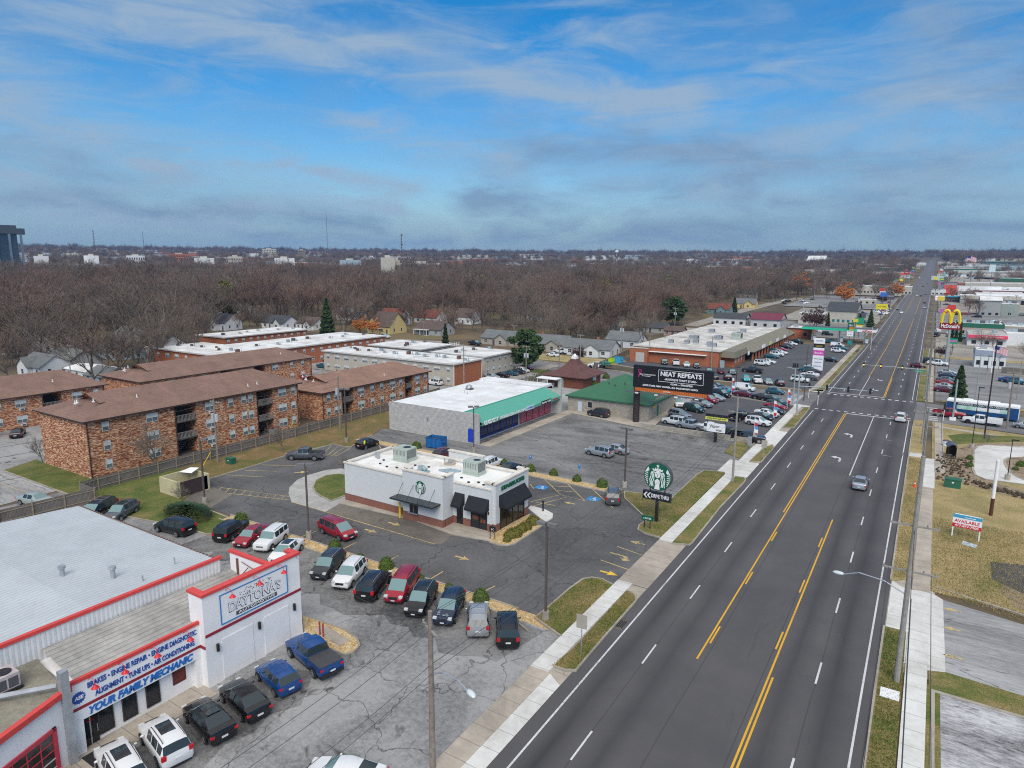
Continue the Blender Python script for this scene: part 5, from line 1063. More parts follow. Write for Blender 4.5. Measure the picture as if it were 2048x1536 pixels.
# skyline blocks, far left
def farblock(name,label,cat,px0,px1,ptop,D,depth,wm,floors,cols,roof=None):
    d0=ray(px0,540);d1=ray(px1,540); h0=math.hypot(d0[0],d0[1]);h1=math.hypot(d1[0],d1[1]); x0,y0=d0[0]/h0*D,d0[1]/h0*D;x1,y1=d1[0]/h1*D,d1[1]/h1*D
    cx_,cy_=(x0+x1)/2,(y0+y1)/2; w=math.hypot(x1-x0,y1-y0); rz=math.atan2(y1-y0,x1-x0); dt=ray((px0+px1)/2,ptop); ztop=H+dt[2]/math.hypot(dt[0],dt[1])*D; z=T(cx_,cy_)-2
    R=thing(name,label,cat,(cx_,cy_,z),rz); b=MB(); b.box(-w/2,w/2,0,depth,0,ztop-z); b.build('wall',wm,R)
    b=MB(); b.box(-w*.2,w*.15,depth*.3,depth*.7,ztop-z,ztop-z+2.5); b.build('plant_room',m_cream,R)
    if floors:
        for f in range(floors):
            b=MB(); zz=(ztop-z)*(.12+.82*(f+.25)/floors)
            for k in range(cols): q=-w/2+(k+.25)/cols*w; b.box(q,q+w/cols*.5,-.15,0,zz,zz+(ztop-z)*.82/floors*.45)
            b.build('window_row',m_glass,R)
    return R
m_twr=mat('dark_blue_glass_tower',(.035,.06,.09),.25,0,.5,.02)
R=farblock('glass_tower','dark blue glass tower standing over the wood at the left edge','tower block',-12,42,462,900,22,m_twr,0,1)
w_=R.children
b=MB(); b.box(-13,19.5,-1,20,1,1.0) if 0 else None
d0=ray(20,450); D_=898.; b=MB(); zt=H+d0[2]/math.hypot(d0[0],d0[1])*D_-R.location.z; b.box(-19,19,-1.2,22.5,zt-9,zt-3.2); b.box(-9,12,2,18,zt-3.2,zt); b.build('crown_storey',mat('tower_crown',(.05,.065,.085),.6),R)
b=MB()
for q in (-16,-6,5,15): b.box(q-1.1,q+1.1,-1.0,-.2,0,zt-9)
b.build('tower_pier',mat('tower_pier',(.13,.19,.25),.5,0,.2,.05),R)
for (nm_,lb,p0,p1,pt,D_,dp,wm,fl,cl_) in [
 ('far_block','pale block with towers on the left skyline',526,555,498,2300,25,m_cream,5,9),('far_block','brown slab block on the skyline right of the pale block',597,613,500,1900,20,mat('brown_slab',(.24,.2,.15),.8),5,7),
 ('grain_elevator','tan concrete grain elevator rising from the wood beside the radio mast',762,790,515,700,14,m_cream,0,1),('far_block','tan block left half of the elevator group',788,800,520,720,12,m_hs,2,3),
 ('far_block','long white hall on the far left skyline',255,292,511,1500,30,m_hw,2,8),('far_block','red roofed halls on the left skyline',340,382,508,1700,40,m_bred,3,9),('far_block','brick halls with pale fronts on the left skyline',458,486,513,1300,30,m_cream,3,8),
 ('far_block','white depot roofs left of the middle',390,430,516,1100,60,m_hw,0,1),('far_block','white depot right of the pale block',550,590,516,1100,60,m_hw,0,1),('far_block','low white depot above the central wood',680,722,520,1100,60,m_hb,0,1),('far_block','white sheds behind the elevator',800,880,526,1000,60,m_hw,0,1),('far_block','pale block on the skyline above the green roof',1370,1395,519,1900,30,m_hw,2,6),('far_block','low white depot left of the glass tower neighbour',70,100,512,1200,40,m_hw,0,1),('far_block','white depot on skyline between the masts',170,200,511,1250,40,m_hw,0,1)]:
    farblock(nm_,lb,'building',p0,p1,pt,D_,dp,wm,fl,cl_)

rr=random.Random(21); fb=[]
for k in range(110):
    px=rr.uniform(40,1560); D_=rr.uniform(1050,3300); d=ray(px,540); h0=math.hypot(d[0],d[1]); x,y=d[0]/h0*D_,d[1]/h0*D_
    w_=rr.uniform(18,70)*(1+D_/4000); hh=rr.uniform(5,9)*(1+D_/3000); wm=rr.choice([m_hw,m_hw,m_cream,m_hb,m_bred,m_hg])
    R=thing('far_building','pale low building in the hazy town beyond the wood','building',(x,y,T(x,y)-1),rr.uniform(-.3,.6),'far buildings beyond the wood'); b=MB(); b.box(-w_/2,w_/2,0,w_*.4,0,hh); b.build('wall',wm,R); b=MB(); b.box(-w_/2-.3,w_/2+.3,-.3,w_*.4+.3,hh,hh+.5); b.build('roof',m_roofw,R)

for k in range(46):
    left=k%3==0; px=rr.uniform(1640,1822) if left else rr.uniform(1893,2060); py=rr.uniform(532,566) if left else rr.uniform(531,612)
    x,y=gt(px,py); s_=max(1,(y/420))**.8; w_=rr.uniform(14,34)*s_; hh=rr.uniform(4,6.5)*min(1.6,s_)
    if -22<x+w_/2 and x-w_/2<4: continue
    wm=rr.choice([m_hw,m_hw,m_cream,m_hb,m_bred,m_hg,m_hs]); R=thing('store','pale flat roofed shop among the crowded roadside shops far along the avenue','shop',(x,y,T(x,y)-.5),0,'far roadside shops'); b=MB(); b.box(-w_/2,w_/2,0,w_*.5,0,hh); b.build('wall',wm,R); b=MB(); b.box(-w_/2-.3,w_/2+.3,-.3,w_*.5+.3,hh,hh+.4); b.build('roof',m_roofw,R)
    b=MB(); b.box(-w_/2,w_/2,-.4,-.02,hh*.62,hh); b.build('fascia',rr.choice([m_mar,m_dgr,m_wht2,m_wht2,m_cream,m_hg,m_fasc,m_cream]),R); b=MB(); b.box(-w_*.4,w_*.4,-.06,0,hh*.1,hh*.5); b.build('shopfront_window',m_glass,R)
# ======================= VEHICLES
def paint(name,c,metal=.35):
    m=mat('paint_'+name,c,.32,metal,0,1,coat=.6); return m
PC={'white':paint('white',(.74,.75,.75),0),'silver':paint('silver',(.42,.44,.46),.5),'grey':paint('grey',(.11,.115,.125)),'dark':paint('charcoal',(.035,.038,.045)),'black':paint('black',(.010,.010,.012)),
 'navy':paint('navy',(.012,.025,.06)),'blue':paint('blue',(.008,.07,.26)),'teal':paint('teal',(.02,.12,.16)),'red':paint('red',(.36,.012,.03)),'maroon':paint('maroon',(.12,.008,.022)),'ltblue':paint('light_blue',(.10,.33,.47)),
 'aqua':paint('aqua',(.03,.45,.50)),'green':paint('dark_green',(.02,.06,.055)),'purple':paint('purple',(.20,.02,.17)),'gold':paint('pale_green',(.42,.47,.43)),'bronze':paint('bronze',(.16,.15,.13))}
m_cglass=mat('car_glass',(.03,.045,.05),.04,0,0); m_cglass2=mat('car_windscreen_reflect',(.17,.27,.27),.05,0,0); m_tyre=mat('tyre_rubber',(.016,.016,.017),.85,0,0); m_rim=mat('alloy_rim',(.42,.43,.45),.35,.6,0); m_trim=mat('black_car_trim',(.018,.018,.02),.6,0,0)  # windscreen: reflection put into a paler green base colour
m_hl=mat('headlamp_lens',(.62,.64,.62),.12,0,0); m_tl=mat('tail_lamp_lens',(.50,.01,.02),.2,0,0); m_plate=mat('number_plate',(.65,.65,.66),.5,0,0); m_chr=mat('chrome',(.6,.6,.62),.2,.9,0)
CT={
'sedan':dict(W=1.84,wr=.33,wb=(-1.45,1.38),hz=.66,tz=.84,st=[(-2.4,.32,.80,.74,0,0,'b'),(-2.28,.24,.98,.86,0,0,'b'),(-1.78,.2,1.03,.91,0,0,'r'),(-1.0,.2,.99,.92,1.38,.60,'c'),(-.35,.2,.96,.92,1.45,.64,'p'),(-.25,.2,.955,.92,1.455,.64,'c'),(.45,.2,.94,.92,1.40,.61,'w'),(1.2,.2,.93,.90,0,0,'b'),(1.85,.22,.84,.87,0,0,'b'),(2.22,.24,.70,.80,0,0,'b'),(2.38,.32,.56,.66,0,0,'b')]),
'suv':dict(W=1.9,wr=.37,wb=(-1.4,1.42),hz=.82,tz=1.0,st=[(-2.33,.4,.88,.80,0,0,'b'),(-2.27,.3,1.08,.90,1.15,.80,'r'),(-1.98,.26,1.10,.94,1.60,.70,'c'),(-1.35,.26,1.08,.945,1.68,.72,'p'),(-1.25,.26,1.07,.945,1.685,.72,'c'),(-.4,.26,1.06,.945,1.70,.73,'p'),(-.3,.26,1.055,.945,1.70,.73,'c'),(.42,.26,1.04,.94,1.64,.70,'w'),(1.18,.26,1.04,.92,0,0,'b'),(1.9,.28,.96,.90,0,0,'b'),(2.25,.3,.80,.84,0,0,'b'),(2.36,.4,.62,.72,0,0,'b')]),
'jeep':dict(W=1.85,wr=.38,wb=(-1.3,1.4),hz=.85,tz=1.0,st=[(-2.28,.42,.95,.84,0,0,'b'),(-2.24,.34,1.12,.90,1.18,.84,'r'),(-2.05,.3,1.14,.92,1.70,.78,'c'),(-1.3,.3,1.12,.92,1.76,.79,'p'),(-1.2,.3,1.12,.92,1.76,.79,'c'),(-.35,.3,1.11,.92,1.77,.79,'p'),(-.25,.3,1.11,.92,1.77,.79,'c'),(.5,.3,1.10,.92,1.72,.76,'w'),(.98,.3,1.10,.90,0,0,'b'),(1.95,.32,1.04,.88,0,0,'b'),(2.2,.34,.98,.85,0,0,'b'),(2.28,.42,.72,.80,0,0,'b')]),
'minivan':dict(W=2.0,wr=.35,wb=(-1.5,1.58),hz=.78,tz=1.05,st=[(-2.58,.38,.86,.84,0,0,'b'),(-2.5,.28,1.06,.94,1.14,.86,'r'),(-2.24,.24,1.08,.98,1.66,.76,'c'),(-1.35,.24,1.05,.985,1.74,.78,'p'),(-1.22,.24,1.05,.985,1.745,.78,'c'),(-.2,.24,1.03,.985,1.75,.78,'p'),(-.1,.24,1.03,.985,1.75,.78,'c'),(.75,.24,1.0,.98,1.66,.74,'w'),(1.72,.24,.98,.94,0,0,'b'),(2.2,.26,.86,.90,0,0,'b'),(2.48,.28,.70,.82,0,0,'b'),(2.58,.36,.56,.7,0,0,'b')]),
'hatch':dict(W=1.8,wr=.33,wb=(-1.25,1.3),hz=.7,tz=.92,st=[(-2.08,.36,.82,.76,0,0,'b'),(-2.02,.26,1.0,.86,1.06,.76,'r'),(-1.62,.22,1.02,.90,1.46,.64,'c'),(-.9,.22,1.0,.9,1.54,.67,'p'),(-.8,.22,.99,.9,1.545,.67,'c'),(-.2,.22,.98,.9,1.55,.67,'p'),(-.1,.22,.98,.9,1.55,.67,'c'),(.5,.22,.96,.9,1.48,.64,'w'),(1.3,.22,.95,.88,0,0,'b'),(1.75,.24,.84,.84,0,0,'b'),(2.02,.26,.7,.76,0,0,'b'),(2.1,.34,.56,.66,0,0,'b')]),
'cab':dict(W=2.0,wr=.41,wb=(-1.85,1.75),hz=.95,tz=1.05,st=[(-.95,.42,1.12,.97,0,0,'b'),(-.9,.34,1.16,.98,1.22,.92,'r'),(-.82,.34,1.18,.99,1.80,.76,'c'),(.0,.34,1.17,.99,1.87,.78,'p'),(.1,.34,1.17,.99,1.87,.78,'c'),(.72,.34,1.16,.99,1.80,.75,'w'),(1.38,.34,1.16,.97,0,0,'b'),(2.35,.36,1.10,.95,0,0,'b'),(2.68,.38,.98,.9,0,0,'b'),(2.76,.45,.72,.84,0,0,'b')]),
'cargo':dict(W=1.85,wr=.33,wb=(-1.5,1.45),hz=.75,tz=1.1,st=[(-2.4,.34,.9,.86,0,0,'b'),(-2.36,.26,1.1,.90,1.3,.88,'b'),(-2.3,.24,1.1,.92,1.80,.80,'s'),(.2,.24,1.05,.92,1.84,.80,'p'),(.3,.24,1.05,.92,1.84,.80,'c'),(.95,.24,1.0,.92,1.72,.74,'w'),(1.75,.24,.98,.88,0,0,'b'),(2.2,.26,.84,.84,0,0,'b'),(2.4,.32,.6,.72,0,0,'b')]),
}
def ring(s):
    x,zb,bl,hw,tp,tw,_=s
    if not tp: tp=bl+.015; tw=hw*.82; q=.0
    mid=(zb+bl)/2+.06
    h=[(0,zb),(hw*.88,zb),(hw*.985,zb+.14),(hw*1.0,mid),(hw*.975,bl-.06),(hw*.93,bl),(tw,tp-.045 if tp>bl+.1 else tp-.005),(tw*.78,tp+.0),(0,tp+.022)]
    return [(x,y,z) for y,z in h]+[(x,-y,z) for y,z in h[-2:0:-1]]
def shell(kind):
    d=CT[kind]; S=d['st']; R_=[ring(s) for s in S]; n=len(R_[0]); half=8
    out={'body':MB(),'win':MB(),'win2':MB(),'ws':MB(),'rw':MB()}
    def put(k,vs): out[k].add(vs,[tuple(range(len(vs)))])
    for i in range(len(S)-1):
        fl=S[i][6]
        for k in range(n):
            a,b_=k,(k+1)%n; q=[R_[i][a],R_[i][b_],R_[i+1][b_],R_[i+1][a]]
            seg=k if k<half else n-1-k      # 0..7 strips counted from the keel
            key='body'
            if fl=='c' and seg==5: key='win' if k<half else 'win2'
            if fl=='r' and seg in(6,7): key='rw'
            if fl=='w' and seg in(6,7): key='ws'
            put(key,q[::-1])
    put('body',R_[0]); put('body',R_[-1][::-1]); return d,out
def weld(mb,name,m,ang=32):
    me=mb.mesh(name,m,True); bm=bmesh.new(); bm.from_mesh(me); bmesh.ops.remove_doubles(bm,verts=bm.verts,dist=.0005); bmesh.ops.recalc_face_normals(bm,faces=bm.faces) if name=='body' else None; bm.to_mesh(me); bm.free()
    me.set_sharp_from_angle(angle=math.radians(ang)); return me
def wheel_me(r,w=.22):
    b=MB(); n=20
    def disc(y,r0,mi,flip): b.add([(r0*math.cos(2*math.pi*i/n),y,r0*math.sin(2*math.pi*i/n)) for i in range(n)],[tuple(range(n)) if flip else tuple(range(n-1,-1,-1))],mi)
    prof=[(-w/2,r*.86),(-w/2+.03,r),(w/2-.03,r),(w/2,r*.86)]
    vs=[];fs=[]
    for (y,rr_) in prof: vs+=[(rr_*math.cos(2*math.pi*i/n),y,rr_*math.sin(2*math.pi*i/n)) for i in range(n)]
    for j in range(3):
        for i in range(n): fs.append((j*n+i,(j+1)*n+i,(j+1)*n+(i+1)%n,j*n+(i+1)%n))
    b.add(vs,fs); disc(w/2,r*.86,0,False); disc(-w/2,r*.86,0,True); return b.mesh('tyre',m_tyre)
def rim_me(r,w=.22):
    b=MB(); n=20
    for s in (-1,1):
        y=s*(w/2+.008); b.add([(r*.62*math.cos(2*math.pi*i/n),y,r*.62*math.sin(2*math.pi*i/n)) for i in range(n)],[tuple(range(n)) if s<0 else tuple(range(n-1,-1,-1))],1)
        for k in range(6):
            a=2*math.pi*k/6; c,s2=math.cos(a),math.sin(a); px_,pz_=-s2*.045,c*.045
            b.add([(px_+c*.02,y+s*.012,pz_+s2*.02),(-px_+c*.02,y+s*.012,-pz_+s2*.02),(-px_+c*r*.6,y+s*.012,-pz_+s2*r*.6),(px_+c*r*.6,y+s*.012,pz_+s2*r*.6)],[(0,1,2,3) if s>0 else (3,2,1,0)],0)
        ring_=[(r*q*math.cos(2*math.pi*i/n),y+s*.01,r*q*math.sin(2*math.pi*i/n)) for q in (.55,.64) for i in range(n)]
        b.add(ring_,[(i,(i+1)%n,n+(i+1)%n,n+i) for i in range(n)],0)
    return b.mesh('rim',[m_rim,m_trim])
_TY={}
def proto(kind,style=''):
    key=kind+style
    if key in _TY: return _TY[key]
    base={'pickup':'cab','crew':'cab'}.get(kind,kind); d,o=shell(base)
    P=[]   # (name, mesh, loc, slotpaint?, children)
    lo=d['st'][0][0]; hi=d['st'][-1][0]; W_=d['W']/2; top=max(s[4] for s in d['st'])
    body=weld(o['body'],'body',m_trim,38); P.append(('body',body,(0,0,0),True))
    for q_ in ('win','win2'):
        if o[q_].v: P.append(('side_window',weld(o[q_],'side_window',m_cglass),(0,0,0),False))
    if o['ws'].v: P.append(('windscreen',weld(o['ws'],'windscreen',m_cglass2),(0,0,0),False))
    if o['rw'].v: P.append(('rear_window',weld(o['rw'],'rear_window',m_cglass),(0,0,0),False))
    if base=='cab':
        b=MB(); L0,L1=(-2.9,-.97); w=.97
        b.box(L0,L1,-w,-w+.09,.55,1.2); b.box(L0,L1,w-.09,w,.55,1.2); b.box(L0,L0+.08,-w+.09,w-.09,.5,1.2); b.box(L0+.08,L1,-w+.09,w-.09,.5,.62)
        if kind=='crew': pass
        P.append(('cargo_bed',b.mesh('cargo_bed',m_trim),(0,0,0),True))
        b=MB(); b.box(L0+.1,L1-.02,-w+.1,w-.1,.621,.66); 
        if style=='cover': b.box(L0+.03,L1,-w+.03,w-.03,1.2,1.235)
        P.append(('bed_liner',b.mesh('bed_liner',m_trim if style!='cover' else mat('charcoal_vinyl',(.055,.055,.058),.6,0,.1,3)),(0,0,0),False)); lo=L0-.05
        b=MB(); b.box(lo-.08,lo+.05,-.9,.9,.42,.62); P.append(('rear_bumper',b.mesh('rear_bumper',m_chr if style!='cover' else m_trim),(0,0,0),False))
    tm,rm_=wheel_me(d['wr']),rim_me(d['wr'])
    for x in d['wb']:
        for s in (-1,1): P.append(('wheel',tm,(x,s*(W_-.085),d['wr']),False,[('rim',rm_)]))
    b=MB(); 
    for x in d['wb']:
        for s in (-1,1):
            r=d['wr']+.075; pts=[(x+r*math.cos(t),s*(W_+.004),d['wr']+r*math.sin(t)) for t in [math.pi*i/10-.15 for i in range(0,13)]]; pts=[p for p in pts if p[2]>.2]
            b.add(pts,[tuple(range(len(pts))) if s<0 else tuple(range(len(pts)-1,-1,-1))])
    b.box(lo+.1 if base!='cab' else -2.7,hi-.15,-W_*.82,W_*.82,.17,.3)
    P.append(('wheel_arch_trim',b.mesh('wheel_arch_trim',m_trim),(0,0,0),False))  # flat black discs stand in for wheel well shade; box is the underbody
    hz,tz=d['hz'],d['tz']
    for s in (-1,1):
        b=MB(); b.box(hi-.32,hi-.06,s*W_*.52 if s>0 else -W_*.86,s*W_*.86 if s>0 else -W_*.52,hz-.09,hz+.07); P.append(('headlight',b.mesh('headlight',m_hl),(0,0,0),False))
        b=MB(); hh=.3 if kind in('suv','minivan','jeep','cargo') else .14
        x0=lo-.01 if base!='cab' else -2.94
        b.box(x0,x0+.16,s*W_*.68 if s>0 else -W_*.955,s*W_*.955 if s>0 else -W_*.68,tz-.13,tz-.13+hh); P.append(('tail_light',b.mesh('tail_light',m_tl),(0,0,0),False))
        b=MB(); mx=[q[0] for q in d['st'] if q[6]=='w'][0]+.25; bl=[q[2] for q in d['st'] if q[6]=='w'][0]; b.ell((mx,s*(W_+.1),bl+.06),(.07,.12,.08),8,5); P.append(('door_mirror',b.mesh('door_mirror',m_trim,True),(0,0,0),True))
    b=MB(); b.box(hi-.14,hi+.012,-W_*.42,W_*.42,hz-.2,hz-.02); b.box(hi-.2,hi-.0,-W_*.55,W_*.55,.3,.42); P.append(('grille',b.mesh('grille',m_trim if kind!='jeep' else m_chr),(0,0,0),False))
    b=MB(); x0=lo-.03 if base!='cab' else lo-.1; b.box(x0,x0+.03,-.2,.2,tz-.32,tz-.2); b.box(hi+.012,hi+.03,-.17,.17,.42,.52); P.append(('number_plate',b.mesh('number_plate',m_plate),(0,0,0),False))
    if kind in('suv','jeep','minivan') :
        t0,t1=-1.8,.3
        for s in (-1,1):
            b=MB(); b.tube([(t0,s*.62,top-.0),(t0+.15,s*.62,top+.075),(t1-.15,s*.62,top+.07),(t1,s*.62,top-.04)],.022,5)
            if 'bars' in style: q_=-1.2 if s<0 else -.3; b.box(q_,q_+.05,-.62,.62,top+.06,top+.09)
            P.append(('roof_rail',b.mesh('roof_rail',m_rim if 'chrome' in style or 'bars' in style else m_trim),(0,0,0),False))
    if 'sun' in style:
        b=MB(); zz=top+.026; b.box(-.95,.25,-.42,.42,top-.03,zz); b.box(-.35,-.31,-.42,.42,top-.02,zz+.004,1); P.append(('sunroof',b.mesh('sunroof',[m_cglass,m_trim]),(0,0,0),False))
    _TY[key]=P; return P
HD={'E':0,'N':90,'W':180,'S':270}
def car(kind,col,px,py,hd,label,style='',name=None,group=None,metric=False,z=None,lod=0):
    x,y=(px,py) if metric else gt(px,py); zz=T(x,y)+.02 if z is None else z
    a=math.radians(HD[hd] if isinstance(hd,str) else hd)
    nm={'sedan':'parked_car','suv':'parked_car','jeep':'parked_car','minivan':'parked_car','hatch':'parked_car','pickup':'pickup_truck','crew':'pickup_truck','cargo':'cargo_van'}[kind]
    cat_={'pickup_truck':'pickup truck','cargo_van':'van'}.get(nm,{'minivan':'minivan','suv':'suv','jeep':'suv'}.get(kind,'car'))
    R=thing(name or nm,label,cat_,(x,y,zz),a,group)
    for p in proto(kind,style):
        if lod and p[0] in('grille','number_plate','door_mirror','roof_rail','wheel_arch_trim') and lod>1: continue
        o=link(p[0],p[1],R,p[2])
        if p[3]: o.material_slots[0].link='OBJECT'; o.material_slots[0].material=PC[col]
        if len(p)>4 and not lod:
            for (n2,m2) in p[4]: link(n2,m2,o)
        elif len(p)>4:
            link('rim',p[4][0][1],o)
    return R
G1='cars parked nose to the gravel median'
for a in [('jeep','black',464,1072,'N','black boxy estate with its tail to the camera, left of the red saloon',''),('sedan','red',503,1081,'S','red saloon facing the camera beside the black boxy estate',''),
 ('jeep','white',543,1090,'S','white boxy off roader facing the camera beside the red saloon','sunx'.replace('sunx','')),('sedan','white',573,1112,'S','white saloon with dark sunroof right behind the tall signboard wall','sun'),
 ('suv','dark',657,1142,'S','charcoal suv with chrome rails facing the camera, leftmost right of the signboard','chrome'),('suv','white',700,1160,'S','white suv facing the camera between charcoal suv and black minivan',''),
 ('minivan','black',749,1181,'N','black minivan showing its red tail lights beside the white suv','chrome'),('minivan','red',805,1184,'S','red minivan facing the camera beside the black minivan',''),
 ('suv','black',843,1212,'S','black suv with pale headlights facing the camera right of the red minivan','chrome'),('suv','navy',899,1228,'S','dark navy suv with sun faded patches on its bonnet',''),
 ('suv','silver',957,1250,'N','silver suv with roof bars and its tail to the camera','bars'),('jeep','black',1015,1272,'N','black suv with its tail to the camera, rightmost of the median row','')]:
    k,c,px,py,h,l,s=a; o=car(k,c,px,py,(124 if px>900 else 112) if h=='N' else -68,l,s,group=G1)
    if 'faded' in l:
        b=MB(); rr=random.Random(4)
        for i in range(14): x=1.3+rr.random()*.75; y=rr.uniform(-.55,.55); r=.05+rr.random()*.09; zz=1.065-(x-1.18)*.105; b.add([(x+r*math.cos(t)*1.3,y+r*math.sin(t),zz) for t in [0,1,2,3,4,5]],[(0,1,2,3,4,5)])
        b.build('faded_patch',PC['silver'],o)
G2='cars parked nosed in along the repair shop front'
# in this row the cars stand with noses towards the shop
car('crew','blue',626,1325,167,'bright blue crew cab pickup with black bed cover and dark glass roof','cover',group=G2)
car('hatch','blue',556,1368,168,'blue hatchback suv between the blue pickup and a black saloon','',group=G2)
car('sedan','black',489,1412,169,'black saloon next to the blue hatchback','',group=G2)
car('sedan','black',418,1453,170,'black saloon with chrome window line next to the white suv','sun',group=G2)
car('suv','white',331,1498,168,'white suv with large black sunroof next to the black saloon','sun',group=G2)
car('suv','white',243,1550,168,'white suv with sunroof cut by the bottom edge near the shop door','sun',group=G2)
car('sedan','white',690,1568,200,'white saloon roof cut by the bottom edge in the cracked car park')
car('minivan','black',350,1064,186,'black minivan parked across the lane by the juniper bush')
car('suv','grey',243,1034,-62,'grey suv facing the camera behind the shop roof','sun')
car('minivan','black',196,1030,-62,'black vehicle with roof bars mostly hidden by the grey shop roof','bars')
car('minivan','red',676,1070,-8,'dark red minivan driving past the drive through lane')
car('pickup','grey',610,918,209,'dark grey single cab pickup parked by the leaf strewn verge')
car('hatch','black',735,894,'N','black hatchback with a person at its tailgate')
car('hatch','maroon',888,914,'N','maroon car whose roof peeks above the coffee shop parapet')
car('suv','white',983,934,'N','white suv behind the coffee shop roof unit'); car('sedan','black',1020,944,'N','black saloon behind the coffee shop corner with blue parking sign')
car('suv','grey',1226,1001,112,'grey suv with red tail lights next to the square hedge and lamp'.replace('hedge','bush'))
car('suv','silver',1199,911,174,'silver and white suv alone in the cracked car park, nearer of two'); car('sedan','silver',1230,905,174,'white saloon parked close behind the silver suv in the cracked car park')
car('sedan','silver',1720,973,'N','silver saloon driving away along the avenue',name='car'); car('suv','white',1801,841,'N','white suv braking at the stop line of the junction',name='car')
car('sedan','gold',72,1008,14,'pale green saloon behind the fence at far left'); car('sedan','black',36,872,150,'black saloon parked in front of the left brick block')
car('jeep','dark',1197,833,172,'dark estate parked against the tan block building wall')
# dealership rows
G3='used cars on the corner sales lot'
for a in [('jeep','white',1348,849,172,'long white suv nearest the tan block building',''),('crew','silver',1381,858,172,'silver crew cab pickup behind the low wall',''),('crew','white',1418,864,172,'white crew cab pickup with open bed behind the low wall',''),('crew','black',1452,873,172,'black pickup mostly hidden by the white lettered sign',''),
 ('suv','silver',1359,836,-20,'silver grey suv half hidden behind the long white suv',''),('suv','green',1388,823,-20,'dark green suv facing right in the angled row',''),('suv','silver',1404,813,-20,'silver suv angled behind the dark green suv',''),('minivan','red',1414,804,-22,'red people carrier below the billboard end',''),('sedan','silver',1430,800,-22,'silver saloon between the red and the black cars below the billboard',''),('suv','black',1442,793,-25,'black suv right under the billboard corner',''),
 ('suv','white',1357,812,-65,'white suv with sunroof facing the camera on the sales lot','sun'),('sedan','silver',1424,781,175,'pale saloon cut off by the billboard edge',''),('sedan','ltblue',1453,786,-4,'light blue coupe in the middle of the sales lot',''),('sedan','maroon',1490,793,-4,'dark red saloon right of the light blue coupe',''),('sedan','black',1525,799,-6,'black saloon right of the dark red saloon',''),
 ('sedan','black',1541,803,-10,'black saloon tucked behind another black one',''),('sedan','green',1556,811,-16,'dark green saloon above the bright red one in the kerbside row',''),('sedan','red',1551,818,-16,'bright red saloon in the kerbside row',''),('sedan','dark',1545,826,-14,'charcoal saloon below the red saloon',''),('sedan','white',1533,832,-14,'white saloon below the charcoal one in the kerbside row',''),('sedan','black',1522,839,-12,'long black saloon beside the white crossover',''),
 ('suv','white',1516,850,-10,'white crossover nearest the avenue on the sales lot',''),('crew','black',1481,839,70,'black pickup facing the camera beside the utility pole',''),('crew','black',1497,883,8,'black pickup by the flag banner next to the grass corner','')]:
    k,c,px,py,h,l,s=a; car(k,c,px,py,h,l,s,group=G3,lod=1)
car('cargo','white',1490,781,-6,'white delivery van on the side street'); car('hatch','teal',1550,788,-5,'boxy dark teal car waiting on the side street',name='car'); car('sedan','black',1430,776,-6,'black saloon passing behind the billboard on the side street',name='car')
# shop parking
G4='cars parked outside the brick shopping strip'
for a in [('hatch','aqua',1492,762,-70,'turquoise hatchback on the shop side of the street'),('crew','white',1514,765,110,'white pickup right of the turquoise hatchback'),('sedan','silver',1536,768,-70,'silver saloon right of the white pickup'),('suv','black',1559,771,110,'black car at the right end of the row by the side street'),
 ('crew','dark',1504,745,174,'charcoal pickup alone opposite the shop corner'),('jeep','white',1524,731,-4,'white long off roader by the shop entrance'),('sedan','white',1536,727,-4,'white saloon half behind the long off roader'),('sedan','teal',1543,716,-4,'teal saloon nose to the shops'),('suv','white',1554,712,-4,'white suv second in the row of cars by the shops'),('sedan','white',1561,708,-6,'white saloon third in the row by the shops'),('sedan','teal',1549,704,-6,'teal coupe tight to the shop pavement'),
 ('sedan','red',1561,702,-6,'red saloon in the middle of the shop row'),('sedan','black',1571,697,-6,'black saloon next to the red one in the shop row'),('hatch','maroon',1577,695,-8,'maroon hatchback behind the black saloon in the shop row'),('suv','white',1582,691,-8,'white suv near the end of the shop row'),('crew','black',1592,687,-8,'black pickup at the far end of the shop row'),
 ('sedan','black',1418,746,-72,'dark car at the left of the row under the brick wall'),('hatch','maroon',1441,747,110,'maroon car parked under the brick wall'),('sedan','grey',1464,748,-70,'grey saloon by the brick corner'),('suv','black',1455,759,110,'black suv close to the side street kerb'),('sedan','black',1429,757,110,'black saloon left of the black suv by the kerb'),
 ('suv','green',1329,728,-70,'green suv under the brick wall'),('crew','white',1352,730,110,'white pickup left under the brick wall'),('sedan','white',1373,733,-70,'white saloon under the brick wall above the billboard'),('sedan','black',1393,735,-70,'black saloon under the brick wall beside the white one'),
 ('sedan','white',1625,737,172,'white saloon below the tall shop sign'),('hatch','teal',1612,743,172,'teal hatchback below the tall shop sign'),('sedan','dark',1624,747,172,'dark saloon left of the avenue pavement'),('sedan','white',1619,753,172,'white coupe beside the grass island'),('sedan','grey',1616,759,174,'grey saloon partly behind the white coupe'),('jeep','white',1600,764,-6,'white boxy suv behind the signal pole'),
 ('sedan','black',1660,723,-8,'black saloon near the shop sign base'),('suv','white',1676,705,-8,'white suv near the fuel station exit'),('suv','teal',1681,700,-8,'teal suv behind the white one near the fuel station'),('suv','teal',1659,686,172,'dark teal suv driving between shops and fuel station'),('cargo','white',1675,694,-8,'white van with dark lettering near the fuel station')]:
    k,c,px,py,h,l=a; car(k,c,px,py,h,l,group=G4,lod=1)
car('pickup','purple',1611,673,-4,'purple pickup at the fuel station shop wall',lod=1); car('suv','white',1637,664,110,'white suv under the mint canopy',lod=1); car('jeep','black',1655,671,-4,'black suv at the fuel pumps',lod=1)
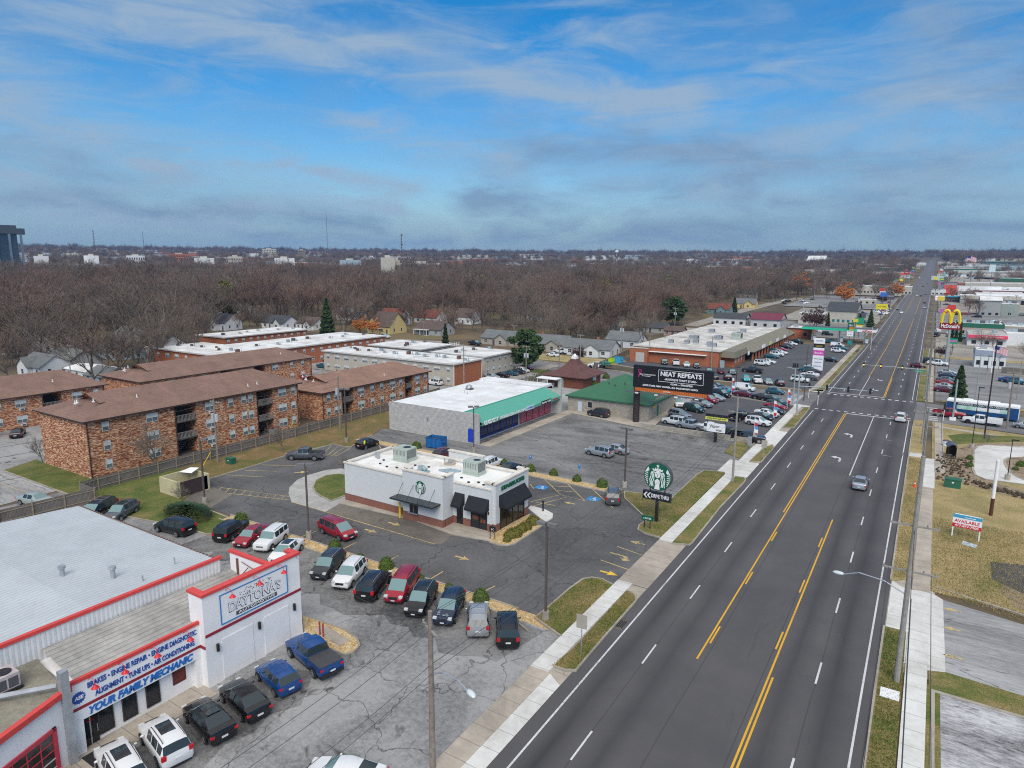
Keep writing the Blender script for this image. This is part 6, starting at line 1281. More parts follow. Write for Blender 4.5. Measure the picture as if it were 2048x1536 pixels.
# by the apartments
for a in [('jeep','silver',646,722,-10,'silver off roader parked in the yard of the red brick block'),('sedan','teal',648,736,0,'teal saloon parked in the yard of the red brick block'),('sedan','black',672,741,-4,'black saloon roof behind the ridge of the brown roof'),('suv','white',869,770,176,'white crossover beside the brown roofed brick block end'),('sedan','red',610,760,10,'red car roof glimpsed between the brown roofs'),
 ('sedan','silver',983,757,-8,'silver saloon roof behind the white roof edge'),('sedan','black',1003,754,172,'black saloon behind the white roof edge'),('sedan','teal',1021,750,172,'teal saloon in the row by the beige windows'),('sedan','dark',1034,747,172,'charcoal saloon in the row by the beige windows'),('hatch','white',1045,745,-8,'white hatchback at the end of the beige block row'),('sedan','red',1052,739,-8,'red saloon behind the white hatchback'),
 ('sedan','white',1105,713,170,'white saloon on the drive of the white house'),('pickup','white',1121,707,170,'white pickup on the drive behind the white saloon'),('jeep','black',757,678,0,'black car by the yellow house'),('suv','white',771,676,-10,'white suv by the yellow house'),('crew','dark',950,690,-10,'dark pickup on the drive of the grey and stone house'),('suv','grey',20,703,0,'grey car parked on the street at far left')]:
    k,c,px,py,h,l=a; car(k,c,px,py,h,l,lod=1)
# street on the right
car('crew','red',1898,834,-4,'bright red pickup crossing the junction arm on the right',name='pickup_truck'); 
car('hatch','silver',2052,857,172,'pale car cut by the right edge on the side street',name='car')
G5='cars parked right of the avenue beside the conifer'
for a in [('sedan','silver',1894,748,-8,'silver saloon, top of the row left of the conifer'),('sedan','navy',1897,756,-8,'navy saloon second in the row left of the conifer'),('sedan','grey',1893,764,-8,'grey saloon third in the row left of the conifer'),('sedan','red',1893,770,-8,'red saloon fourth in the row left of the conifer'),('sedan','silver',1891,777,-8,'silver saloon fifth in the row left of the conifer'),('sedan','maroon',1890,784,-8,'maroon saloon nearest in the row left of the conifer')]:
    k,c,px,py,h,l=a; car(k,c,px,py,h,l,group=G5,lod=1)
for a in [('sedan','blue',2018,764,-8,'blue saloon on the drive through exit lane'),('suv','teal',2035,768,-8,'teal blue suv behind the blue saloon'),('crew','white',1876,731,-10,'white pickup towing away from the junction'),('jeep','black',1862,727,-8,'black car beside the white pickup'),('hatch','maroon',1836,735,-4,'maroon car turning at the right kerb'),
 ('cargo','white',1875,665,100,'white van near the arches sign'),('crew','black',1873,673,80,'black pickup near the arches sign'),('suv','white',1905,669,-4,'white suv behind the arches post'),('suv','silver',1931,668,0,'silver suv by the crimson awning'),('sedan','teal',1923,677,0,'teal saloon between thin evergreens'),
 ('sedan','navy',1894,611,-4,'navy saloon in the half empty car park'),('sedan','white',1968,631,0,'white saloon by the grey two storey building'),('sedan','black',1990,632,0,'black saloon by the grey two storey building'),('sedan','red',1932,630,-4,'red saloon beside the dark green fascia store')]:
    k,c,px,py,h,l=a; car(k,c,px,py,h,l,lod=1)
for (px,py,h,c,l) in [(1795,620,'S','black','black saloon oncoming on the avenue beyond the fuel station'),(1803,627,'S','white','white saloon oncoming beside the black one'),(1848,617,'N','silver','silver saloon driving away near the right kerb'),(1849,607,'N','black','black saloon driving away ahead of the silver one'),(1834,593,'S','gold','pale car oncoming at the far crossing'),(1842,593,'N','black','black car at the far crossing'),(1851,590,'N','teal','teal car just before the far crossing'),(1846,574,'N','black','black car beyond the far crossing'),(1855,569,'N','dark','charcoal car beyond the far crossing'),(1845,568,'S','red','red car oncoming beyond the far crossing'),(1865,553,'N','red','red car where the avenue starts to climb'),(1839,556,'S','white','white car with lit lamps where the avenue climbs'),(1864,543,'N','dark','charcoal car far up the avenue'),(1859,538,'N','white','white car far up the avenue'),(1868,536,'N','black','black car far up the avenue'),(1862,531,'S','silver','silver car farthest up the avenue')]:
    car('sedan',c,px,py,h,l,group='traffic on the far avenue',name='car',lod=2)
# far parking dots
rr=random.Random(11)
for k in range(16):
    px=1762+rr.random()*14; py=617+k*.0+rr.random()*12; x,y=gt(px,py); car('sedan',rr.choice(['white','red','silver','black','white']),px,py,-8+rr.random()*6,'small car in the crowded roadside lot left of the avenue',group='cars in the crowded roadside lot',lod=2)
for k in range(40):
    px=1925+(k%20)*6.2+rr.random()*2; py=546+(k//20)*4; car('sedan',rr.choice(['white','white','silver','black','grey']),px,py,90,'pale car in the vast sales yard at the far right',group='cars in the far sales yard',lod=2)
for k in range(12):
    px=1585-20+rr.random()*60; py=600+rr.random()*8; car('sedan',rr.choice(['white','silver','black']),px,py,rr.random()*180,'car parked on the back street under the autumn trees',group='cars on the back street under the trees',lod=2)
for k in range(90):
    if k<60: px=rr.uniform(1893,2050); py=rr.uniform(560,690)
    else: px=rr.uniform(1700,1812); py=rr.uniform(560,655)
    x,y=gt(px,py)
    if -23<x<4 or (k>=60 and x<-78): continue
    car(rr.choice(['sedan','suv','hatch']),rr.choice(['white','white','silver','black','grey','red','teal','navy']),px,py,rr.choice([-8,172,82,262])+rr.uniform(-3,3),'small parked car in the roadside lots far along the avenue',group='cars in the far roadside lots',lod=2)
# bus
R=thing('bus','white roofed city bus with dark blue advertising side','bus',(*gt(1962,834),.02),math.radians(172))
b=MB(); b.box(-6,6,-1.28,1.28,.35,2.7,0); b.box(-6,6,-1.28,1.28,2.7,3.05,1); b.box(-5.96,5.96,-1.2,1.2,3.05,3.14,1); b.box(6,6.05,-1.2,1.2,.5,3.0,1); b.box(-6.05,-6,-1.25,1.25,.4,3.0,1); b.build('body',[mat('bus_blue',(.012,.07,.20),.4,0,.0),m_wht2],R)
for s in (-1,1):
    b=MB(); b.box(-4.6,5.2,s*1.29-.01,s*1.29+.01,2.25,2.7); b.build('side_window',m_cglass,R); b=MB(); b.box(-4.2,4.2,s*1.3-.01,s*1.3+.01,1.35,2.15); a=b.build('advert_panel',mat('advert_green_white',(.45,.65,.55),.5,0,.3,.8),R)
    b=MB(); b.box(-3.0,1.0,s*1.315-.005,s*1.315+.005,1.45,2.05); b.build('advert_box',m_wht2,R)
b=MB(); b.box(6.04,6.08,-1.05,1.05,1.2,2.6); b.build('windscreen',m_cglass,R)
tm=wheel_me(.48,.3)
for x in (-3.6,3.9):
    for s in (-1,1): link('wheel',tm,R,(x,s*1.15,.48))
for x in (-2,2.5): b=MB(); b.box(x-.8,x+.8,-.7,.7,3.14,3.4); b.build('roof_unit',m_wht2,R)
text('SPRINGFIELD • DOWNTOWN • AIRPORT',.5,m_wht2,R,(0,1.33,2.45),(math.pi/2,0,math.pi),width=8,ext=.01)
# utility truck in front of the bus, white
def worktruck(label,px,py,rz,bedkind):
    R=thing('utility_truck',label,'truck',(*gt(px,py),.02),math.radians(rz))
    for p in proto('crew'):
        if p[0] in('cargo_bed','bed_liner'): continue
        o=link(p[0],p[1],R,p[2])
        if p[3]: o.material_slots[0].link='OBJECT'; o.material_slots[0].material=PC['white']
    b=MB()
    if bedkind=='box':
        b.box(-3.6,-1.0,-1.08,-.6,.6,1.45); b.box(-3.6,-1.0,.6,1.08,.6,1.45); b.box(-3.6,-1.0,-.6,.6,.6,.8)
        for k in range(3):
            for s in (-1,1): b.box(-3.4+k*.85,-2.7+k*.85,s*1.09-.01,s*1.09+.01,.75,1.35,0)
        b.build('tool_body',[PC['white']],R)
    else:
        b.box(-4.6,-1.05,-1.1,1.1,.85,1.0)
        for k in range(9): b.box(-4.6+k*.43,-4.55+k*.43,-1.1,-1.05,1.0,1.9);b.box(-4.6+k*.43,-4.55+k*.43,1.05,1.1,1.0,1.9)
        b.box(-4.6,-1.05,-1.1,-1.06,1.7,1.8);b.box(-4.6,-1.05,1.06,1.1,1.7,1.8); b.build('stake_bed',m_trim,R)
        for k in range(3): b=MB(); b.cyl(-1.8-k*.9,.2*(k-1),1.0,2.1,.38,n=10); b.build('drum',mat('green_drum',(.05,.30,.20),.6),R)
    return R
worktruck('white utility pickup with tool body beside the bus',1958,848,172,'box'); worktruck('white flatbed truck with stake sides near the skips',1194,736,186,'stake')
# ======================= STREET FURNITURE
m_pole=mat('weathered_wood_pole',(.24,.20,.165),.9,0,.25,3); m_pole2=mat('grey_wood_pole',(.30,.28,.25),.9,0,.2,3); m_bronze=mat('bronze_lamp_post',(.10,.08,.07),.6,0,.1,2); m_fence=ribbed('weathered_fence_board',(.23,.20,.175),3,.15,.5,.9,.35); m_fpost=mat('fence_post',(.30,.24,.17),.9,0,.2,3)
m_wire=mat('power_cable',(.06,.065,.07),.7,0,0); m_sgrey=mat('signal_grey',(.36,.42,.42),.5,.2,.1,1); m_yb=mat('bright_yellow',(.75,.55,.02),.5,0,0); m_grn=mat('utility_green',(.02,.12,.07),.6,0,.1); m_dbl=mat('dumpster_blue',(.01,.12,.35),.6,0,.2,3)
def fence(label,pts,h=1.8,step=2.6,z=.1):
    R=thing('wooden_fence',label,'fence'); b=MB(); strip(b,pts,.05,z,z+h-.05); b.build('board_panel',m_fence,R)
    for (a,c) in zip(pts[:-1],pts[1:]):
        L=math.hypot(c[0]-a[0],c[1]-a[1]); n=max(1,int(L/step)); d=((c[0]-a[0])/L,(c[1]-a[1])/L)
        for k in range(n+1):
            x,y=a[0]+d[0]*L*k/n,a[1]+d[1]*L*k/n; q=MB(); q.box(-.06,.06,-.06,.06,0,h+.1); q.build('post',m_fpost,R,loc=(x+d[1]*.08,y-d[0]*.08,z))
    q=MB(); strip(q,[(p[0]+.06,p[1]) for p in pts],.04,z+.35,z+.45); strip(q,[(p[0]+.06,p[1]) for p in pts],.04,z+h-.4,z+h-.3); q.build('rail',m_fpost,R)
fence('weathered wooden fence with tan posts behind the repair shop roof',[(-88.4,26),(-88.06,29.7),(-87.1,39.6)],1.9)
fence('grey weathered board fence running below the brick apartment blocks',[(-87.2,39.75),(-91.3,39.85),(-91.75,42.3),(-91.75,66.9),(-92.7,99.9),(-94.6,119)],1.75)
fence('brown fence beside the white house and the skips',[gt(1185,742),gt(1262,706)],1.8,z=.0)
fence('brown fence in front of the far red brick block',[(-196.5,136),(-196.5,168)],1.8,z=0)
fence('dark brown fence at the right edge beyond the side street',[gt(2002,746),gt(2075,752)],1.8,z=0)
R=thing('picket_fence','white picket fence beside the small square block','fence'); b=MB(); a=gt(880,695); c=gt(918,691); strip(b,[a,c],.05,.3,.4); strip(b,[a,c],.05,.9,1.0); b.build('rail',m_wht2,R)
for k in range(9):
    q=MB(); q.box(-.08,.08,-.05,.05,0,1.3); q.build('picket',m_wht2,R,loc=(a[0]+(c[0]-a[0])*k/8,a[1]+(c[1]-a[1])*k/8,0))
# refuse enclosure
R=thing('refuse_enclosure','pale yellow block enclosure with dark brown gates by the grass bank','enclosure'); P_=[g(357.5,997.5),g(322,985)]; 
x1,y0=P_[0]; x0=P_[1][0]; x0=x0 if abs(x0-x1)>2 else x1-5
my=membrane('pale_yellow_block',(.62,.56,.33),(.45,.40,.26),.8); b=MB(); y1_=g(410,975)[1]; D_=y1_-y0
b.box(x0,x1,y0,y0+.2,0,2.2); b.box(x0,x0+.2,y0+.2,y1_,0,2.2); b.box(x0,x1,y1_-.2,y1_,0,2.2); b.box(x1-.2,x1,y0+.2,y0+.35,0,2.2); b.box(x1-.2,x1,y1_-.9,y1_-.2,0,2.2); b.build('wall',my,R)
b=MB(); b.box(x1-.12,x1-.04,y0+.4,y1_-.95,.15,2.05); b.build('gate',mat('dark_brown_gate',(.05,.03,.03),.7,0,.1,2),R); b=MB(); b.box(x1-.03,x1+.0,y1_-.85,y1_-.3,.15,2.0); b.build('door',mat('ochre_door',(.55,.33,.04),.7),R)
b=MB(); b.face([(x0+.3,y1_-1.8,2.2),(x0+2.4,y1_-1.4,2.3),(x0+2.2,y1_-.1,2.7),(x0+.5,y1_-.3,2.5)]); b.face([(x0+.5,y1_-.3,2.5),(x0+2.2,y1_-.1,2.7),(x0+2.4,y1_-1.4,2.29),(x0+.3,y1_-1.8,2.19)][::1]); tag(b.build('tarpaulin',m_wht2),'crumpled white tarpaulin on top of the yellow enclosure','tarpaulin')
# lamp posts
def lamp(label,px,py,h,heads=2,base=True,m=m_bronze,rot=0,metric=None):
    x,y=metric or g(px,py); R=thing('lamp_post',label,'lamp post',(x,y,0),rot,'car park lamp posts'); b=MB()
    b.box(-.09,.09,-.09,.09,.6,h); b.build('post',m,R)
    if base: b=MB(); b.cyl(0,0,0,.85,.34,.3,14); b.build('footing',M_kerb,R)
    for k in range(heads):
        s=1 if k==0 else -1; b=MB(); b.box(s*.1 if s>0 else -.9,s*.9 if s>0 else -.1,-.22,.22,h-.02,h+.22); b.box(s*.2 if s>0 else -.85,s*.85 if s>0 else -.2,-.17,.17,h-.05,h-.02,1); b.build('lamp_head',[mat('lamp_head_grey',(.16,.155,.15),.5),m_wht2],R)
    return R
lamp('brown lamp post beside the yellow enclosure',410,1007.5,8.3,1,rot=.5); lamp('brown twin lamp post standing on the gravel median',618,1077,8.4,2,rot=.6)
lamp('tall brown lamp post on round footing behind the person in yellow',693,885,9.2,2,rot=.2); lamp('twin headed lamp post in front of the grey block shop wall',947.75,905,7.5,2,rot=.7)
lamp('brown lamp post left of the round green sign',1249,975,8.2,2,rot=-.2); lamp('brown lamp post on the grass island nearest the camera',1091,1240,8.6,2,rot=.1)
def thinlamp(label,bx,by,ty,m=m_blk,cat='lamp post',r=.07,head=True,foot=None):
    x,y=g(bx,by); d=ray(bx,ty); 
    lo,hi=0,40
    for _ in range(40):
        mm=(lo+hi)/2; v=RM.T@np.array([x,y,mm-H]); 
        if v[1]/v[2]*F+768>ty: lo=mm
        else: hi=mm
    R=thing('lamp_post' if head else 'pole',label,cat,(x,y,0)); b=MB(); b.cyl(0,0,0,lo,r,r*.7,8); b.build('post',m,R)
    if foot: b=MB(); b.cyl(0,0,0,.9,.35,.35,12); b.build('footing',M_conc2,R)
    if head: b=MB(); b.box(-.1,.75,-.16,.16,lo-.05,lo+.08); b.build('lamp_head',m_blk,R)
    return R,lo
thinlamp('slim black lamp post at the left of the pale curved drive',1943,898,775,foot=1); thinlamp('slim black lamp post inside the pale curved drive',2014,961,880,foot=1); 
thinlamp('very tall black post on the green lawn strip',1968,878,680,r=.13,head=False,cat='pole')
thinlamp('black lamp post in front of the arches sign car park',1896,745,695); thinlamp('black lamp post in front of the small white building left',1974,742,712); thinlamp('black lamp post in front of the small white building right',1997,738,712); thinlamp('pale blue grey tall post behind the conifer',1950,805,706,m=m_sgrey,r=.13,head=False,cat='pole')
thinlamp('dark lamp post beside the white van on the side street',1471,785,735); thinlamp('dark lamp post at the shop strip end',1578,683,648); thinlamp('slim white lamp post between fuel station and avenue',1741,700,652,m=m_wht2)
# utility poles
def upole(label,x,y,h,arms=((.6,2.4),),trans=0,lightarm=None,m=m_pole,rot=0,r=.17,zb=None):
    z=T(x,y) if zb is None else zb
    R=thing('utility_pole',label,'utility pole',(x,y,z),rot); b=MB(); b.cyl(0,0,0,h,r,r*.7,10); b.build('pole',m,R)
    for (dz,L) in arms:
        b=MB(); b.box(-L/2,L/2,.1,.22,h-dz,h-dz+.12)
        for q in (-L/2+.1,-L/4,L/4,L/2-.1): b.cyl(q,.16,h-dz+.12,h-dz+.3,.05,n=6)
        b.build('crossarm',m_pole2,R)
    for k in range(trans): b=MB(); b.cyl(-.45+k*.9,.0,h-3.3,h-2.2,.28,n=10); b.build('transformer',m_galv if 0 else mat('pale_transformer',(.45,.48,.50),.5,0,.05),R)
    if lightarm:
        (lx,ly,lz,hz_)=lightarm; b=MB(); b.tube([(0,0,hz_),(lx*.35,ly*.35,hz_+.55),(lx*.75,ly*.75,hz_+.6),(lx,ly,lz)],.05,6); b.build('lamp_arm',m_galv,R)
        b=MB(); b.ell((lx*1.08,ly*1.08,lz),(.42,.2,.14),10,6); b.build('lamp_head',mat('lamp_glass_pale',(.6,.66,.68),.3),R)
    return R
POL={}
fx,fy=-22.7,27.4
R=upole('weathered wooden pole in the foreground with curved street lamp arm',fx,fy,10.3,(),0,(2.9,.9,6.55,6.3),r=.19)
b=MB(); b.box(-1.0,.9,-.06,.06,9.05,9.17); b.tube([(-.95,0,9.15),(-.95,0,9.3)],.07); b.build('crossarm',m_pole2,R); R.rotation_euler[2]=-.45
upole('wooden pole with two pale transformers below the three storey block',-89.67,58.58,9.8,((.5,2.2),),2); upole('wooden pole with one transformer at the right of the leafy verge',-89.26,83.04,9.9,((.4,1.8),),1)
upole('pale wooden pole by the white concrete strip along the avenue',-21.2,92.3,12.2,((2.2,2.6),),0,r=.17,m=m_pole2)
R=upole('tall grey wooden pole at the right kerb with street lamp over the avenue',.6,52.3,17.2,((8.6,3.4),(5.2,3.0)),0,(-4.2,.9,7.0,6.9),m=m_pole2,r=.2)
RP=[(1.0,91,13.5),(1.0,131,14),(1.2,176,14),(1.3,215,13),(1.3,255,13),(1.4,300,13),(1.4,345,13),(1.4,390,13),(1.5,440,13),(1.5,490,13)]
wrd=['second','third','fourth','fifth','sixth','seventh','eighth','ninth','tenth','eleventh']
for k,(x,y,h) in enumerate(RP): upole('grey wooden utility pole on the right verge, %s from the camera'%wrd[k],x,y,h,((.5,3),(2.2,2.4)),0,m=m_pole2)
LP_=[(1160,730,9.5,'between the brown flared roof and the white house',0),(1118,745,9,'behind the flared brown roof',0),(1052,757,9,'with transformers in front of the big round pine',2),(1242,712,11.5,'with transformers behind the brick strip fence',2),(1028,700,9,'beside the grey and stone house',0),(1298,722,9.0,'just left of the brick strip wall',0),(928,790,12,'in front of the red brick end wall',0),(848,690,9,'by the yellow house porch',0),(707,662,9,'right of the tall dark evergreen',0),(788,687,9,'left of the yellow house',0),(541,650,8,'above the far red brick block',0),(1422,735,9.5,'twin pole over the brick strip corner',0),(1349,664,11,'with transformers above the long white roofs',2),(1305,664,9,'in the yards above the long white roofs',0),(1124,683,9,'among the bare trees above the white houses',0),(143,762,9.5,'with transformers left of the thick leaning tree',2),(688,690,9,'in front of the long white roofed brick block',0)]
for (px,py,h,l,t) in LP_:
    x,y=gt(px,py); upole('wooden utility pole '+l,x,y,h,((.5,2.2),),t,m=m_pole2 if h>9.4 else m_pole,r=.15)
x,y=g(2013,857); upole('brown wooden pole beside the side street on the right',x,y,11,((.4,2.2),),1); x,y=gt(2033,800); upole('thin wooden pole near the right edge behind the bus',x,y,9,(),0,m=m_pole2,r=.12)
x,y=g(1641,805); upole('black thin pole at the far left junction corner',x-3.5,y,12.5,(),0,m=m_bronze,r=.12)
for (px,py,l) in [(1673,700,'left of the fuel sign'),(1727,693,'right of the fuel sign'),(1781,640,'beside the crowded roadside lot'),(1800,610,'near the yellow roadside sign')]:
    x,y=gt(px,py); upole('slim pole on the left pavement, '+l,x,y,10,(),0,m=m_pole,r=.12)
# cables
def cable(label,a,b_,sag=1.0,r=.022,n=14,group='overhead cables'):
    A=Vector(a);B=Vector(b_); pts=[]
    for i in range(n+1):
        t=i/n; p=A.lerp(B,t); p.z-=sag*4*t*(1-t); pts.append(p)
    m=MB(); m.tube(pts,r,4,cap=False); tag(m.build('power_line',m_wire),label,'cable',group)
rp=[(.6,52.3,17.2)]+[(x,y,h) for x,y,h in RP]
for k in range(len(rp)-1):
    for dx,dz in ((-1.3,-.3),(0,.1),(1.3,-.3),(.0,-5.2),(.1,-6.2)): cable('cable strung between the utility poles on the right verge',(rp[k][0]+dx,rp[k][1],rp[k][2]+dz+T(rp[k][0],rp[k][1])),(rp[k+1][0]+dx,rp[k+1][1],rp[k+1][2]+dz+T(rp[k+1][0],rp[k+1][1])),.9,.02)
for dx,dz in ((-1.3,-8.5),(0,-5.4),(1.3,-8.5),(.3,-10.5)): cable('cable hanging in from behind the camera to the tall right pole',(.6+dx,52.3,17.2+dz),(1.0+dx,6,17.2+dz),.9,.02)
fp=(fx,fy); up2=(-21.2,92.3)
for (dx,z1,z2,r) in ((-.9,9.3,10.2,.018),(-.3,9.9,12.2,.02),(.4,9.2,10.3,.018),(0,6.9,8.5,.025),(.1,6.5,8.0,.022)): cable('cable from the foreground pole along the avenue to the pale pole',(fp[0]+dx,fp[1],z1),(up2[0]+dx*1.2,up2[1],z2),1.3,r)
for (dx,z1,z2) in ((-.8,9.3,9.3),(.3,9.4,9.4),(0,6.9,7.2),(.2,6.5,6.6)): cable('cable from the foreground pole down out of the bottom of the photo',(fp[0]+dx,fp[1],z1),(fp[0]+dx-1,fp[1]-26,z2),.8,.02)
for (x2,y2,z2) in ((-41.3,33,6.9),(-25.3,46,8.3)): cable('service cable from the foreground pole to the signboard and lamp',(fp[0],fp[1],9.4),(x2,y2,z2),.7,.015)
for dz in (0,-1.2,-4): cable('cable between the poles along the leafy verge',(-89.67,58.58,9.5+dz),(-89.26,83.04,9.6+dz),.7,.02); cable('cable running off left from the verge poles',(-89.67,58.58,9.5+dz),(-90,20,9.6+dz),1,.02)
for dz in (10.3,12.0,8.4): cable('cable from the pale pole on towards the junction',(up2[0],up2[1],dz),(-24.3,160,dz-1),1.4,.02)
# traffic signals
def signal(parent,x,y,z,lit=None):
    b=MB(); b.box(x-.18,x+.18,y-.12,y+.12,z-.55,z+.55); o=b.build('signal_head',m_blk,parent)
    if lit:
        b=MB(); b.cyl(x,0,0,.01,.12,n=12) if 0 else b.box(x-.1,x+.1,y-.14,y-.12,z-.1,z+.1); b.build('lit_lamp',mat('amber_lamp',(1.,.45,.04),.5,0,0,emit=4),o)
def mast(label,bx,by,H_,arm,heads,lit,name='traffic_signal'):
    x,y=bx,by; R=thing(name,label,'traffic lights',(x,y,0)); b=MB(); b.cyl(0,0,0,H_,.18,.12,12); b.build('pole',m_sgrey,R); b=MB(); b.box(-.4,.4,-.4,.4,0,.25); b.build('footing',M_conc2,R)
    b=MB(); b.tube([(0,0,H_-2.6 if H_>8 else H_-.3),(arm*.5,0,H_-2.3 if H_>8 else H_-.1),(arm,0,H_-2.3 if H_>8 else H_-.1)],.1,8,.06); b.build('mast_arm',m_sgrey,R)
    for q in heads: signal(R,q,-.1,(H_-2.3 if H_>8 else H_-.1),lit)
    return R
sx,sy=g(1592.8,831); mast('grey signal mast on the near left corner with arm over the avenue',sx,sy,8.7,13.2,(5.2,9,12.8),None)
R=thing('traffic_signal','shorter grey signal pole on the far side of the left corner with street lamp','traffic lights',(*g(1585.6,806),0)); b=MB(); b.cyl(0,0,0,8.0,.16,.12,12); b.build('pole',m_sgrey,R); 
for q in (-.5,-.1,.35): b=MB(); b.box(q-.15,q+.15,-.2,.2,8.0,8.9); b.build('signal_head',m_blk,R)
b=MB(); b.tube([(0,0,7.6),(-1.2,0,7.9)],.05); b.ell((-1.5,0,7.9),(.4,.2,.1),8,5); b.build('lamp_arm',m_galv,R)
sx,sy=g(1850,797); mast('grey signal mast on the right with three amber lights over the avenue',sx,sy,6.9,-13.6,(-13.2,-9.6,-5.2),True)
b=MB(); b.box(-2.6,-.6,-.05,.0,0,.5); o=b.build('street_sign',mat('street_sign_green',(.0,.30,.12),.5),None,loc=(sx,sy-.2,6.0)); tag(o,'green street name board on the right signal mast','sign'); text('S Glenstone',.35,m_wht2,o,(-1.6,-.08,.25),RX,width=1.7,ext=.005)
sx,sy=g(1905,840); R=thing('traffic_signal','thick pale signal pole on a white footing near the red pickup','traffic lights',(sx,sy,0)); b=MB(); b.cyl(0,0,0,8.2,.2,.14,12); b.build('pole',m_sgrey,R); b=MB(); b.box(-.55,.55,-.55,.55,0,.5); b.build('footing',m_wht2,R)
for (px,py,l) in [(1886,842,'thin white pedestrian signal pole by the right pavement'),(1635,810,'thin white pedestrian signal pole on the near left corner'),(1617,796,'thin white pedestrian signal pole at the far left corner')]:
    x,y=g(px,py); R=thing('pedestrian_signal',l,'traffic lights',(x,y,0)); b=MB(); b.cyl(0,0,0,3.3,.06,n=8); b.build('pole',m_wht2,R); signal(R,0,-.05,2.9)
# billboard
R=thing('billboard','large black billboard over an orange slatted strip on one dark post','billboard',(-46.4,118.7,0))
b=MB(); b.cyl(0,.6,0,7.0,.62,n=18); b.build('post',mat('dark_bronze_post',(.035,.025,.025),.6,0,.1),R)
b=MB(); b.box(-.6,14.6,-.1,.5,7.05,11.3); F1=b.build('panel',m_blk,R)
b=MB(); b.box(-.6,14.6,-.14,-.1,7.05,11.3); 
fc=b.build('poster_face',mat('poster_black',(.008,.008,.010),.5,0,0),R)
b=MB(); 
for (x0_,x1_,z0_,z1_) in ((4.4,12.9,10.7,10.76),(4.4,12.9,8.55,8.61),(4.4,4.46,8.61,10.7),(12.84,12.9,8.61,10.7)): b.box(x0_,x1_,-.17,-.14,z0_,z1_)
b.build('poster_border',m_wht2,fc)
text('NEAT REPEATS',1.15,m_wht2,fc,(8.65,-.16,10.02),RX,width=7.7,bold=.03,ext=.01); text('–BOUTIQUE THRIFT STORE–',.5,m_wht2,fc,(8.65,-.16,9.05),RX,width=6.2,bold=.01); text('OZARK — SPRINGFIELD',.42,m_wht2,fc,(8.9,-.16,8.2),RX,width=4.2,bold=.01); text('SAME STORE, NEW OWNER, ALL SALES BENEFIT BCFO!',.42,m_wht2,fc,(6.7,-.16,7.55),RX,width=10.6,bold=.012)
text('BREAST CANCER FOUNDATION',.3,m_wht2,fc,(2.3,-.16,9.6),RX,width=3.0); text('OF THE OZARKS',.22,m_wht2,fc,(2.0,-.16,9.3),RX,width=1.7)
b=MB(); ht=[(.45*math.sin(t)**3,.12*(3.2*math.cos(t)-1.3*math.cos(2*t)-.5*math.cos(3*t)-.25*math.cos(4*t))) for t in [2*math.pi*i/24 for i in range(24)]]
A=[(.75+p[0]*.75,10.2+p[1]*.75) for p in ht]; q=[(p[0],p[1]) for p in A]; bb=MB(); strip(bb,q,.06,0,.01,True); bb.v=[(v[0],-.165-v[2],v[1]) for v in bb.v]; bb.add([(.6,-.16,9.9),(.7,-.16,9.9),(.55,-.16,9.2),(.45,-.16,9.2)],[(0,1,2,3)]); bb.add([(.8,-.16,9.95),(.86,-.16,9.9),(.5,-.16,8.95),(.42,-.16,9.0)],[(0,1,2,3)]); bb.build('ribbon_mark',mat('ribbon_pink',(.75,.05,.3),.5,0,0),fc)
b=MB(); b.box(-.2,13.6,-.05,.4,6.3,7.04); b.build('slatted_skirt',ribbed('orange_slats',(.62,.16,.03),0,.42,.6,.6,.1),R); b=MB(); b.box(5.3,7.0,-.1,-.05,6.45,6.8); s=b.build('maker_plate',mat('orange_plate',(.62,.16,.03),.6),R); text('LAMAR',.34,m_wht2,s,(6.15,-.12,6.63),RX,width=1.5)
b=MB(); b.box(-1.8,13.9,-1.3,-.6,6.15,6.22); 
for k in range(5): b.box(.8+k*3.1,.9+k*3.1,-1.3,.2,6.0,6.14)
b.build('catwalk',m_grey,R)
for k in range(4):
    b=MB(); b.tube([(1+k*3.8,-1.3,6.2),(1+k*3.8,-2.0,6.3)],.04,5); b.box(.7+k*3.8,1.3+k*3.8,-2.3,-2.0,6.2,6.35); b.build('floodlight',m_wht2,R)
# round emblem pole sign
R=thing('pole_sign','round green and white emblem sign above a black arrow board on a post','sign',(-25.05,72.15,0))
b=MB(); b.box(-.16,.16,-.05,.3,.0,2.75); b.box(-.95,-.85,0,.15,3.7,4.3); b.box(.85,.95,0,.15,3.7,4.3); b.build('post',m_blk,R)
b=MB(); n=40; b.add([(1.7*math.cos(2*math.pi*i/n),yy,5.68+1.7*math.sin(2*math.pi*i/n)) for yy in (-.1,.45) for i in range(n)],[(i,(i+1)%n,n+(i+1)%n,n+i) for i in range(n)]+[tuple(range(n)),tuple(range(2*n-1,n-1,-1))]); b.build('drum',m_grey,R)
emblem(R,0,5.68,-.17,1.62,'emblem')
b=MB(); b.box(-1.75,1.65,-.12,.35,2.75,3.75); s=b.build('arrow_board',m_blk,R); text('DRIVE THRU',.62,m_wht2,s,(.4,-.135,3.25),RX,width=2.15,bold=.015,ext=.01)
b=MB()
for o_ in (0,.42): b.add([(-1.62+o_,-.14,3.25),(-1.3+o_,-.14,3.6),(-1.12+o_,-.14,3.6),(-1.42+o_,-.14,3.25),(-1.12+o_,-.14,2.9),(-1.3+o_,-.14,2.9)],[(0,3,2,1),(0,5,4,3)])
b.build('chevron',m_wht2,s)
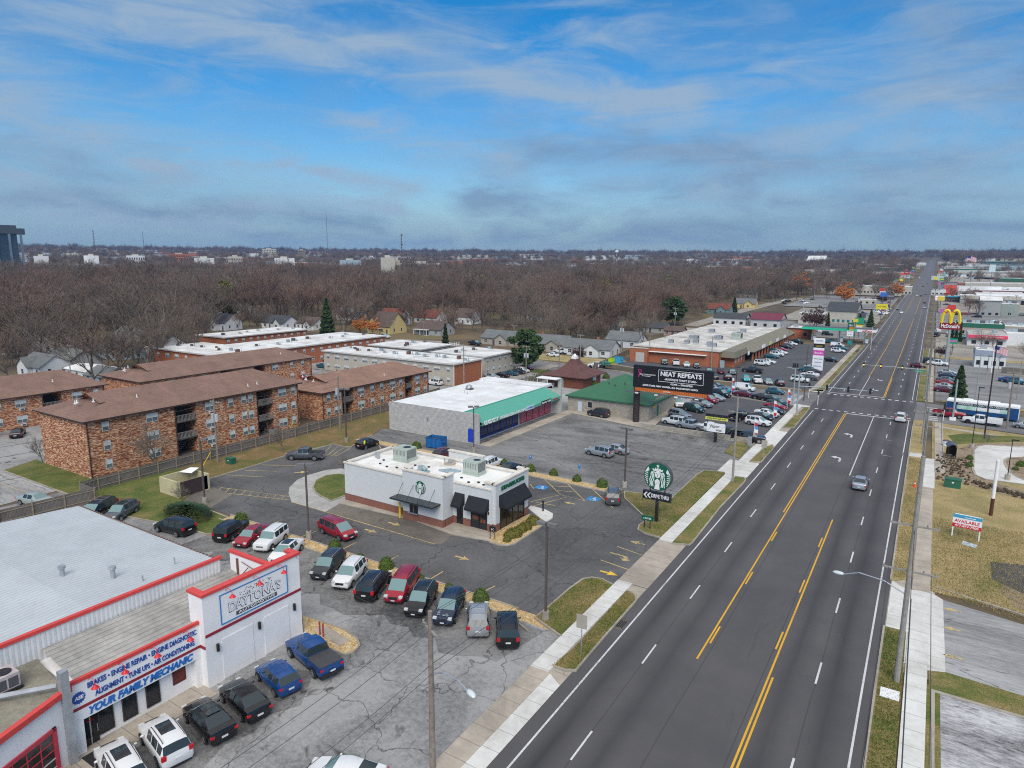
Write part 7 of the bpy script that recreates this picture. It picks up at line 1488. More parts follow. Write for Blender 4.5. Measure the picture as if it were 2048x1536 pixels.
# other signs
def psign(label,px,py,h,w,sh,texts,bm,pm=m_blk,posts=1,rot=0,name='sign',off=0,r=.1,metric=None,th=.2):
    x,y=metric or gt(px,py); R=thing(name,label,'sign',(x,y,T(x,y)),rot); 
    for k in range(posts): q=0 if posts==1 else (-w/2+.1 if k==0 else w/2-.1); b=MB(); b.box(q-r,q+r,-r,r,0,h if posts>1 else h-sh); b.build('post',pm,R)
    b=MB(); b.box(-w/2+off,w/2+off,-th/2-.02,th/2,h-sh,h); f=b.build('sign_panel',bm,R)
    for (t,tm,sz,dx,dz,wd) in texts: text(t,sz,tm,f,(dx+off,-th/2-.03,h-dz),RX,width=wd,bold=.008,ext=.01)
    return R,f
R,f=psign('white board lettered Vapor below a black and yellow strip','',0,3.3,3.1,1.5,[('Vapor',m_blk,.75,-.25,.5,1.7),('Wize',m_blk,.5,.5,1.15,1.0)],m_wht2,metric=(-29.2,112.6),r=.22)
b=MB(); b.box(-1.9,1.9,-.1,.1,3.9,4.4); b.box(-1.9,1.9,-.1,.1,4.4,4.9,1); b.box(-1.6,-1.5,-.05,.05,3.3,3.9,1); b.box(1.5,1.6,-.05,.05,3.3,3.9,1); q=b.build('top_panel',[mat('sign_pale_lime',(.65,.66,.12),.5,0,0),m_blk],R); text('SMOKE AND VAPE SHOP',.3,m_blk,q,(0,-.11,4.15),RX,width=3.3)
AX=g(1930,1078)
R,f=psign('white red and blue AVAILABLE board on two white posts in dry grass',0,0,2.75,2.7,1.5,[('AVAILABLE',m_redt,.5,0,.76,2.35),('417-877-7900',m_wht2,.34,0,1.28,2.2),('commercial',m_wht2,.16,.25,.24,1.0)],m_wht2,m_wht2,2,-.12,r=.06,metric=AX)
b=MB(); b.box(-1.35,1.35,-.125,-.121,2.35,2.75); b.build('blue_band',mat('band_blue',(.06,.35,.55),.5,0,0),f); b=MB(); b.box(-1.35,1.35,-.125,-.121,1.26,1.68); b.build('red_band',m_redt,f)
b=MB(); b.prism([(AX[0]-.4,AX[1]-2.2),(AX[0]+.8,AX[1]-2.6),(AX[0]+1.1,AX[1]-1.6),(AX[0]-.2,AX[1]-1.0)],.1,.13); tag(b.build('fallen_board',[mat('pale_blue_board',(.5,.6,.7),.5,0,.5,3)]),'fallen pale blue board lying below the AVAILABLE sign','board')
R,f=psign('tall pylon of shop panels with a magenta board near the avenue',1634,742,9.6,2.9,9.4,[('Braid’s',m_wht2,.8,0,4.3,2.1),('beauty supply',m_blk,.4,0,6.0,2.2),('SHOPS',m_dbl,.5,0,.8,1.8),('LIQUOR',m_yb,.4,0,2.3,1.8),('cleaners',m_dbl,.4,0,7.0,2.0),('DENTAL',m_dbl,.45,0,8.2,2.2)],m_wht2,m_pole,2)
b=MB(); b.box(-1.45,1.45,-.128,-.122,4.6,6.1); b.build('magenta_panel',mat('sign_magenta',(.65,.08,.42),.5,0,0),f); b=MB(); b.box(-1.45,1.45,-.128,-.122,6.8,8.0); b.build('black_panel',m_blk,f)
R,f=psign('green fuel pylon with orange and green logo panels',1698,690,8.6,2.2,5.2,[('Go',m_wht2,1.0,0,1.0,1.3),('eZgo',m_redt,.5,0,3.4,1.6),('2.99',m_dbl,.5,0,4.5,1.4)],m_grn,m_grn,1)
b=MB(); b.box(-.4,1.05,-.128,-.122,6.3,6.9); b.build('orange_panel',mat('sign_orange',(.75,.15,.02),.5,0,0),f); b=MB(); b.box(-.4,1.05,-.128,-.122,5.75,6.3); b.build('lime_panel',mat('sign_lime',(.2,.6,.05),.5,0,0),f); b=MB(); b.box(-1.1,1.1,-.126,-.121,3.4,5.6); b.build('price_panel',m_wht2,f)
psign('small teal sign below the fuel pylon',1699,694,2.4,1.6,1.6,[],mat('teal_sign',(.02,.25,.25),.5),m_grn)
for (px,py,h,w,sh,c,l,t) in [(1761,640,8.5,5.5,2.8,'sign_yellow','yellow roadside board by the crowded lot',('BUY HERE',m_blk,1.0,0,1.4,4)),(1777,636,13.5,3.6,3.4,'slate','dark stacked sign with blue lower panel beside the yellow board',('FURNITURE',m_wht2,.6,0,1.5,3)),(1811,571,16,5,3,'maroonsign','dark red sign above the orange red roofed shop',('MART',m_wht2,1.2,0,1.5,3)),(1872,584,15,10,3.8,'pale','pale billboard seen beyond the right verge',None),(1868,588,15,2.6,2.4,'sign_yellow','small yellow square sign left of the pale billboard',None),
   (1876,620,9,5.4,3,'lit','pale pink roadside screen on the right',('SALE',m_redt,1.2,0,1.5,3)),(1978,590,26,4.5,6.5,'blank','tall blank white board on a mast above the far right trees',None)]:
    c={'sign_yellow':mat('sign_yellow',(.75,.65,.03),.5,0,0),'slate':m_grey,'maroonsign':m_dred,'pale':mat('pale_green_board',(.5,.58,.52),.6),'lit':mat('lit_screen',(.75,.62,.72),.5,0,0,emit=.5),'blank':mat('blank_board',(.55,.66,.70),.6,0,.05,.1)}[c]
    psign(l,px,py,h,w,sh,[t] if t else [],c,m_grey,1,r=.18)
# arches sign
ax,ay=gt(1891,728)
R=thing('arches_sign','tall yellow double arch sign over a dark red name board','sign',(ax,ay,0)); z0=None
def zat(x,y,py_):
    lo,hi=-5,80
    for _ in range(40):
        mm=(lo+hi)/2; v=RM.T@np.array([x,y,mm-H]); 
        if v[1]/v[2]*F+768>py_: lo=mm
        else: hi=mm
    return lo
zb_=zat(ax,ay,659); zt_=zat(ax,ay,646); za=zat(ax,ay,621); sc1=ay/1325*1.18
w=42*ay/1325/ .82
w=(gt(1921,728)[0]-gt(1879,728)[0])
b=MB(); b.cyl(0,0,0,zb_,.42,.36,12); b.build('post',m_sgrey,R)
b=MB(); b.box(-w/2,w/2,-.35,.35,zb_,zt_); s=b.build('name_board',mat('board_dark_red',(.22,.004,.012),.5,0,0),R); text("McDonald's",(zt_-zb_)*.75,m_wht2,s,(0,-.37,(zb_+zt_)/2),RX,width=w*.86,bold=.04,ext=.01)
b=MB(); hgt=za-zt_+.4
for s_ in (-1,1):
    cx_=s_*w*.215; pts=[(cx_+w*.205*math.cos(t),0,zt_-.3+hgt*math.sin(t)**.8) for t in [math.pi*i/18 for i in range(19)]]
    b.tube(pts,.42,6)
b.build('arches',mat('arch_yellow',(.85,.62,.0),.4,0,0),R)
# flags
def flag(label,px,py,ptop,w,h,st=1):
    x,y=gt(px,py); z=zat(x,y,ptop)-0; R=thing('flagpole',label,'flag',(x,y,T(x,y))); zz=z-T(x,y); b=MB(); b.cyl(0,0,0,zz,.12,.07,8); b.build('pole',m_wht2,R)
    mats=[mat('flag_red',(.55,.02,.04),.7,0,0),m_wht2,mat('flag_blue',(.02,.03,.16),.7,0,0)]; b=MB(); N_=10
    def P(u,v): return (u*w,math.sin(u*6)*.15*w*.25,zz-.3-v*h-u*w*.22+math.sin(u*5)*.06*h)
    for j in range(13):
        for i in range(N_): 
            v0,v1=j/13,(j+1)/13; u0,u1=i/N_,(i+1)/N_; mi=2 if (j<7 and u1<=.41) else (0 if j%2==0 else 1)
            b.face([P(u0,v1),P(u1,v1),P(u1,v0),P(u0,v0)],mi)
    b.build('flag_cloth',mats,R)
flag('American flag flying over the small white building',1982,745,690,3.2,1.9)
flag('huge American flag on a tall pole far up the avenue',1931,540,511,15,9)
# skips, boxes, small things
def skip(label,px,py,w,d,h,m,rot=0):
    x,y=g(px,py); R=thing('skip',label,'skip',(x,y,.02),rot); b=MB(); b.prism([(-w/2,-d/2),(w/2,-d/2),(w/2,d/2),(-w/2,d/2)],.12,h,top=False); b.build('bin',m,R)
    b=MB(); b.box(-w/2+.05,w/2-.05,-d/2+.05,d/2-.05,h-.5,h-.45); b.build('rubbish',m_shadowr,R); b=MB(); 
    for k in range(4): q=-w/2+.2+k*(w-.4)/3; b.box(q-.05,q+.05,-d/2-.06,-d/2,.15,h)
    b.box(-w/2-.05,w/2+.05,-d/2-.07,-d/2,h-.08,h); b.build('rib',m,R)
    b=MB(); b.box(-w/2-.18,-w/2,-d/4,d/4,h*.5,h*.65); b.box(w/2,w/2+.18,-d/4,d/4,h*.5,h*.65); b.build('lift_pocket',m,R)
skip('open blue skip between the coffee shop and the grey block shop',873,894,2.9,2.0,1.75,m_dbl,.15); skip('light blue skip behind the flatbed truck',1236,726,2.6,2.0,1.9,mat('sky_blue_skip',(.04,.36,.60),.5)); skip('lime green skip left of the light blue one',1221,727,2.0,1.8,1.7,mat('lime_skip',(.40,.60,.02),.5))
def ubox(label,px,py,w,d,h): x,y=g(px,py); R=thing('utility_box',label,'utility box',(x,y,.08)); b=MB(); b.box(-w/2,w/2,-d/2,d/2,0,h); b.box(-w/2-.05,w/2+.05,-d/2-.05,d/2+.05,h,h+.08); b.build('cabinet',m_grn,R); b=MB(); b.box(-.12,.12,-d/2-.02,-d/2,h*.6,h*.75); b.build('label_plate',m_wht2,R)
ubox('green utility box on the leaf strewn verge',462,928,1.3,.9,.85); ubox('large dark green utility box on the mulch slope',1904,975,1.9,1.2,1.15)
x,y=g(1829,975); R=thing('traffic_cone','orange traffic cone on the right verge','cone',(x,y,.1)); b=MB(); b.box(-.25,.25,-.25,.25,0,.05); b.cyl(0,0,.05,.45,.17,.1,12); b.cyl(0,0,.62,.85,.065,.03,12); b.build('cone_body',mat('cone_orange',(.8,.10,.01),.5),R); b=MB(); b.cyl(0,0,.45,.62,.1,.065,12); b.build('reflective_band',m_wht2,R)
x,y=g(1981,1032); R=thing('pole','stout post painted brown below and white above in the dry grass','post',(x,y,.08)); b=MB(); b.cyl(0,0,0,2.2,.2,n=12); b.build('lower_post',mat('rust_brown_post',(.10,.03,.015),.7),R); b=MB(); b.cyl(0,0,2.2,7.0,.19,n=12); b.build('upper_post',m_wht2,R)
for (px,py,l) in [(1162,1313,'plain grey back of a road sign by the near grass verge'),(1526,925,'plain grey back of a road sign by the far left verge')]:
    x,y=g(px,py); R=thing('road_sign',l,'road sign',(x,y,.1),.15); b=MB(); b.box(-.03,.03,-.03,.03,0,3.4); b.build('post',m_galv,R); b=MB(); b.box(-.42,.42,-.06,-.03,2.3,3.45); b.build('sign_panel',mat('tan_sign_back',(.40,.36,.30),.6),R)
for (px,py,l) in [(1061,939,'left'),(1158,959,'right')]:
    x,y=g(px,py); R=thing('parking_sign','small blue accessible parking sign on a post, %s one of two on the median'%l,'sign',(x,y,.1)); b=MB(); b.cyl(0,0,0,2.0,.03,n=6); b.build('post',m_galv,R); b=MB(); b.box(-.2,.2,-.05,-.02,1.5,2.1); s=b.build('sign_panel',Mb,R); b=MB(); b.box(-.05,.05,-.06,-.05,1.9,2.0); strip(b,[(0,0),(0,.01)],.01,0,.001); b.build('wheelchair_mark',m_wht2,s)
x,y=g(800,1036); R=thing('bollard','yellow bollard at the start of the serving window lane','bollard',(x,y,.05)); b=MB(); b.cyl(0,0,0,1.9,.13,n=12); b.ell((0,0,1.9),(.13,.13,.08),10,5); b.build('bollard_post',m_yb,R)
x,y=g(1086,1024); R=thing('bollard','slim black bollard on the pale walk right of the coffee shop','bollard',(x,y,.14)); b=MB(); b.cyl(0,0,0,1.2,.1,n=10); b.box(-.12,.12,-.12,.12,1.2,1.3); b.build('bollard_post',m_blk,R)
x,y=g(985,1080); R=thing('direction_sign','small black direction sign on two legs beside the coffee shop bushes','sign',(x,y,.1),.3); b=MB(); b.box(-.3,-.24,-.04,.04,0,1.0);b.box(.24,.3,-.04,.04,0,1.0); b.build('leg',m_blk,R); b=MB(); b.box(-.35,.35,-.05,.05,.95,1.5); f=b.build('sign_panel',m_blk,R); text('‹‹',.5,m_wht2,f,(0,-.06,1.2),RX,width=.3)
x,y=g(1294,1058); R=thing('direction_sign','small green direction sign on two legs below the round emblem sign','sign',(x,y,.1)); b=MB(); b.box(-.38,-.3,-.05,.05,0,1.0); b.box(.3,.38,-.05,.05,0,1.0); b.build('leg',m_blk,R); b=MB(); b.box(-.7,.7,-.1,.1,.95,1.5); f=b.build('sign_panel',mat('emblem_green',(.0,.11,.055)),R); text('« ENTER',.3,m_wht2,f,(0,-.12,1.22),RX,width=1.0)
for k,(px,py) in enumerate([(640,1272),(647,1276)]):
    x,y=g(px,py); b=MB(); b.cyl(0,0,0,1.15,.07,n=8); b.ell((0,0,1.15),(.08,.08,.05),8,4); o=b.build('bollard',mat('faded_red_post',(.38,.06,.05),.7),loc=(x,y,.1)); tag(o,['thin red post on the gravel island, left of two','thin red post on the gravel island, right of two'][k],'post')
for (a,c,l) in [((405,935),(416,905),'yellow guy wire guard by the enclosure lamp'),((575,867),(586,842),'yellow guy wire guard on the leafy verge')]:
    x,y=g(*a); b=MB(); b.tube([(0,0,0),(.9,.9,2.2)],.06,6); tag(b.build('guy_guard',m_yb,loc=(x,y,.1)),l,'guard')
for (px,py,l,rz) in [(1463,790,'feather flag beside the white van',0),(1574,816,'feather flag in the kerbside row of the sales lot, upper',0),(1546,842,'feather flag beside the white crossover',0),(1507,884,'feather flag by the black pickup and grass corner',0)]:
    x,y=g(px,py); R=thing('feather_flag',l,'flag',(x,y,0)); b=MB(); b.cyl(0,0,0,4.2,.03,n=6); b.build('pole',m_wht2,R); b=MB()
    for j in range(5): z=1.1+j*.6; b.face([(0.03,0,z),(.5+.12*math.sin(j),.08,z-.1),(.5+.12*math.sin(j+1),.05,z+.5),(0.03,0,z+.6)],j%3)
    b.build('flag_cloth',[mat('flag_red',(.55,.02,.04)),m_wht2,mat('flag_sky',(.1,.3,.6),.7,0,0)],R)
b=MB(); b.box(-43.5,-23.7,114.95,115.25,0,.95); o=b.build('block_wall',m_tanblk); tag(o,'low grey block wall between the cracked car park and the sales lot','wall')
b=MB(); b.box(-23.9,-23.3,112.9,113.4,0,1.6); tag(b.build('meter_pillar',m_galv),'pale grey pillar at the end of the low block wall','pillar')
# bus shelter and bench
x,y=g(1901,915); R=thing('bus_shelter','dark curved roof bus shelter on the right pavement','bus shelter',(x,y,.1),.1); R.scale=(.75,.75,.85); b=MB()
for (q,r_) in ((-.7,-1.4),(.7,-1.4),(-.7,1.4),(.7,1.4)): b.box(q-.05,q+.05,r_-.05,r_+.05,0,2.2)
b.build('post',m_blk,R); b=MB(); N_=8
vs=[( -1.0+2.0*i/N_, yy, 2.2+.55*math.sin(math.pi*i/N_)) for yy in (-1.7,1.7) for i in range(N_+1)]+[( -1.0+2.0*i/N_, yy, 2.12+.55*math.sin(math.pi*i/N_)) for yy in (-1.7,1.7) for i in range(N_+1)]
n_=N_+1; b.add(vs,[(i,i+1,n_+i+1,n_+i) for i in range(N_)]+[(2*n_+i,3*n_+i,3*n_+i+1,2*n_+i+1) for i in range(N_)]+[(i,2*n_+i,2*n_+i+1,i+1) for i in range(N_)]+[(n_+i,n_+i+1,3*n_+i+1,3*n_+i) for i in range(N_)]); b.build('roof',mat('shelter_roof',(.10,.10,.12),.4,.2,.1),R)
b=MB(); b.box(.72,.76,-1.35,1.35,.2,2.1); b.box(-.7,.7,1.42,1.46,.2,2.1); b.build('side_panel',mat('brown_glass_panel',(.05,.035,.03),.2),R); b=MB(); b.box(.2,.6,-1.1,1.1,.4,.5); b.box(.25,.3,-1.0,-.95,0,.4); b.box(.25,.3,.95,1.0,0,.4); b.build('bench',m_blk,R)
x,y=g(1891,893); R=thing('litter_bin','pale grey litter bin beside the bus shelter','bin',(x,y,.1)); b=MB(); b.cyl(0,0,0,.9,.4,.5,10); b.build('bin_body',m_wht2,R); b=MB(); b.cyl(0,0,.9,1.0,.52,n=10); b.build('rim',m_grey,R)
x,y=g(1779,1391); b=MB(); b.box(-.6,.6,-.6,.6,0,.06); tag(b.build('manhole_slab',m_wht2,loc=(x,y,.1)),'square white access slab in the grass by the right kerb','slab')
# person
def person():
    x,y=g(733,898); R=thing('person','person in a yellow high visibility vest standing behind the black hatchback','person',(x+.1,y-.55,.02),math.radians(90))
    J=dict(pel=(0,0,.95),wa=(.03,0,1.12),ch=(.1,0,1.38),nk=(.14,0,1.52),hd=(.17,0,1.62),ht=(.17,0,1.76),
      lh=(0,.10,.90),lk=(.02,.13,.50),la=(-.02,.15,.09),lt=(.15,.16,.04),rh=(0,-.10,.90),rk=(.02,-.13,.50),ra=(-.02,-.15,.09),rt=(.15,-.16,.04),
      ls=(.1,.19,1.42),le=(.22,.25,1.16),lw=(.44,.17,1.12),lf=(.52,.15,1.13),rs=(.1,-.19,1.42),re=(.22,-.25,1.16),rw=(.44,-.17,1.12),rf=(.52,-.15,1.13))
    rad=dict(pel=.14,wa=.135,ch=.15,nk=.06,hd=.095,ht=.085,lh=.10,lk=.065,la=.045,lt=.04,rh=.10,rk=.065,ra=.045,rt=.04,ls=.07,le=.05,lw=.035,lf=.03,rs=.07,re=.05,rw=.035,rf=.03)
    E_=[('pel','wa'),('wa','ch'),('ch','nk'),('nk','hd'),('hd','ht'),('pel','lh'),('lh','lk'),('lk','la'),('la','lt'),('pel','rh'),('rh','rk'),('rk','ra'),('ra','rt'),('ch','ls'),('ls','le'),('le','lw'),('lw','lf'),('ch','rs'),('rs','re'),('re','rw'),('rw','rf')]
    ks=list(J); vs=[J[k] for k in ks]; ed=[(ks.index(a),ks.index(b_)) for a,b_ in E_]; rs_=[rad[k] for k in ks]
    for s,w_,f_ in ((1,'lw','lf'),(-1,'rw','rf')):
        for i in range(4): p=J[f_]; vs.append((p[0]+.07-.008*abs(i-1.5),p[1]+(i-1.5)*.02,p[2]-.02)); rs_.append(.009); ed.append((ks.index(f_),len(vs)-1))
        p=J[w_]; vs.append((p[0]+.07,p[1]-s*.05,p[2]-.01)); rs_.append(.010); ed.append((ks.index(w_),len(vs)-1))
    me=bpy.data.meshes.new('body'); me.from_pydata(vs,ed,[]); o=bpy.data.objects.new('body',me); COL.objects.link(o); md=o.modifiers.new('s','SKIN'); sv=me.skin_vertices[0].data
    for i,r in enumerate(rs_): sv[i].radius=(r,r)
    sv[0].use_root=True; o.modifiers.new('d','SUBSURF').levels=1; bpy.context.view_layer.update()
    m2=bpy.data.meshes.new_from_object(o.evaluated_get(bpy.context.evaluated_depsgraph_get())); bpy.data.objects.remove(o); m2.materials.clear()
    for mm in (mat('dark_trousers',(.03,.03,.04),.8),mat('skin_tone',(.45,.26,.18),.6,0,0),mat('pale_shoes',(.6,.6,.6),.7)): m2.materials.append(mm)
    for p in m2.polygons:
        c=p.center; p.material_index=1 if (c.z>1.5 or (c.x>.42 and c.z>.9)) else (2 if c.z<.1 else 0)
    m2.polygons.foreach_set('use_smooth',[True]*len(m2.polygons)); body=link('body',m2,R)
    b=MB(); secs=[(.93,.02,.165,.155),(1.12,.04,.16,.16),(1.3,.09,.175,.185),(1.42,.11,.165,.2),(1.49,.13,.10,.12)]; n=12; vs=[]
    for (z,cx_,rx,ry) in secs: vs+=[(cx_+rx*math.cos(2*math.pi*i/n),ry*math.sin(2*math.pi*i/n),z) for i in range(n)]
    b.add(vs,[(j*n+i,j*n+(i+1)%n,(j+1)*n+(i+1)%n,(j+1)*n+i) for j in range(4) for i in range(n)]); b.build('vest',mat('hi_vis_yellow',(.62,.75,.02),.7,0,0),R,True)
    b=MB(); b.ell((.15,0,1.71),(.115,.105,.09),10,6); b.build('hair',mat('dark_hair',(.03,.02,.015),.8),R,True)
person()
# masts on the skyline
def radiomast(label,px,ptop,D,w=2.0,drums=False,guy=False):
    d=ray(px,540); h0=math.hypot(d[0],d[1]); x,y=d[0]/h0*D,d[1]/h0*D; dt=ray(px,ptop); z0=T(x,y); zt=H+dt[2]/math.hypot(dt[0],dt[1])*D-z0
    R=thing('radio_mast',label,'radio mast',(x,y,z0)); 
    for k in range(3): a=2*math.pi*k/3; b=MB(); b.tube([(w*math.cos(a),w*math.sin(a),0),(w*.25*math.cos(a),w*.25*math.sin(a),zt)],w*.13,4); b.build('leg',mat('mast_steel',(.12,.08,.09),.6),R)
    b=MB(); n=int(zt/(w*2.2)); 
    for j in range(n):
        f0,f1=1-.75*j/n,1-.75*(j+1)/n; z1,z2=zt*j/n,zt*(j+1)/n
        for k in range(3): a,c=2*math.pi*k/3,2*math.pi*(k+1)/3; b.tube([(w*f0*math.cos(a),w*f0*math.sin(a),z1),(w*f1*math.cos(c),w*f1*math.sin(c),z2)],w*.06,3,cap=False)
    b.build('lattice',mat('mast_steel',(.12,.08,.09)),R)
    if drums:
        for q in (.55,.8,.97): b=MB(); b.cyl(w*.6,0,zt*q,zt*q+1.4,w*.5,n=8); b.build('antenna_drum',m_grey,R)
radiomast('lattice radio mast with dishes rising above the middle of the wood',804,468,640,1.2,True); radiomast('pale lattice mast far off above the left wood',194,460,2000,3.0); radiomast('thin mast far off, second from the left',292,463,2100,1.8); radiomast('very tall thin faint mast above the left half',657,424,2300,1.6)
# water tower
x,y=gt(1233,522); R=thing('water_tower','small pale water tower on the skyline right of centre','water tower',(x,y,T(x,y))); b=MB(); b.cyl(0,0,0,28,2,1.5,10); b.build('stem',m_hw,R); b=MB(); b.ell((0,0,31),(7,7,5),14,8); b.build('tank',m_hw,R)

rr=random.Random(77); cols=[mat('sg_%d'%i,c,.5,0,0) for i,c in enumerate([(.7,.7,.7),(.6,.05,.04),(.04,.15,.5),(.75,.6,.05),(.02,.3,.15),(.1,.1,.12),(.5,.15,.4)])]
for k in range(40):
    side=1 if k%2 else -1; y=rr.uniform(230,1150); x=(rr.uniform(4,9) if side>0 else rr.uniform(-30,-24)); h=rr.uniform(4,10)*(1+y/1500); w=rr.uniform(1.6,4)
    R=thing('roadside_sign','small signboard among the many lining the far avenue','sign',(x,y,T(x,y)),0,'signboards lining the far avenue'); b=MB(); b.box(-.12,.12,-.12,.12,0,h); b.build('post',m_grey,R); b=MB(); b.box(-w/2,w/2,-.2,.2,h-w*.7,h); b.build('sign_panel',rr.choice(cols),R)
    if k%3==0: b=MB(); b.box(-w*.4,w*.4,-.24,-.2,h-w*.45,h-w*.2); b.build('colour_band',rr.choice(cols),R)
for k in range(26):
    x=rr.uniform(5,75) if k%2 else rr.uniform(-75,-26); y=rr.uniform(240,620)
    if k%2==0 and y<320: y+=110
    R=thing('lamp_post','slim lamp post in the lots far along the avenue','lamp post',(x,y,T(x,y)),rr.random()*3,'slim lamp posts in the far lots'); b=MB(); b.cyl(0,0,0,9,.13,.09,6); b.build('post',m_sgrey,R); b=MB(); b.box(-.9,.9,-.2,.2,8.95,9.15); b.build('lamp_head',m_grey,R)
# ======================= VEGETATION
def barkmat(name,c,rnd=.35,c2=None):
    m,nt,b=newmat(name); oi=N(nt,'ShaderNodeObjectInfo'); r=ramp(nt,oi.outputs['Random'],[(0.,tuple(x*(1-rnd) for x in c)),(.3,c),(.7,c2 or tuple(x*1.2 for x in c)),(1.,tuple(x*(1+rnd) for x in c))])
    lk(nt,r,b.inputs['Base Color']); b.inputs['Roughness'].default_value=.95; MATS[name]=m; return m
m_bark=barkmat('bare_bark',(.14,.112,.09)); m_twig=barkmat('bare_twigs',(.185,.132,.10),.5,(.16,.13,.105)); m_twigr=barkmat('red_brown_twigs',(.205,.125,.095),.25); m_rust=barkmat('rust_leaves',(.5,.2,.06),.2); m_ever=barkmat('evergreen_needles',(.05,.085,.03),.3); m_olive=barkmat('olive_needles',(.17,.19,.03),.2); m_twigd=barkmat('dark_red_twigs',(.09,.045,.045),.2)
def fastmesh(name,vs,fs,mats,mi=None):
    me=bpy.data.meshes.new(name); me.from_pydata(vs,[],fs)
    for m in mats: me.materials.append(m)
    if mi: me.polygons.foreach_set('material_index',mi)
    me.update(); return me
def bare(seed,h=16,spread=1.0,dens=1.0,leaf=None):
    r=random.Random(seed); tb=MB(); tw=[];tf=[]
    def twig(p,d,L,w):
        s=Vector((r.uniform(-1,1),r.uniform(-1,1),r.uniform(-.6,.6))).cross(d); s=s.normalized()*w if s.length>1e-4 else Vector((w,0,0))
        i=len(tw); q=p+d*L; tw.extend([tuple(p-s),tuple(p+s),tuple(q)]); tf.append((i,i+1,i+2))
    def grow(p,d,L,rad,lev):
        n=3 if lev<2 else 2; pts=[p]; q=p.copy(); dd=d.copy()
        for i in range(n):
            dd=(dd+Vector((r.gauss(0,.11),r.gauss(0,.11),r.gauss(.03,.06)))).normalized(); q=q+dd*(L/n); pts.append(q.copy())
        tb.tube(pts,rad,6 if lev==0 else 4 if lev==1 else 3,rad*.55,cap=False)
        if lev>=3:
            for k in range(int(9*dens)):
                t=r.uniform(.1,1.05); pp=pts[0].lerp(pts[-1],t); td=(dd*.7+Vector((r.gauss(0,.55),r.gauss(0,.55),r.gauss(.15,.4)))).normalized(); l=r.uniform(.7,1.7)*h/16
                twig(pp,td,l,.025*h/16)
                p2=pp+td*l*.5; twig(p2,(td+Vector((r.gauss(0,.5),r.gauss(0,.5),r.gauss(.2,.3)))).normalized(),l*.6,.022*h/16)
            return
        nb=[r.randint(5,6),r.randint(4,5),r.randint(4,5)][lev]
        for k in range(nb):
            t=r.uniform(.35,1.0) if lev>0 else r.uniform(.55,1.0); 
            if k==0: t=1.0
            pp=pts[0].lerp(pts[-1],t) if lev else Vector(pts[1]).lerp(pts[-1],max(0,(t-.4)/.6))
            a=2*math.pi*(k+r.random()*.6)/nb; sp_=(.75 if lev==0 else .85)*spread
            side=Vector((math.cos(a),math.sin(a),0)); nd=(dd*(.85 if k else 1.5)+side*sp_*r.uniform(.7,1.45)*(1 if k else .3)+Vector((0,0,.18))).normalized()
            grow(pp,nd,L*r.uniform(.62,.85) if lev else h*r.uniform(.24,.33),rad*(.5 if k else .72),lev+1)
    grow(Vector((0,0,-.3)),Vector((0,0,1)),h*.36,h*.017,0)
    if leaf:
        for k in range(int(leaf)):
            i=r.randrange(0,len(tw)//3)*3; c=Vector(tw[i+2]); s=h*.018; u=Vector((r.gauss(0,1),r.gauss(0,1),r.gauss(0,1))).normalized()*s; v=u.cross(Vector((r.gauss(0,1),r.gauss(0,1),r.gauss(0,1)))).normalized()*s
            j=len(tw); tw.extend([tuple(c-u-v),tuple(c+u-v),tuple(c+u+v)]); tf.append((j,j+1,j+2))
    return tb,tw,tf
BT=[]
for i,(h,s_) in enumerate([(16,1.0),(18,.85),(15,1.2),(17,1.05),(14,.9),(19,1.1)]):
    tb,tw,tf=bare(i+1,h,s_,1.15); BT.append((tb.mesh('trunk',m_bark),fastmesh('crown',tw,tf,[m_twig]),fastmesh('crown',tw,tf,[m_twigr]),h))
tb,tw,tf=bare(31,15,1.1,1.2,9000); RUST=(tb.mesh('trunk',m_bark),fastmesh('crown',tw,tf,[m_rust]))
tb,tw,tf=bare(33,8,1.1,1.6,2500); DRK=(tb.mesh('trunk',m_bark),fastmesh('crown',tw,tf,[m_twigd]))
tb,tw,tf=bare(37,8.5,1.0,1.0); YNG=(tb.mesh('trunk',m_bark),fastmesh('crown',tw,tf,[mat('pale_grey_twigs',(.22,.19,.15),.9,0,0)]))
def conif(seed,h,w,n,mt,roundish=False,clump=None):
    r=random.Random(seed); b=MB(); b.cyl(0,0,-.3,h*(.9 if not roundish else .7),h*.02,h*.008,7); tr=b.mesh('trunk',m_bark); vs=[];fs=[]
    cl=[]
    if roundish:
        for k in range(38): 
            a=r.random()*6.28; z=r.uniform(.25,.97); rr_=w*math.sqrt(max(0,1-((z-.55)/.47)**2))*r.uniform(.35,1); cl.append((rr_*math.cos(a),rr_*math.sin(a),z*h,h*.10))
    for k in range(n):
        if roundish:
            c=cl[r.randrange(len(cl))]; u=Vector((r.gauss(0,1),r.gauss(0,1),r.gauss(0,.55))); u=u.normalized()*c[3]*r.uniform(.6,1.1); p=Vector(c[:3])+u
        else:
            z=1-r.random()**.7*.97; lay=.82+.18*math.sin(z*h*4.2+r.random()); rr_=w*(1-z)**.85*lay*math.sqrt(r.uniform(.35,1)); a=r.random()*6.28; p=Vector((rr_*math.cos(a),rr_*math.sin(a),z*h-.12*rr_))
        s=h*.020*r.uniform(.7,1.4) if not roundish else h*.028*r.uniform(.6,1.3); u=Vector((r.gauss(0,1),r.gauss(0,1),r.gauss(0,.5))).normalized()*s*1.6; v=u.cross(Vector((r.gauss(0,1),r.gauss(0,1),r.gauss(0,1)))).normalized()*s*.8
        i=len(vs); vs.extend([tuple(p-u-v),tuple(p+u-v),tuple(p+u+v),tuple(p-u+v)]); fs.append((i,i+1,i+2,i+3))
    return tr,fastmesh('crown',vs,fs,[mt])
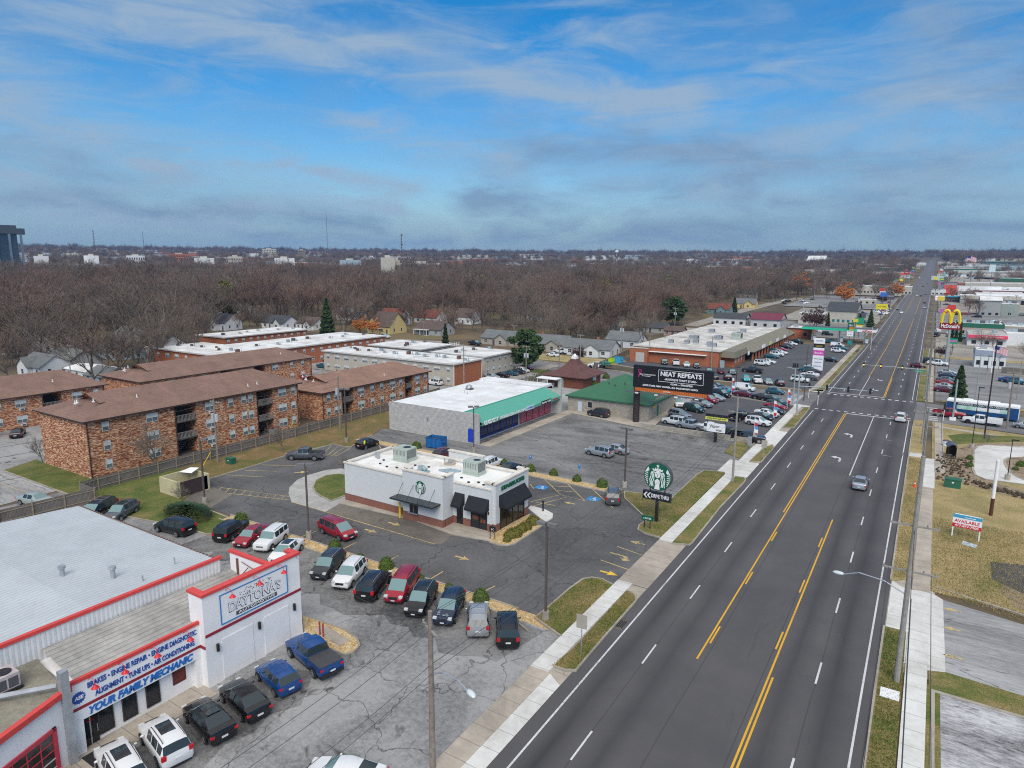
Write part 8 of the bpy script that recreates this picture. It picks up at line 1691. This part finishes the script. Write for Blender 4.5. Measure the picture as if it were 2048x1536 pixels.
PINE=conif(5,11,4.8,5200,m_ever,True); SPR=conif(6,12,3.0,4200,m_ever); TALL=conif(7,19,3.6,5200,m_olive,True); SPRD=conif(8,8,1.6,2200,m_ever)
CYP=conif(9,8,.7,900,m_ever)
def tree(kind,label,x,y,s=1,rz=None,name='bare_tree',group=None,cat='tree',cr=0,z=None):
    rz=random.random()*6.28 if rz is None else rz
    R=thing(name,label,cat,(x,y,T(x,y) if z is None else z),rz,group); R.scale=(s,s,s)
    link('trunk',kind[0],R); link('crown',kind[1] if not cr else kind[2],R); return R
# named trees
for (k,nm_,px,py,s,l) in [(PINE,'pine_tree',1049,740,1.02,'big round dark green pine by the side street'),(SPRD,'conifer',891,690,1.0,'small dark conifer right of the white roofs'),(SPR,'conifer',655,667,1.25,'tall dark evergreen behind the long white roofed block'),(TALL,'pine_tree',458,640,1.0,'tall yellow green pine rising above the left wood'),(SPR,'conifer',1914,812,.74,'dense conifer beside the right hand row of cars'),
  (SPR,'conifer',1468,625,.8,'dark evergreen left of the yellow bungalow'),(SPR,'conifer',1740,655,.7,'dark evergreen at the right end of the church hall'),(PINE,'pine_tree',1345,650,1.2,'dusky evergreen behind the brick strip poles'),(SPR,'conifer',365,600,1.1,'dark evergreen in the left wood, left of the yellow green pine'),(SPR,'conifer',378,575,1.2,'dark evergreen deep in the left wood'),(SPR,'conifer',488,560,1.3,'dark flat topped evergreen high in the left wood'),(SPR,'conifer',50,560,1.5,'dark evergreen below the glass tower'),(TALL,'pine_tree',1337,585,.8,'yellow green pine poking out of the wood above the billboard'),(SPR,'conifer',1258,575,.9,'dark evergreen in the wood left of the yellow green pine'),(SPRD,'conifer',1655,655,.9,'dark green tree by the church hall left gable'),(SPRD,'conifer',1718,662,1.0,'dark bush like evergreen right of the church hall windows')]:
    x,y=gt(px,py); tree(k,l,x,y,s,name=nm_)
for (k,nm_,px,py,s,l) in [(RUST,'autumn_tree',1688,612,.95,'broad rust leaved tree behind the church hall'),(RUST,'autumn_tree',1793,598,.85,'rust leaved tree in front of the motel'),(RUST,'autumn_tree',1600,590,1.15,'tall rust brown tree left of the white shed'),(RUST,'autumn_tree',1770,575,.7,'small rust tree at the left of the motel'),(RUST,'autumn_tree',720,672,.5,'low rust leaved tree right of the dark evergreen'),(RUST,'autumn_tree',745,672,.45,'low rust leaved shrub tree by the yellow house'),(DRK,'bare_tree',1626,668,1.6,'dark red bushy tree beside the church hall'),(DRK,'shrub',1160,726,.75,'dark bare spreading shrub in front of the white house'),(DRK,'shrub',1880,718,.6,'dark bare hedge shrub below the arches sign'),(DRK,'bare_tree',1763,612,1.2,'dark bare tree by the yellow roadside board'),
  (YNG,'bare_tree',318,947,.95,'slender bare tree against the three storey brick block'),(YNG,'bare_tree',567,905,.62,'small bare tree behind the grey pickup'),(YNG,'shrub',697,955,.42,'bare shrub at the left corner of the coffee shop'),(YNG,'shrub',367,1010,.35,'thin bare sapling in front of the dark gates'),(YNG,'shrub',85,925,.5,'bare shrub at the left corner of the three storey block'),(YNG,'shrub',1975,890,.28,'sparse tan shrub on the dry grass near the tall black post'),
  (YNG,'bare_tree',1962,700,.9,'bare tree in front of the crimson awning, left'),(YNG,'bare_tree',1985,700,.85,'bare tree in front of the crimson awning, right'),(YNG,'bare_tree',2050,720,.8,'bare tree at the right edge beyond the side street')]:
    x,y=gt(px,py); tree(k,l,x,y,s,name=nm_,rz=1.0,z=.1 if py>860 else None)
for k,px in enumerate((1903,1911,1919)):
    x,y=gt(px,684); tree(CYP,['leftmost','middle','rightmost'][k]+' of three slim dark cypresses below the arches board',x,y,1.0,name='cypress',group='slim cypresses')
for k in range(16):
    px=[90,230,520,575,640,705,790,880,960,1010,1080,1210,1300,1385,1420,140][k]; py=[640,660,610,575,560,545,600,560,585,640,560,600,560,570,590,590][k]; x,y=gt(px,py); tree([SPR,PINE,TALL][k%3],'dark evergreen lost in the wood',x,y,[.9,1.1,.8][k%3],name='conifer',group='scattered evergreens in the wood')
# big bare trees on the left street
bigs=[(185,790,1.15,'thick leaning bare tree standing behind the leftmost brick roofs'),(70,745,1.0,'big bare tree at far left with forked trunk'),(120,730,1.1,'big bare tree left of the thick leaning one'),(245,770,1.05,'big bare tree right of the thick leaning one'),(290,745,1.1,'big bare tree behind the long brown roof, left'),(330,735,1.1,'big bare tree behind the long brown roof, second'),(365,722,1.05,'big bare tree behind the long brown roof, third'),(395,712,1.0,'big bare tree behind the long brown roof, rightmost'),(20,770,1.05,'big bare tree cut by the left edge'),(720,668,1.2,'tall bare tree with rounded fan crown left of the yellow house'),(690,664,1.15,'tall bare tree beside the dark evergreen'),(1175,668,1.3,'broad bare tree with dark trunk above the white houses'),(1140,676,1.0,'ivy trunk bare tree above the white houses'),(1280,706,.9,'thin bare tree at the brick strip wall'),(1100,690,.95,'bare tree between the two white houses'),(480,655,.8,'small bare tree before the dark roofed bungalows'),(613,668,.75,'small bare tree left of the tall dark evergreen')]
for i,(px,py,s,l) in enumerate(bigs):
    x,y=gt(px,py); tree(BT[i%6],l,x,y,s)
# the wood: single trees nearest the town
HS=[(o.location.x,o.location.y) for o in bpy.data.objects if o.parent is None and o.name.startswith('house')]
edge=[(-150,735),(0,728),(120,722),(200,735),(300,715),(400,685),(440,652),(600,646),(700,650),(800,650),(900,655),(1000,662),(1100,672),(1200,668),(1260,672),(1300,655),(1400,628),(1450,606),(1560,596),(1620,590)]
def edge_r(px):
    for (a,b_) in zip(edge[:-1],edge[1:]):
        if a[0]<=px<=b_[0]: t=(px-a[0])/(b_[0]-a[0]); x,y=gt(px,a[1]+(b_[1]-a[1])*t); return math.hypot(x,y)
    return 9e9
def pxof(x,y):
    v=RM.T@np.array([x,y,T(x,y)-H]); return v[0]/v[2]*F+1024, v[1]/v[2]*F+768
cand=[]; rr=random.Random(5)
for i in range(-75,75):
    for j in range(-10,90):
        x=i*9.8+rr.uniform(-4,4)+ (4 if j%2 else 0); y=j*9.8+rr.uniform(-4,4); r=math.hypot(x,y)
        if y<-20 or r<150: continue
        px,py=pxof(x,y)
        if px<-90 or px>1615: continue
        e=edge_r(px)
        if r<e*.965: continue
        bad=False
        for hx,hy in HS:
            if abs(x-hx)<8 and -3<y-hy<11: bad=True;break
            t=(x*hx+y*hy)/(hx*hx+hy*hy)
            if .93<t<1.0 and math.hypot(x-t*hx,y-t*hy)<7 and rr.random()<.45: bad=True;break
        if bad: continue
        cand.append((r,x,y,px))
from mathutils import noise as NZ
def nz(x,y,k=38.): return NZ.noise(Vector((x/k,y/k,3.7)))
cand=[c for c in cand if nz(c[1],c[2],30.)>-.27]
cand.sort(); 
zones=[(-200,420,'bare tree in the brown wood on the left behind the brick apartments'),(420,760,'bare tree in the brown wood behind the dark roofed bungalows'),(760,1040,'bare tree in the brown wood behind the yellow house'),(1040,1320,'bare tree in the brown wood above the white houses'),(1320,1700,'bare tree in the reddish wood above the brick shopping strip')]
NT=262; srcs=[]
for k,(r,x,y,px) in enumerate(cand[:NT]):
    for a,b_,l in zones:
        if a<=px<b_: break
    s=(rr.uniform(.9,1.42)*(1+.5*nz(x+900,y))); t=BT[rr.randrange(6)]
    tree(t,l,x,y,s,name='bare_tree',group='trees of the wood, '+l.split('wood ')[1],cr=1 if nz(x,y+500,60.)+rr.uniform(-.15,.15)>(.06 if px<1200 else -.1) else 0)
# the rest of the wood reads as one mass
pts=[];S_=[]
for (r,x,y,px) in cand[NT:]: pts.append((x,y,T(x,y))); S_.append(rr.uniform(.85,1.35)*(1+.5*nz(x+900,y)))
for k in range(120):
    px=rr.uniform(-60,1560); e=edge_r(px); r=e*rr.uniform(.90,1.0); d=ray(px,600); h0=math.hypot(d[0],d[1]); x,y=d[0]/h0*r,d[1]/h0*r
    if any(abs(x-hx)<8 and -4<y-hy<11 for hx,hy in HS) or (-215<x<-95 and y<172 and x>-160) or (x>-82 and 190<y<296): continue
    pts.append((x,y,T(x,y))); S_.append(rr.uniform(.35,.8))
def scatter(r0,r1,p0,p1,area,s0,s1,keep=lambda px,r:True):
    a0=math.atan2(*ray(p0,540)[:2]);a1=math.atan2(*ray(p1,540)[:2]); n=int(.5*(r1*r1-r0*r0)*(a1-a0)/area)
    for _ in range(n):
        r=math.sqrt(rr.uniform(r0*r0,r1*r1)); a=rr.uniform(a0,a1); x,y=r*math.sin(a),r*math.cos(a)
        px=pxof(x,y)[0]
        if not keep(px,r): continue
        z=T(x,y); pts.append((x,y,z)); S_.append(rr.uniform(s0,s1)*(1+.5*nz(x,y,90.)))
scatter(640,1000,-150,1560,150,.8,1.15); scatter(1000,1900,-120,1560,620,.8,1.1,lambda px,r:not(500<px<1000 and 1000<r<1250 and rr.random()<.8)); scatter(1900,4050,-120,1800,2600,1.1,1.6); scatter(3500,4100,-150,2250,1300,1.4,2.1)
scatter(560,1200,1560,1790,260,.7,1.0,lambda px,r:px<1850-620*60/r or False); scatter(1200,1900,1560,1830,420,.9,1.3,lambda px,r:px<1838)
scatter(430,760,1895,2200,900,.5,.9,lambda px,r:abs(r-640)<60 or rr.random()<.15); scatter(760,1900,1885,2200,1500,.7,1.0); scatter(1900,4050,1885,2250,1900,1.3,1.9); scatter(2600,4050,1800,1885,3500,1.2,1.6)
src=[]
for i in (0,2,3,5):
    tb_,tc_,tr_,h=BT[i]; bm=bmesh.new(); bm.from_mesh(tb_); nf=len(bm.faces); bm.from_mesh(tr_ if i==3 else tc_); me=bpy.data.meshes.new('whole_tree'); bm.to_mesh(me); bm.free(); me.materials.clear(); me.materials.append(m_bark); me.materials.append(m_twigr if i==3 else m_twig)
    mi=[0]*nf+[1]*(len(me.polygons)-nf); me.polygons.foreach_set('material_index',mi)
    r,x,y,px=cand[NT+len(src)]; o=link('bare_tree',me,None,(x,y,T(x,y))); 
    for a,b_,l in zones:
        if a<=px<b_: break
    tag(o,l,'tree','trees of the wood, '+l.split('wood ')[1]); src.append(o)
me=bpy.data.meshes.new('woods'); me.from_pydata(pts[4:],[],[]); a=me.attributes.new('sz','FLOAT','POINT'); a.data.foreach_set('value',S_[4:])
woods=link('woods',me); woods['kind']='stuff'
ng=bpy.data.node_groups.new('scatter_trees','GeometryNodeTree'); ng.interface.new_socket('Geometry',in_out='INPUT',socket_type='NodeSocketGeometry'); ng.interface.new_socket('Geometry',in_out='OUTPUT',socket_type='NodeSocketGeometry')
gi=ng.nodes.new('NodeGroupInput');go=ng.nodes.new('NodeGroupOutput'); mp_=ng.nodes.new('GeometryNodeMeshToPoints'); ip=ng.nodes.new('GeometryNodeInstanceOnPoints'); jg=ng.nodes.new('GeometryNodeJoinGeometry')
for o in src:
    oi=ng.nodes.new('GeometryNodeObjectInfo'); oi.inputs[0].default_value=o; oi.inputs['As Instance'].default_value=True; oi.transform_space='ORIGINAL'; ng.links.new(oi.outputs['Geometry'],jg.inputs[0])
na=ng.nodes.new('GeometryNodeInputNamedAttribute'); na.data_type='FLOAT'; na.inputs[0].default_value='sz'
rv=ng.nodes.new('FunctionNodeRandomValue'); rv.data_type='FLOAT'; rv.inputs[2].default_value=0; rv.inputs[3].default_value=6.28; cx3=ng.nodes.new('ShaderNodeCombineXYZ'); ng.links.new(rv.outputs[1],cx3.inputs[2])
ip.inputs['Pick Instance'].default_value=True
ng.links.new(gi.outputs[0],mp_.inputs[0]); ng.links.new(mp_.outputs[0],ip.inputs['Points']); ng.links.new(jg.outputs[0],ip.inputs['Instance']); ng.links.new(cx3.outputs[0],ip.inputs['Rotation']); ng.links.new(na.outputs[0],ip.inputs['Scale']); ng.links.new(ip.outputs[0],go.inputs[0])
woods.modifiers.new('scatter','NODES').node_group=ng
print('WOODS',len(pts),'cand',len(cand))
# bushes
def bushmesh(seed,n,mt,flat=1.0,rad=1.0,leaf=.05):
    r=random.Random(seed); vs=[];fs=[]
    for k in range(n):
        u=Vector((r.gauss(0,1),r.gauss(0,1),abs(r.gauss(0,1))*.9-.1)).normalized(); q=r.uniform(.78,1.04)*(1+.10*math.sin(u.x*5+seed)*math.cos(u.y*6)); p=Vector((u.x*q*rad,u.y*q*rad,max(.02,u.z*q*flat+.0)))
        a=u.cross(Vector((r.gauss(0,1),r.gauss(0,1),r.gauss(0,1)))).normalized()*leaf*r.uniform(.7,1.5); c=(u*.5+Vector((r.gauss(0,.6),r.gauss(0,.6),r.gauss(0,.6)))).cross(a).normalized()*leaf
        i=len(vs); vs.extend([tuple(p-a-c),tuple(p+a-c),tuple(p+a+c),tuple(p-a+c)]); fs.append((i,i+1,i+2,i+3))
    b=MB(); b.ell((0,0,.0),(rad*.88,rad*.88,flat*.88),12,8); o=len(vs); vs+=b.v; fs+=[tuple(i+o for i in f) for f in b.f]
    return fastmesh('bush',vs,fs,[mt])
m_bg=mat('boxwood_leaves',(.075,.12,.018),.8,0,.3,6); m_bg2=mat('olive_bush_leaves',(.14,.13,.02),.8,0,.3,6); m_jun=mat('juniper_needles',(.03,.07,.03),.8,0,.4,5)
BM=[bushmesh(1,700,m_bg,1.15,.8,.06),bushmesh(2,700,m_bg2,.95,.85,.06)]
def bush(px,py,s,k,label,group=None,sx=1):
    x,y=gt(px,py); o=link('bush',BM[k],None,(x,y,.1),random.random()*6); o.scale=(s*sx,s,s); tag(o,label,'bush',group)
ords=['first','second','third','fourth','fifth','sixth','seventh','eighth']
for i,(px,py,s) in enumerate([(482,1045,1.0),(669,1098,.85),(721,1118,.45),(773,1137,.95),(842,1162,.5),(898,1180,.55),(962,1202,.95),(838,1155,.3)]):
    bush(px,py,s,0,'%s green bush from the left on the lower gravel median'%ords[i],'bushes on the lower gravel median')
for i,(px,py,s) in enumerate([(833,897,1.0),(890,910,1.0),(1007,930,.8),(1061,943,.9),(1107,951,.8),(1154,963,.8),(1204,974,1.0)]):
    bush(px,py,s,0,'%s clipped bush from the left on the upper gravel median'%ords[i],'bushes on the upper gravel median')
for i,(px,py,s,sx) in enumerate([(1066,1048,1.0,1),(1052,1058,.8,1.2),(1042,1063,.85,1),(1030,1072,.95,1.1),(1021,1075,.9,1),(1014,1084,.55,1)]):
    bush(px,py,s,1,'olive round bush at the coffee shop front corner, %s counted from the road side'%ords[i],'bushes by the coffee shop corner',sx)
b=MB(); rr2=random.Random(8); vs=[];fs=[]
for k in range(2600):
    a=rr2.random()*6.28; q=rr2.random()**.6; x=q*3.6*math.cos(a); y=q*2.0*math.sin(a); z=.3+1.1*(1-q)+rr2.uniform(-.2,.45)*q; d=Vector((math.cos(a)*.8,math.sin(a)*.8,.5)).normalized()*.35; s=Vector((-d.y,d.x,.1)).normalized()*.07
    p=Vector((x,y,z)); i=len(vs); vs.extend([tuple(p-s),tuple(p+s),tuple(p+d)]); fs.append((i,i+1,i+2))
o=link('juniper',fastmesh('juniper',vs,fs,[m_jun]),None,(*g(376,1033),.1)); tag(o,'large dark spreading juniper on the grass behind the black minivan','bush')
# hedge by the brown roof, plantings on the slope
b=None; x0,y0=gt(1040,778); x1,y1=gt(1100,752); vs=[];fs=[]
for k in range(2600):
    t=rr2.random(); x=x0+(x1-x0)*t+rr2.gauss(0,.7); y=y0+(y1-y0)*t+rr2.gauss(0,.7); z=rr2.random()*2.0; u=Vector((rr2.gauss(0,1),rr2.gauss(0,1),rr2.gauss(0,1))).normalized()*.2; v=u.cross(Vector((rr2.gauss(0,1),rr2.gauss(0,1),1))).normalized()*.12
    i=len(vs); vs.extend([(x-u.x,y-u.y,z-u.z),(x+v.x,y+v.y,z+v.z),(x+u.x,y+u.y,z+u.z)]); fs.append((i,i+1,i+2))
tag(link('hedge',fastmesh('hedge',vs,fs,[mat('winter_hedge',(.10,.085,.04),.9,0,.4,3)])),'brown green winter hedge left of the flared brown roof','hedge')
TF=bushmesh(4,90,mat('dark_tuft',(.10,.075,.045),.9,0,.3,4),.45,.26,.05)
n=0
for j in range(11):
    for i in range(13):
        px=1874+i*6.2+(j%2)*3+rr2.uniform(-1,1); py=914+j*4.6+i*1.1+rr2.uniform(-.6,.6)
        if (px>1944 and py<962) or rr2.random()<.35: continue
        if py>1000 or (1886<px<1925 and 955<py<985): continue
        x,y=g(px,py); o=link('ground_plant',TF,None,(x,y,.1),rr2.random()*6); o.scale=(rr2.uniform(.45,.9),)*3; tag(o,'small dark plant tuft on the mulched slope beside the pale curved drive','plant','plant tufts on the mulched slope'); n+=1
for i in range(26):
    px=1950+i*4.2; py=966+i*1.1+rr2.uniform(0,8); x,y=g(px,py); o=link('ground_plant',TF,None,(x,y,.1),rr2.random()*6); tag(o,'small dark plant tuft on the strip below the pale curved drive','plant','plant tufts below the curved drive')
for (px,py,s,l) in [(1939,920,.8,'dark rounded shrub left of the pale drive, upper'),(1939,934,.8,'dark rounded shrub left of the pale drive, lower'),(2041,934,1.0,'dark shrub on the island inside the pale drive'),(2031,942,.7,'smaller dark shrub on the island inside the pale drive'),(1186,772,1.6,'dark bare bush at the corner of the flared brown building'),(1212,757,1.5,'dark evergreen bush beside the flared brown building')]:
    x,y=g(px,py); o=link('bush',BM[0],None,(x,y,.1)); o.scale=(s*.8,)*3; tag(o,l,'bush')
# low grass blades on the near verges
def blades(name,poly,n,m,hh=.09):
    vs=[];fs=[]; xs=[p[0] for p in poly]; ys=[p[1] for p in poly]; k=0
    def inside(x,y):
        c=False; j=len(poly)-1
        for i in range(len(poly)):
            if (poly[i][1]>y)!=(poly[j][1]>y) and x<(poly[j][0]-poly[i][0])*(y-poly[i][1])/(poly[j][1]-poly[i][1])+poly[i][0]: c=not c
            j=i
        return c
    while k<n:
        x=rr2.uniform(min(xs),max(xs)); y=rr2.uniform(min(ys),max(ys))
        if not inside(x,y): continue
        h=hh*rr2.uniform(.5,1.6); a=rr2.random()*6.28; w=.03; i=len(vs); dx,dy=w*math.cos(a),w*math.sin(a); vs.extend([(x-dx,y-dy,.09),(x+dx,y+dy,.09),(x+rr2.gauss(0,.05),y+rr2.gauss(0,.05),.1+h)]); fs.append((i,i+1,i+2)); k+=1
    o=link(name,fastmesh(name,vs,fs,[m])); o['kind']='stuff'
blades('grass_blades',[g(*p) for p in [(1070,1236),(1140,1178),(1184,1157),(1225,1172),(1123,1274)]],5000,M_grass)
blades('grass_blades',[g(*p) for p in [(1254,1183),(1271,1203),(1151,1342),(1104,1333),(1144,1302)]],5000,M_grass)
blades('grass_blades',[(2.6,70),(14,66),(14,92),(2.8,92)],16000,M_straw,.12); blades('grass_blades',[(-.5,31),(.9,31),(.95,60),(-.5,60)],6000,M_green); blades('grass_blades',[(-.5,71),(1.1,72),(1.1,120),(-.5,120)],8000,M_straw,.1)
blades('grass_blades',[g(*p) for p in [(1249,990),(1295,1040),(1321,1077),(1450,947),(1409,942),(1341,1000)]],9000,M_grass)
# ======================= LIGHT, SKY, CAMERA
SUN_EL=math.radians(44); SUN_AZ=math.radians(150)
w=bpy.data.worlds.new('World'); sc.world=w; w.use_nodes=True; nt=w.node_tree; nt.nodes.clear()
out=N(nt,'ShaderNodeOutputWorld'); bg=N(nt,'ShaderNodeBackground'); lk(nt,bg.outputs[0],out.inputs[0])
sky=N(nt,'ShaderNodeTexSky',sky_type='NISHITA'); sky.sun_disc=False; sky.sun_elevation=SUN_EL; sky.sun_rotation=SUN_AZ; sky.air_density=1.0; sky.dust_density=.6; sky.ozone_density=2.5
tc=N(nt,'ShaderNodeTexCoord'); sp=N(nt,'ShaderNodeSeparateXYZ'); lk(nt,tc.outputs['Generated'],sp.inputs[0])
up=math_(nt,'ADD',math_(nt,'MAXIMUM',sp.outputs[2],0.),.09)
cb=N(nt,'ShaderNodeCombineXYZ'); lk(nt,math_(nt,'DIVIDE',sp.outputs[0],up),cb.inputs[0]); lk(nt,math_(nt,'DIVIDE',sp.outputs[1],up),cb.inputs[1])
def cl(scale,rot,sx,sy,detail,dist,loc):
    mp=N(nt,'ShaderNodeMapping'); mp.inputs['Rotation'].default_value=(0,0,rot); mp.inputs['Scale'].default_value=(sx,sy,1); mp.inputs['Location'].default_value=(loc,loc*.7,0); lk(nt,cb.outputs[0],mp.inputs['Vector'])
    return noise(nt,mp.outputs[0],scale,detail,.58,dist)
wisps=cl(1.0,math.radians(-32),.22,1.5,8,.5,SKY_A)
banks=cl(.55,math.radians(-20),.5,1.1,7,.25,SKY_B)
# azimuth / elevation of the view direction, for the few big clouds that hang over the town
az=math_(nt,'ARCTAN2',sp.outputs[0],sp.outputs[1]); el=math_(nt,'ARCSINE',sp.outputs[2])
wob=noise(nt,tc.outputs['Generated'],9,6,.65)
def azel(px,py):
    d=ray(px,py); d=d/np.linalg.norm(d); return math.atan2(d[0],d[1]),math.asin(d[2])
def streak(pts,wd,amp,soft=1.0):
    # a ragged band along a polyline of directions
    tot=None
    for (a,b_) in zip(pts[:-1],pts[1:]):
        a0,e0=azel(*a[:2]);a1,e1=azel(*b_[:2]); L=math.hypot(a1-a0,e1-e0); ux,uy=(a1-a0)/L,(e1-e0)/L
        dx=math_(nt,'SUBTRACT',az,a0); dy=math_(nt,'SUBTRACT',math_(nt,'ADD',el,math_(nt,'MULTIPLY',math_(nt,'SUBTRACT',wob,.5),.05)),e0)
        s=math_(nt,'ADD',math_(nt,'MULTIPLY',dx,ux),math_(nt,'MULTIPLY',dy,uy)); s=math_(nt,'MINIMUM',math_(nt,'MAXIMUM',s,0.),L)
        qx=math_(nt,'SUBTRACT',dx,math_(nt,'MULTIPLY',s,ux)); qy=math_(nt,'SUBTRACT',dy,math_(nt,'MULTIPLY',s,uy))
        d=math_(nt,'SQRT',math_(nt,'ADD',math_(nt,'MULTIPLY',qx,qx),math_(nt,'MULTIPLY',qy,qy)))
        e=math_(nt,'SUBTRACT',1.,math_(nt,'MINIMUM',math_(nt,'DIVIDE',d,wd),1.)); e=math_(nt,'MULTIPLY',math_(nt,'MULTIPLY',e,e),amp)
        tot=e if tot is None else math_(nt,'MAXIMUM',tot,e)
    return tot
base=mix(nt,.0,sky.outputs[0],(1,1,1))
hv=N(nt,'ShaderNodeHueSaturation'); hv.inputs['Saturation'].default_value=SKY_SAT; hv.inputs['Hue'].default_value=SKY_HUE; hv.inputs['Value'].default_value=SKY_VAL; lk(nt,base,hv.inputs['Color'])
c=hv.outputs[0]
cw=(3.3,4.5,5.9); cg=(2.0,3.05,4.55)
hz_=ramp(nt,sp.outputs[2],[(.0,1.),(.045,.75),(.2,.0)]); c=mix(nt,math_(nt,'MULTIPLY',hz_,.85),c,(1.75,3.3,4.8))
rag=math_(nt,'ADD',.45,math_(nt,'MULTIPLY',cl(1.6,math.radians(-32),.5,2.4,8,.4,3.),1.1))
S=[([(250,15),(520,50),(620,85),(800,95),(940,120),(1060,175),(1210,205),(1380,200)],.05,.85),([(100,-40),(500,20)],.09,.75),([(1150,60),(1300,120),(1440,130)],.05,.45),
   ([(680,235),(820,285),(1010,315)],.028,.5),([(280,325),(480,330),(640,350),(830,364)],.024,.8),([(470,405),(640,400),(800,405)],.022,.55),([(-150,230),(20,200)],.14,.8),([(-200,120),(30,170)],.06,.6),
   ([(1380,385),(1440,390)],.018,.6),([(1560,240),(1750,230),(1950,200)],.11,.5),([(1650,420),(1800,412)],.02,.35),([(0,350),(60,352)],.03,.5),([(100,430),(480,455)],.03,.55),([(1090,265),(1180,275)],.022,.35)]
wh=None
for p,wd,a in S:
    q=streak(p,wd*1.7,a); wh=q if wh is None else math_(nt,'MAXIMUM',wh,q)
ae=N(nt,'ShaderNodeCombineXYZ'); lk(nt,az,ae.inputs[0]); lk(nt,el,ae.inputs[1])
def an(sx,sy,rot,detail,dist,loc,rough=.62):
    mp=N(nt,'ShaderNodeMapping'); mp.inputs['Rotation'].default_value=(0,0,rot); mp.inputs['Scale'].default_value=(sx,sy,1); mp.inputs['Location'].default_value=(loc,loc*.3,0); lk(nt,ae.outputs[0],mp.inputs['Vector']); return noise(nt,mp.outputs[0],1.,detail,rough,dist)
fib=an(5.5,26,math.radians(12),10,.7,2.); fib2=an(6,20,0.,10,.5,5.); fib3=an(2.2,7,math.radians(8),8,.4,9.)
def ragged(e,f,k,lo,hi,top): return ramp(nt,math_(nt,'ADD',math_(nt,'MULTIPLY',e,1.0),math_(nt,'MULTIPLY',math_(nt,'MULTIPLY',math_(nt,'SUBTRACT',f,.5),k),math_(nt,'MINIMUM',math_(nt,'MULTIPLY',e,4.),1.))),[(lo,0.),(lo+(hi-lo)*.45,top*.38),(hi,top)])
wh=ragged(wh,fib,2.2,.04,.85,.85)
G_=[([(-100,290),(330,310)],.06,.6),([(0,400),(300,420),(520,430),(760,455)],.028,.95),([(470,470),(900,480)],.022,.8),([(950,400),(1150,385),(1500,365)],.05,.85),([(1000,300),(1300,300),(1700,320),(2100,330)],.075,.75),([(1000,470),(1500,450),(2050,455)],.05,.85),([(1850,60),(2100,150)],.12,.7),([(1550,400),(2060,395)],.035,.8)]
gy=None
for p,wd,a in G_:
    q=streak(p,wd*1.5,a); gy=q if gy is None else math_(nt,'MAXIMUM',gy,q)
gy=ragged(gy,fib2,2.6,.12,1.0,.8)
c=mix(nt,ramp(nt,fib3,[(.42,0.),(.72,.55)]),c,tuple(v*1.12 for v in cg)); c=mix(nt,gy,c,cg); c=mix(nt,ramp(nt,fib,[(.46,0.),(.76,.42)]),c,cw); c=mix(nt,wh,c,cw)
fill_deck=math_(nt,'MULTIPLY',ramp(nt,math_(nt,'DIVIDE',el,1.57),[(.30,0.),(.48,1.)]),.85); c=mix(nt,fill_deck,c,tuple(9.*x for x in (1.,.98,.95)))  # bright neutral overhead cloud, out of view, added to whiten the light
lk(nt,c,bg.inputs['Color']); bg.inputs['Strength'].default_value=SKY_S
L=bpy.data.lights.new('sun','SUN'); L.energy=SUN_E; L.angle=math.radians(38); L.color=(1,.95,.88); so=bpy.data.objects.new('sun',L); COL.objects.link(so)
dv=Vector((math.sin(SUN_AZ)*math.cos(SUN_EL),math.cos(SUN_AZ)*math.cos(SUN_EL),math.sin(SUN_EL))); so.rotation_euler=dv.to_track_quat('Z','Y').to_euler(); so.location=(0,0,60)
# haze
if HAZE:
    b=MB(); b.box(-4300,4300,-4300,4300,-1.5,205); m=bpy.data.materials.new('haze_air'); m.use_nodes=True; n2=m.node_tree; n2.nodes.clear(); oo=n2.nodes.new('ShaderNodeOutputMaterial'); pv=n2.nodes.new('ShaderNodeVolumePrincipled'); pv.inputs['Color'].default_value=(.20,.50,1,1); pv.inputs['Density'].default_value=HAZE; pv.inputs['Anisotropy'].default_value=.2; n2.links.new(pv.outputs[0],oo.inputs['Volume'])
    o=b.build('haze',m); o['kind']='stuff'
cam=bpy.data.cameras.new('camera'); co=bpy.data.objects.new('camera',cam); COL.objects.link(co); sc.camera=co
cam.sensor_width=36; cam.lens=F/2048*36; cam.clip_end=20000; cam.clip_start=.5
R3=Matrix(((RM[0][0],-RM[0][1],-RM[0][2]),(RM[1][0],-RM[1][1],-RM[1][2]),(RM[2][0],-RM[2][1],-RM[2][2])))
co.matrix_world=Matrix.Translation((0,0,H))@R3.to_4x4()
sc.view_settings.view_transform='Standard'; sc.view_settings.look='None'; sc.view_settings.gamma=1; sc.view_settings.exposure=EXPO
sc.cycles.max_bounces=5; sc.cycles.volume_bounces=0; sc.cycles.transparent_max_bounces=8; sc.cycles.use_denoising=False; sc.cycles.filter_width=1.1; sc.cycles.adaptive_threshold=.015; sc.cycles.use_adaptive_sampling=True
sc.render.resolution_x=1024; sc.render.resolution_y=768
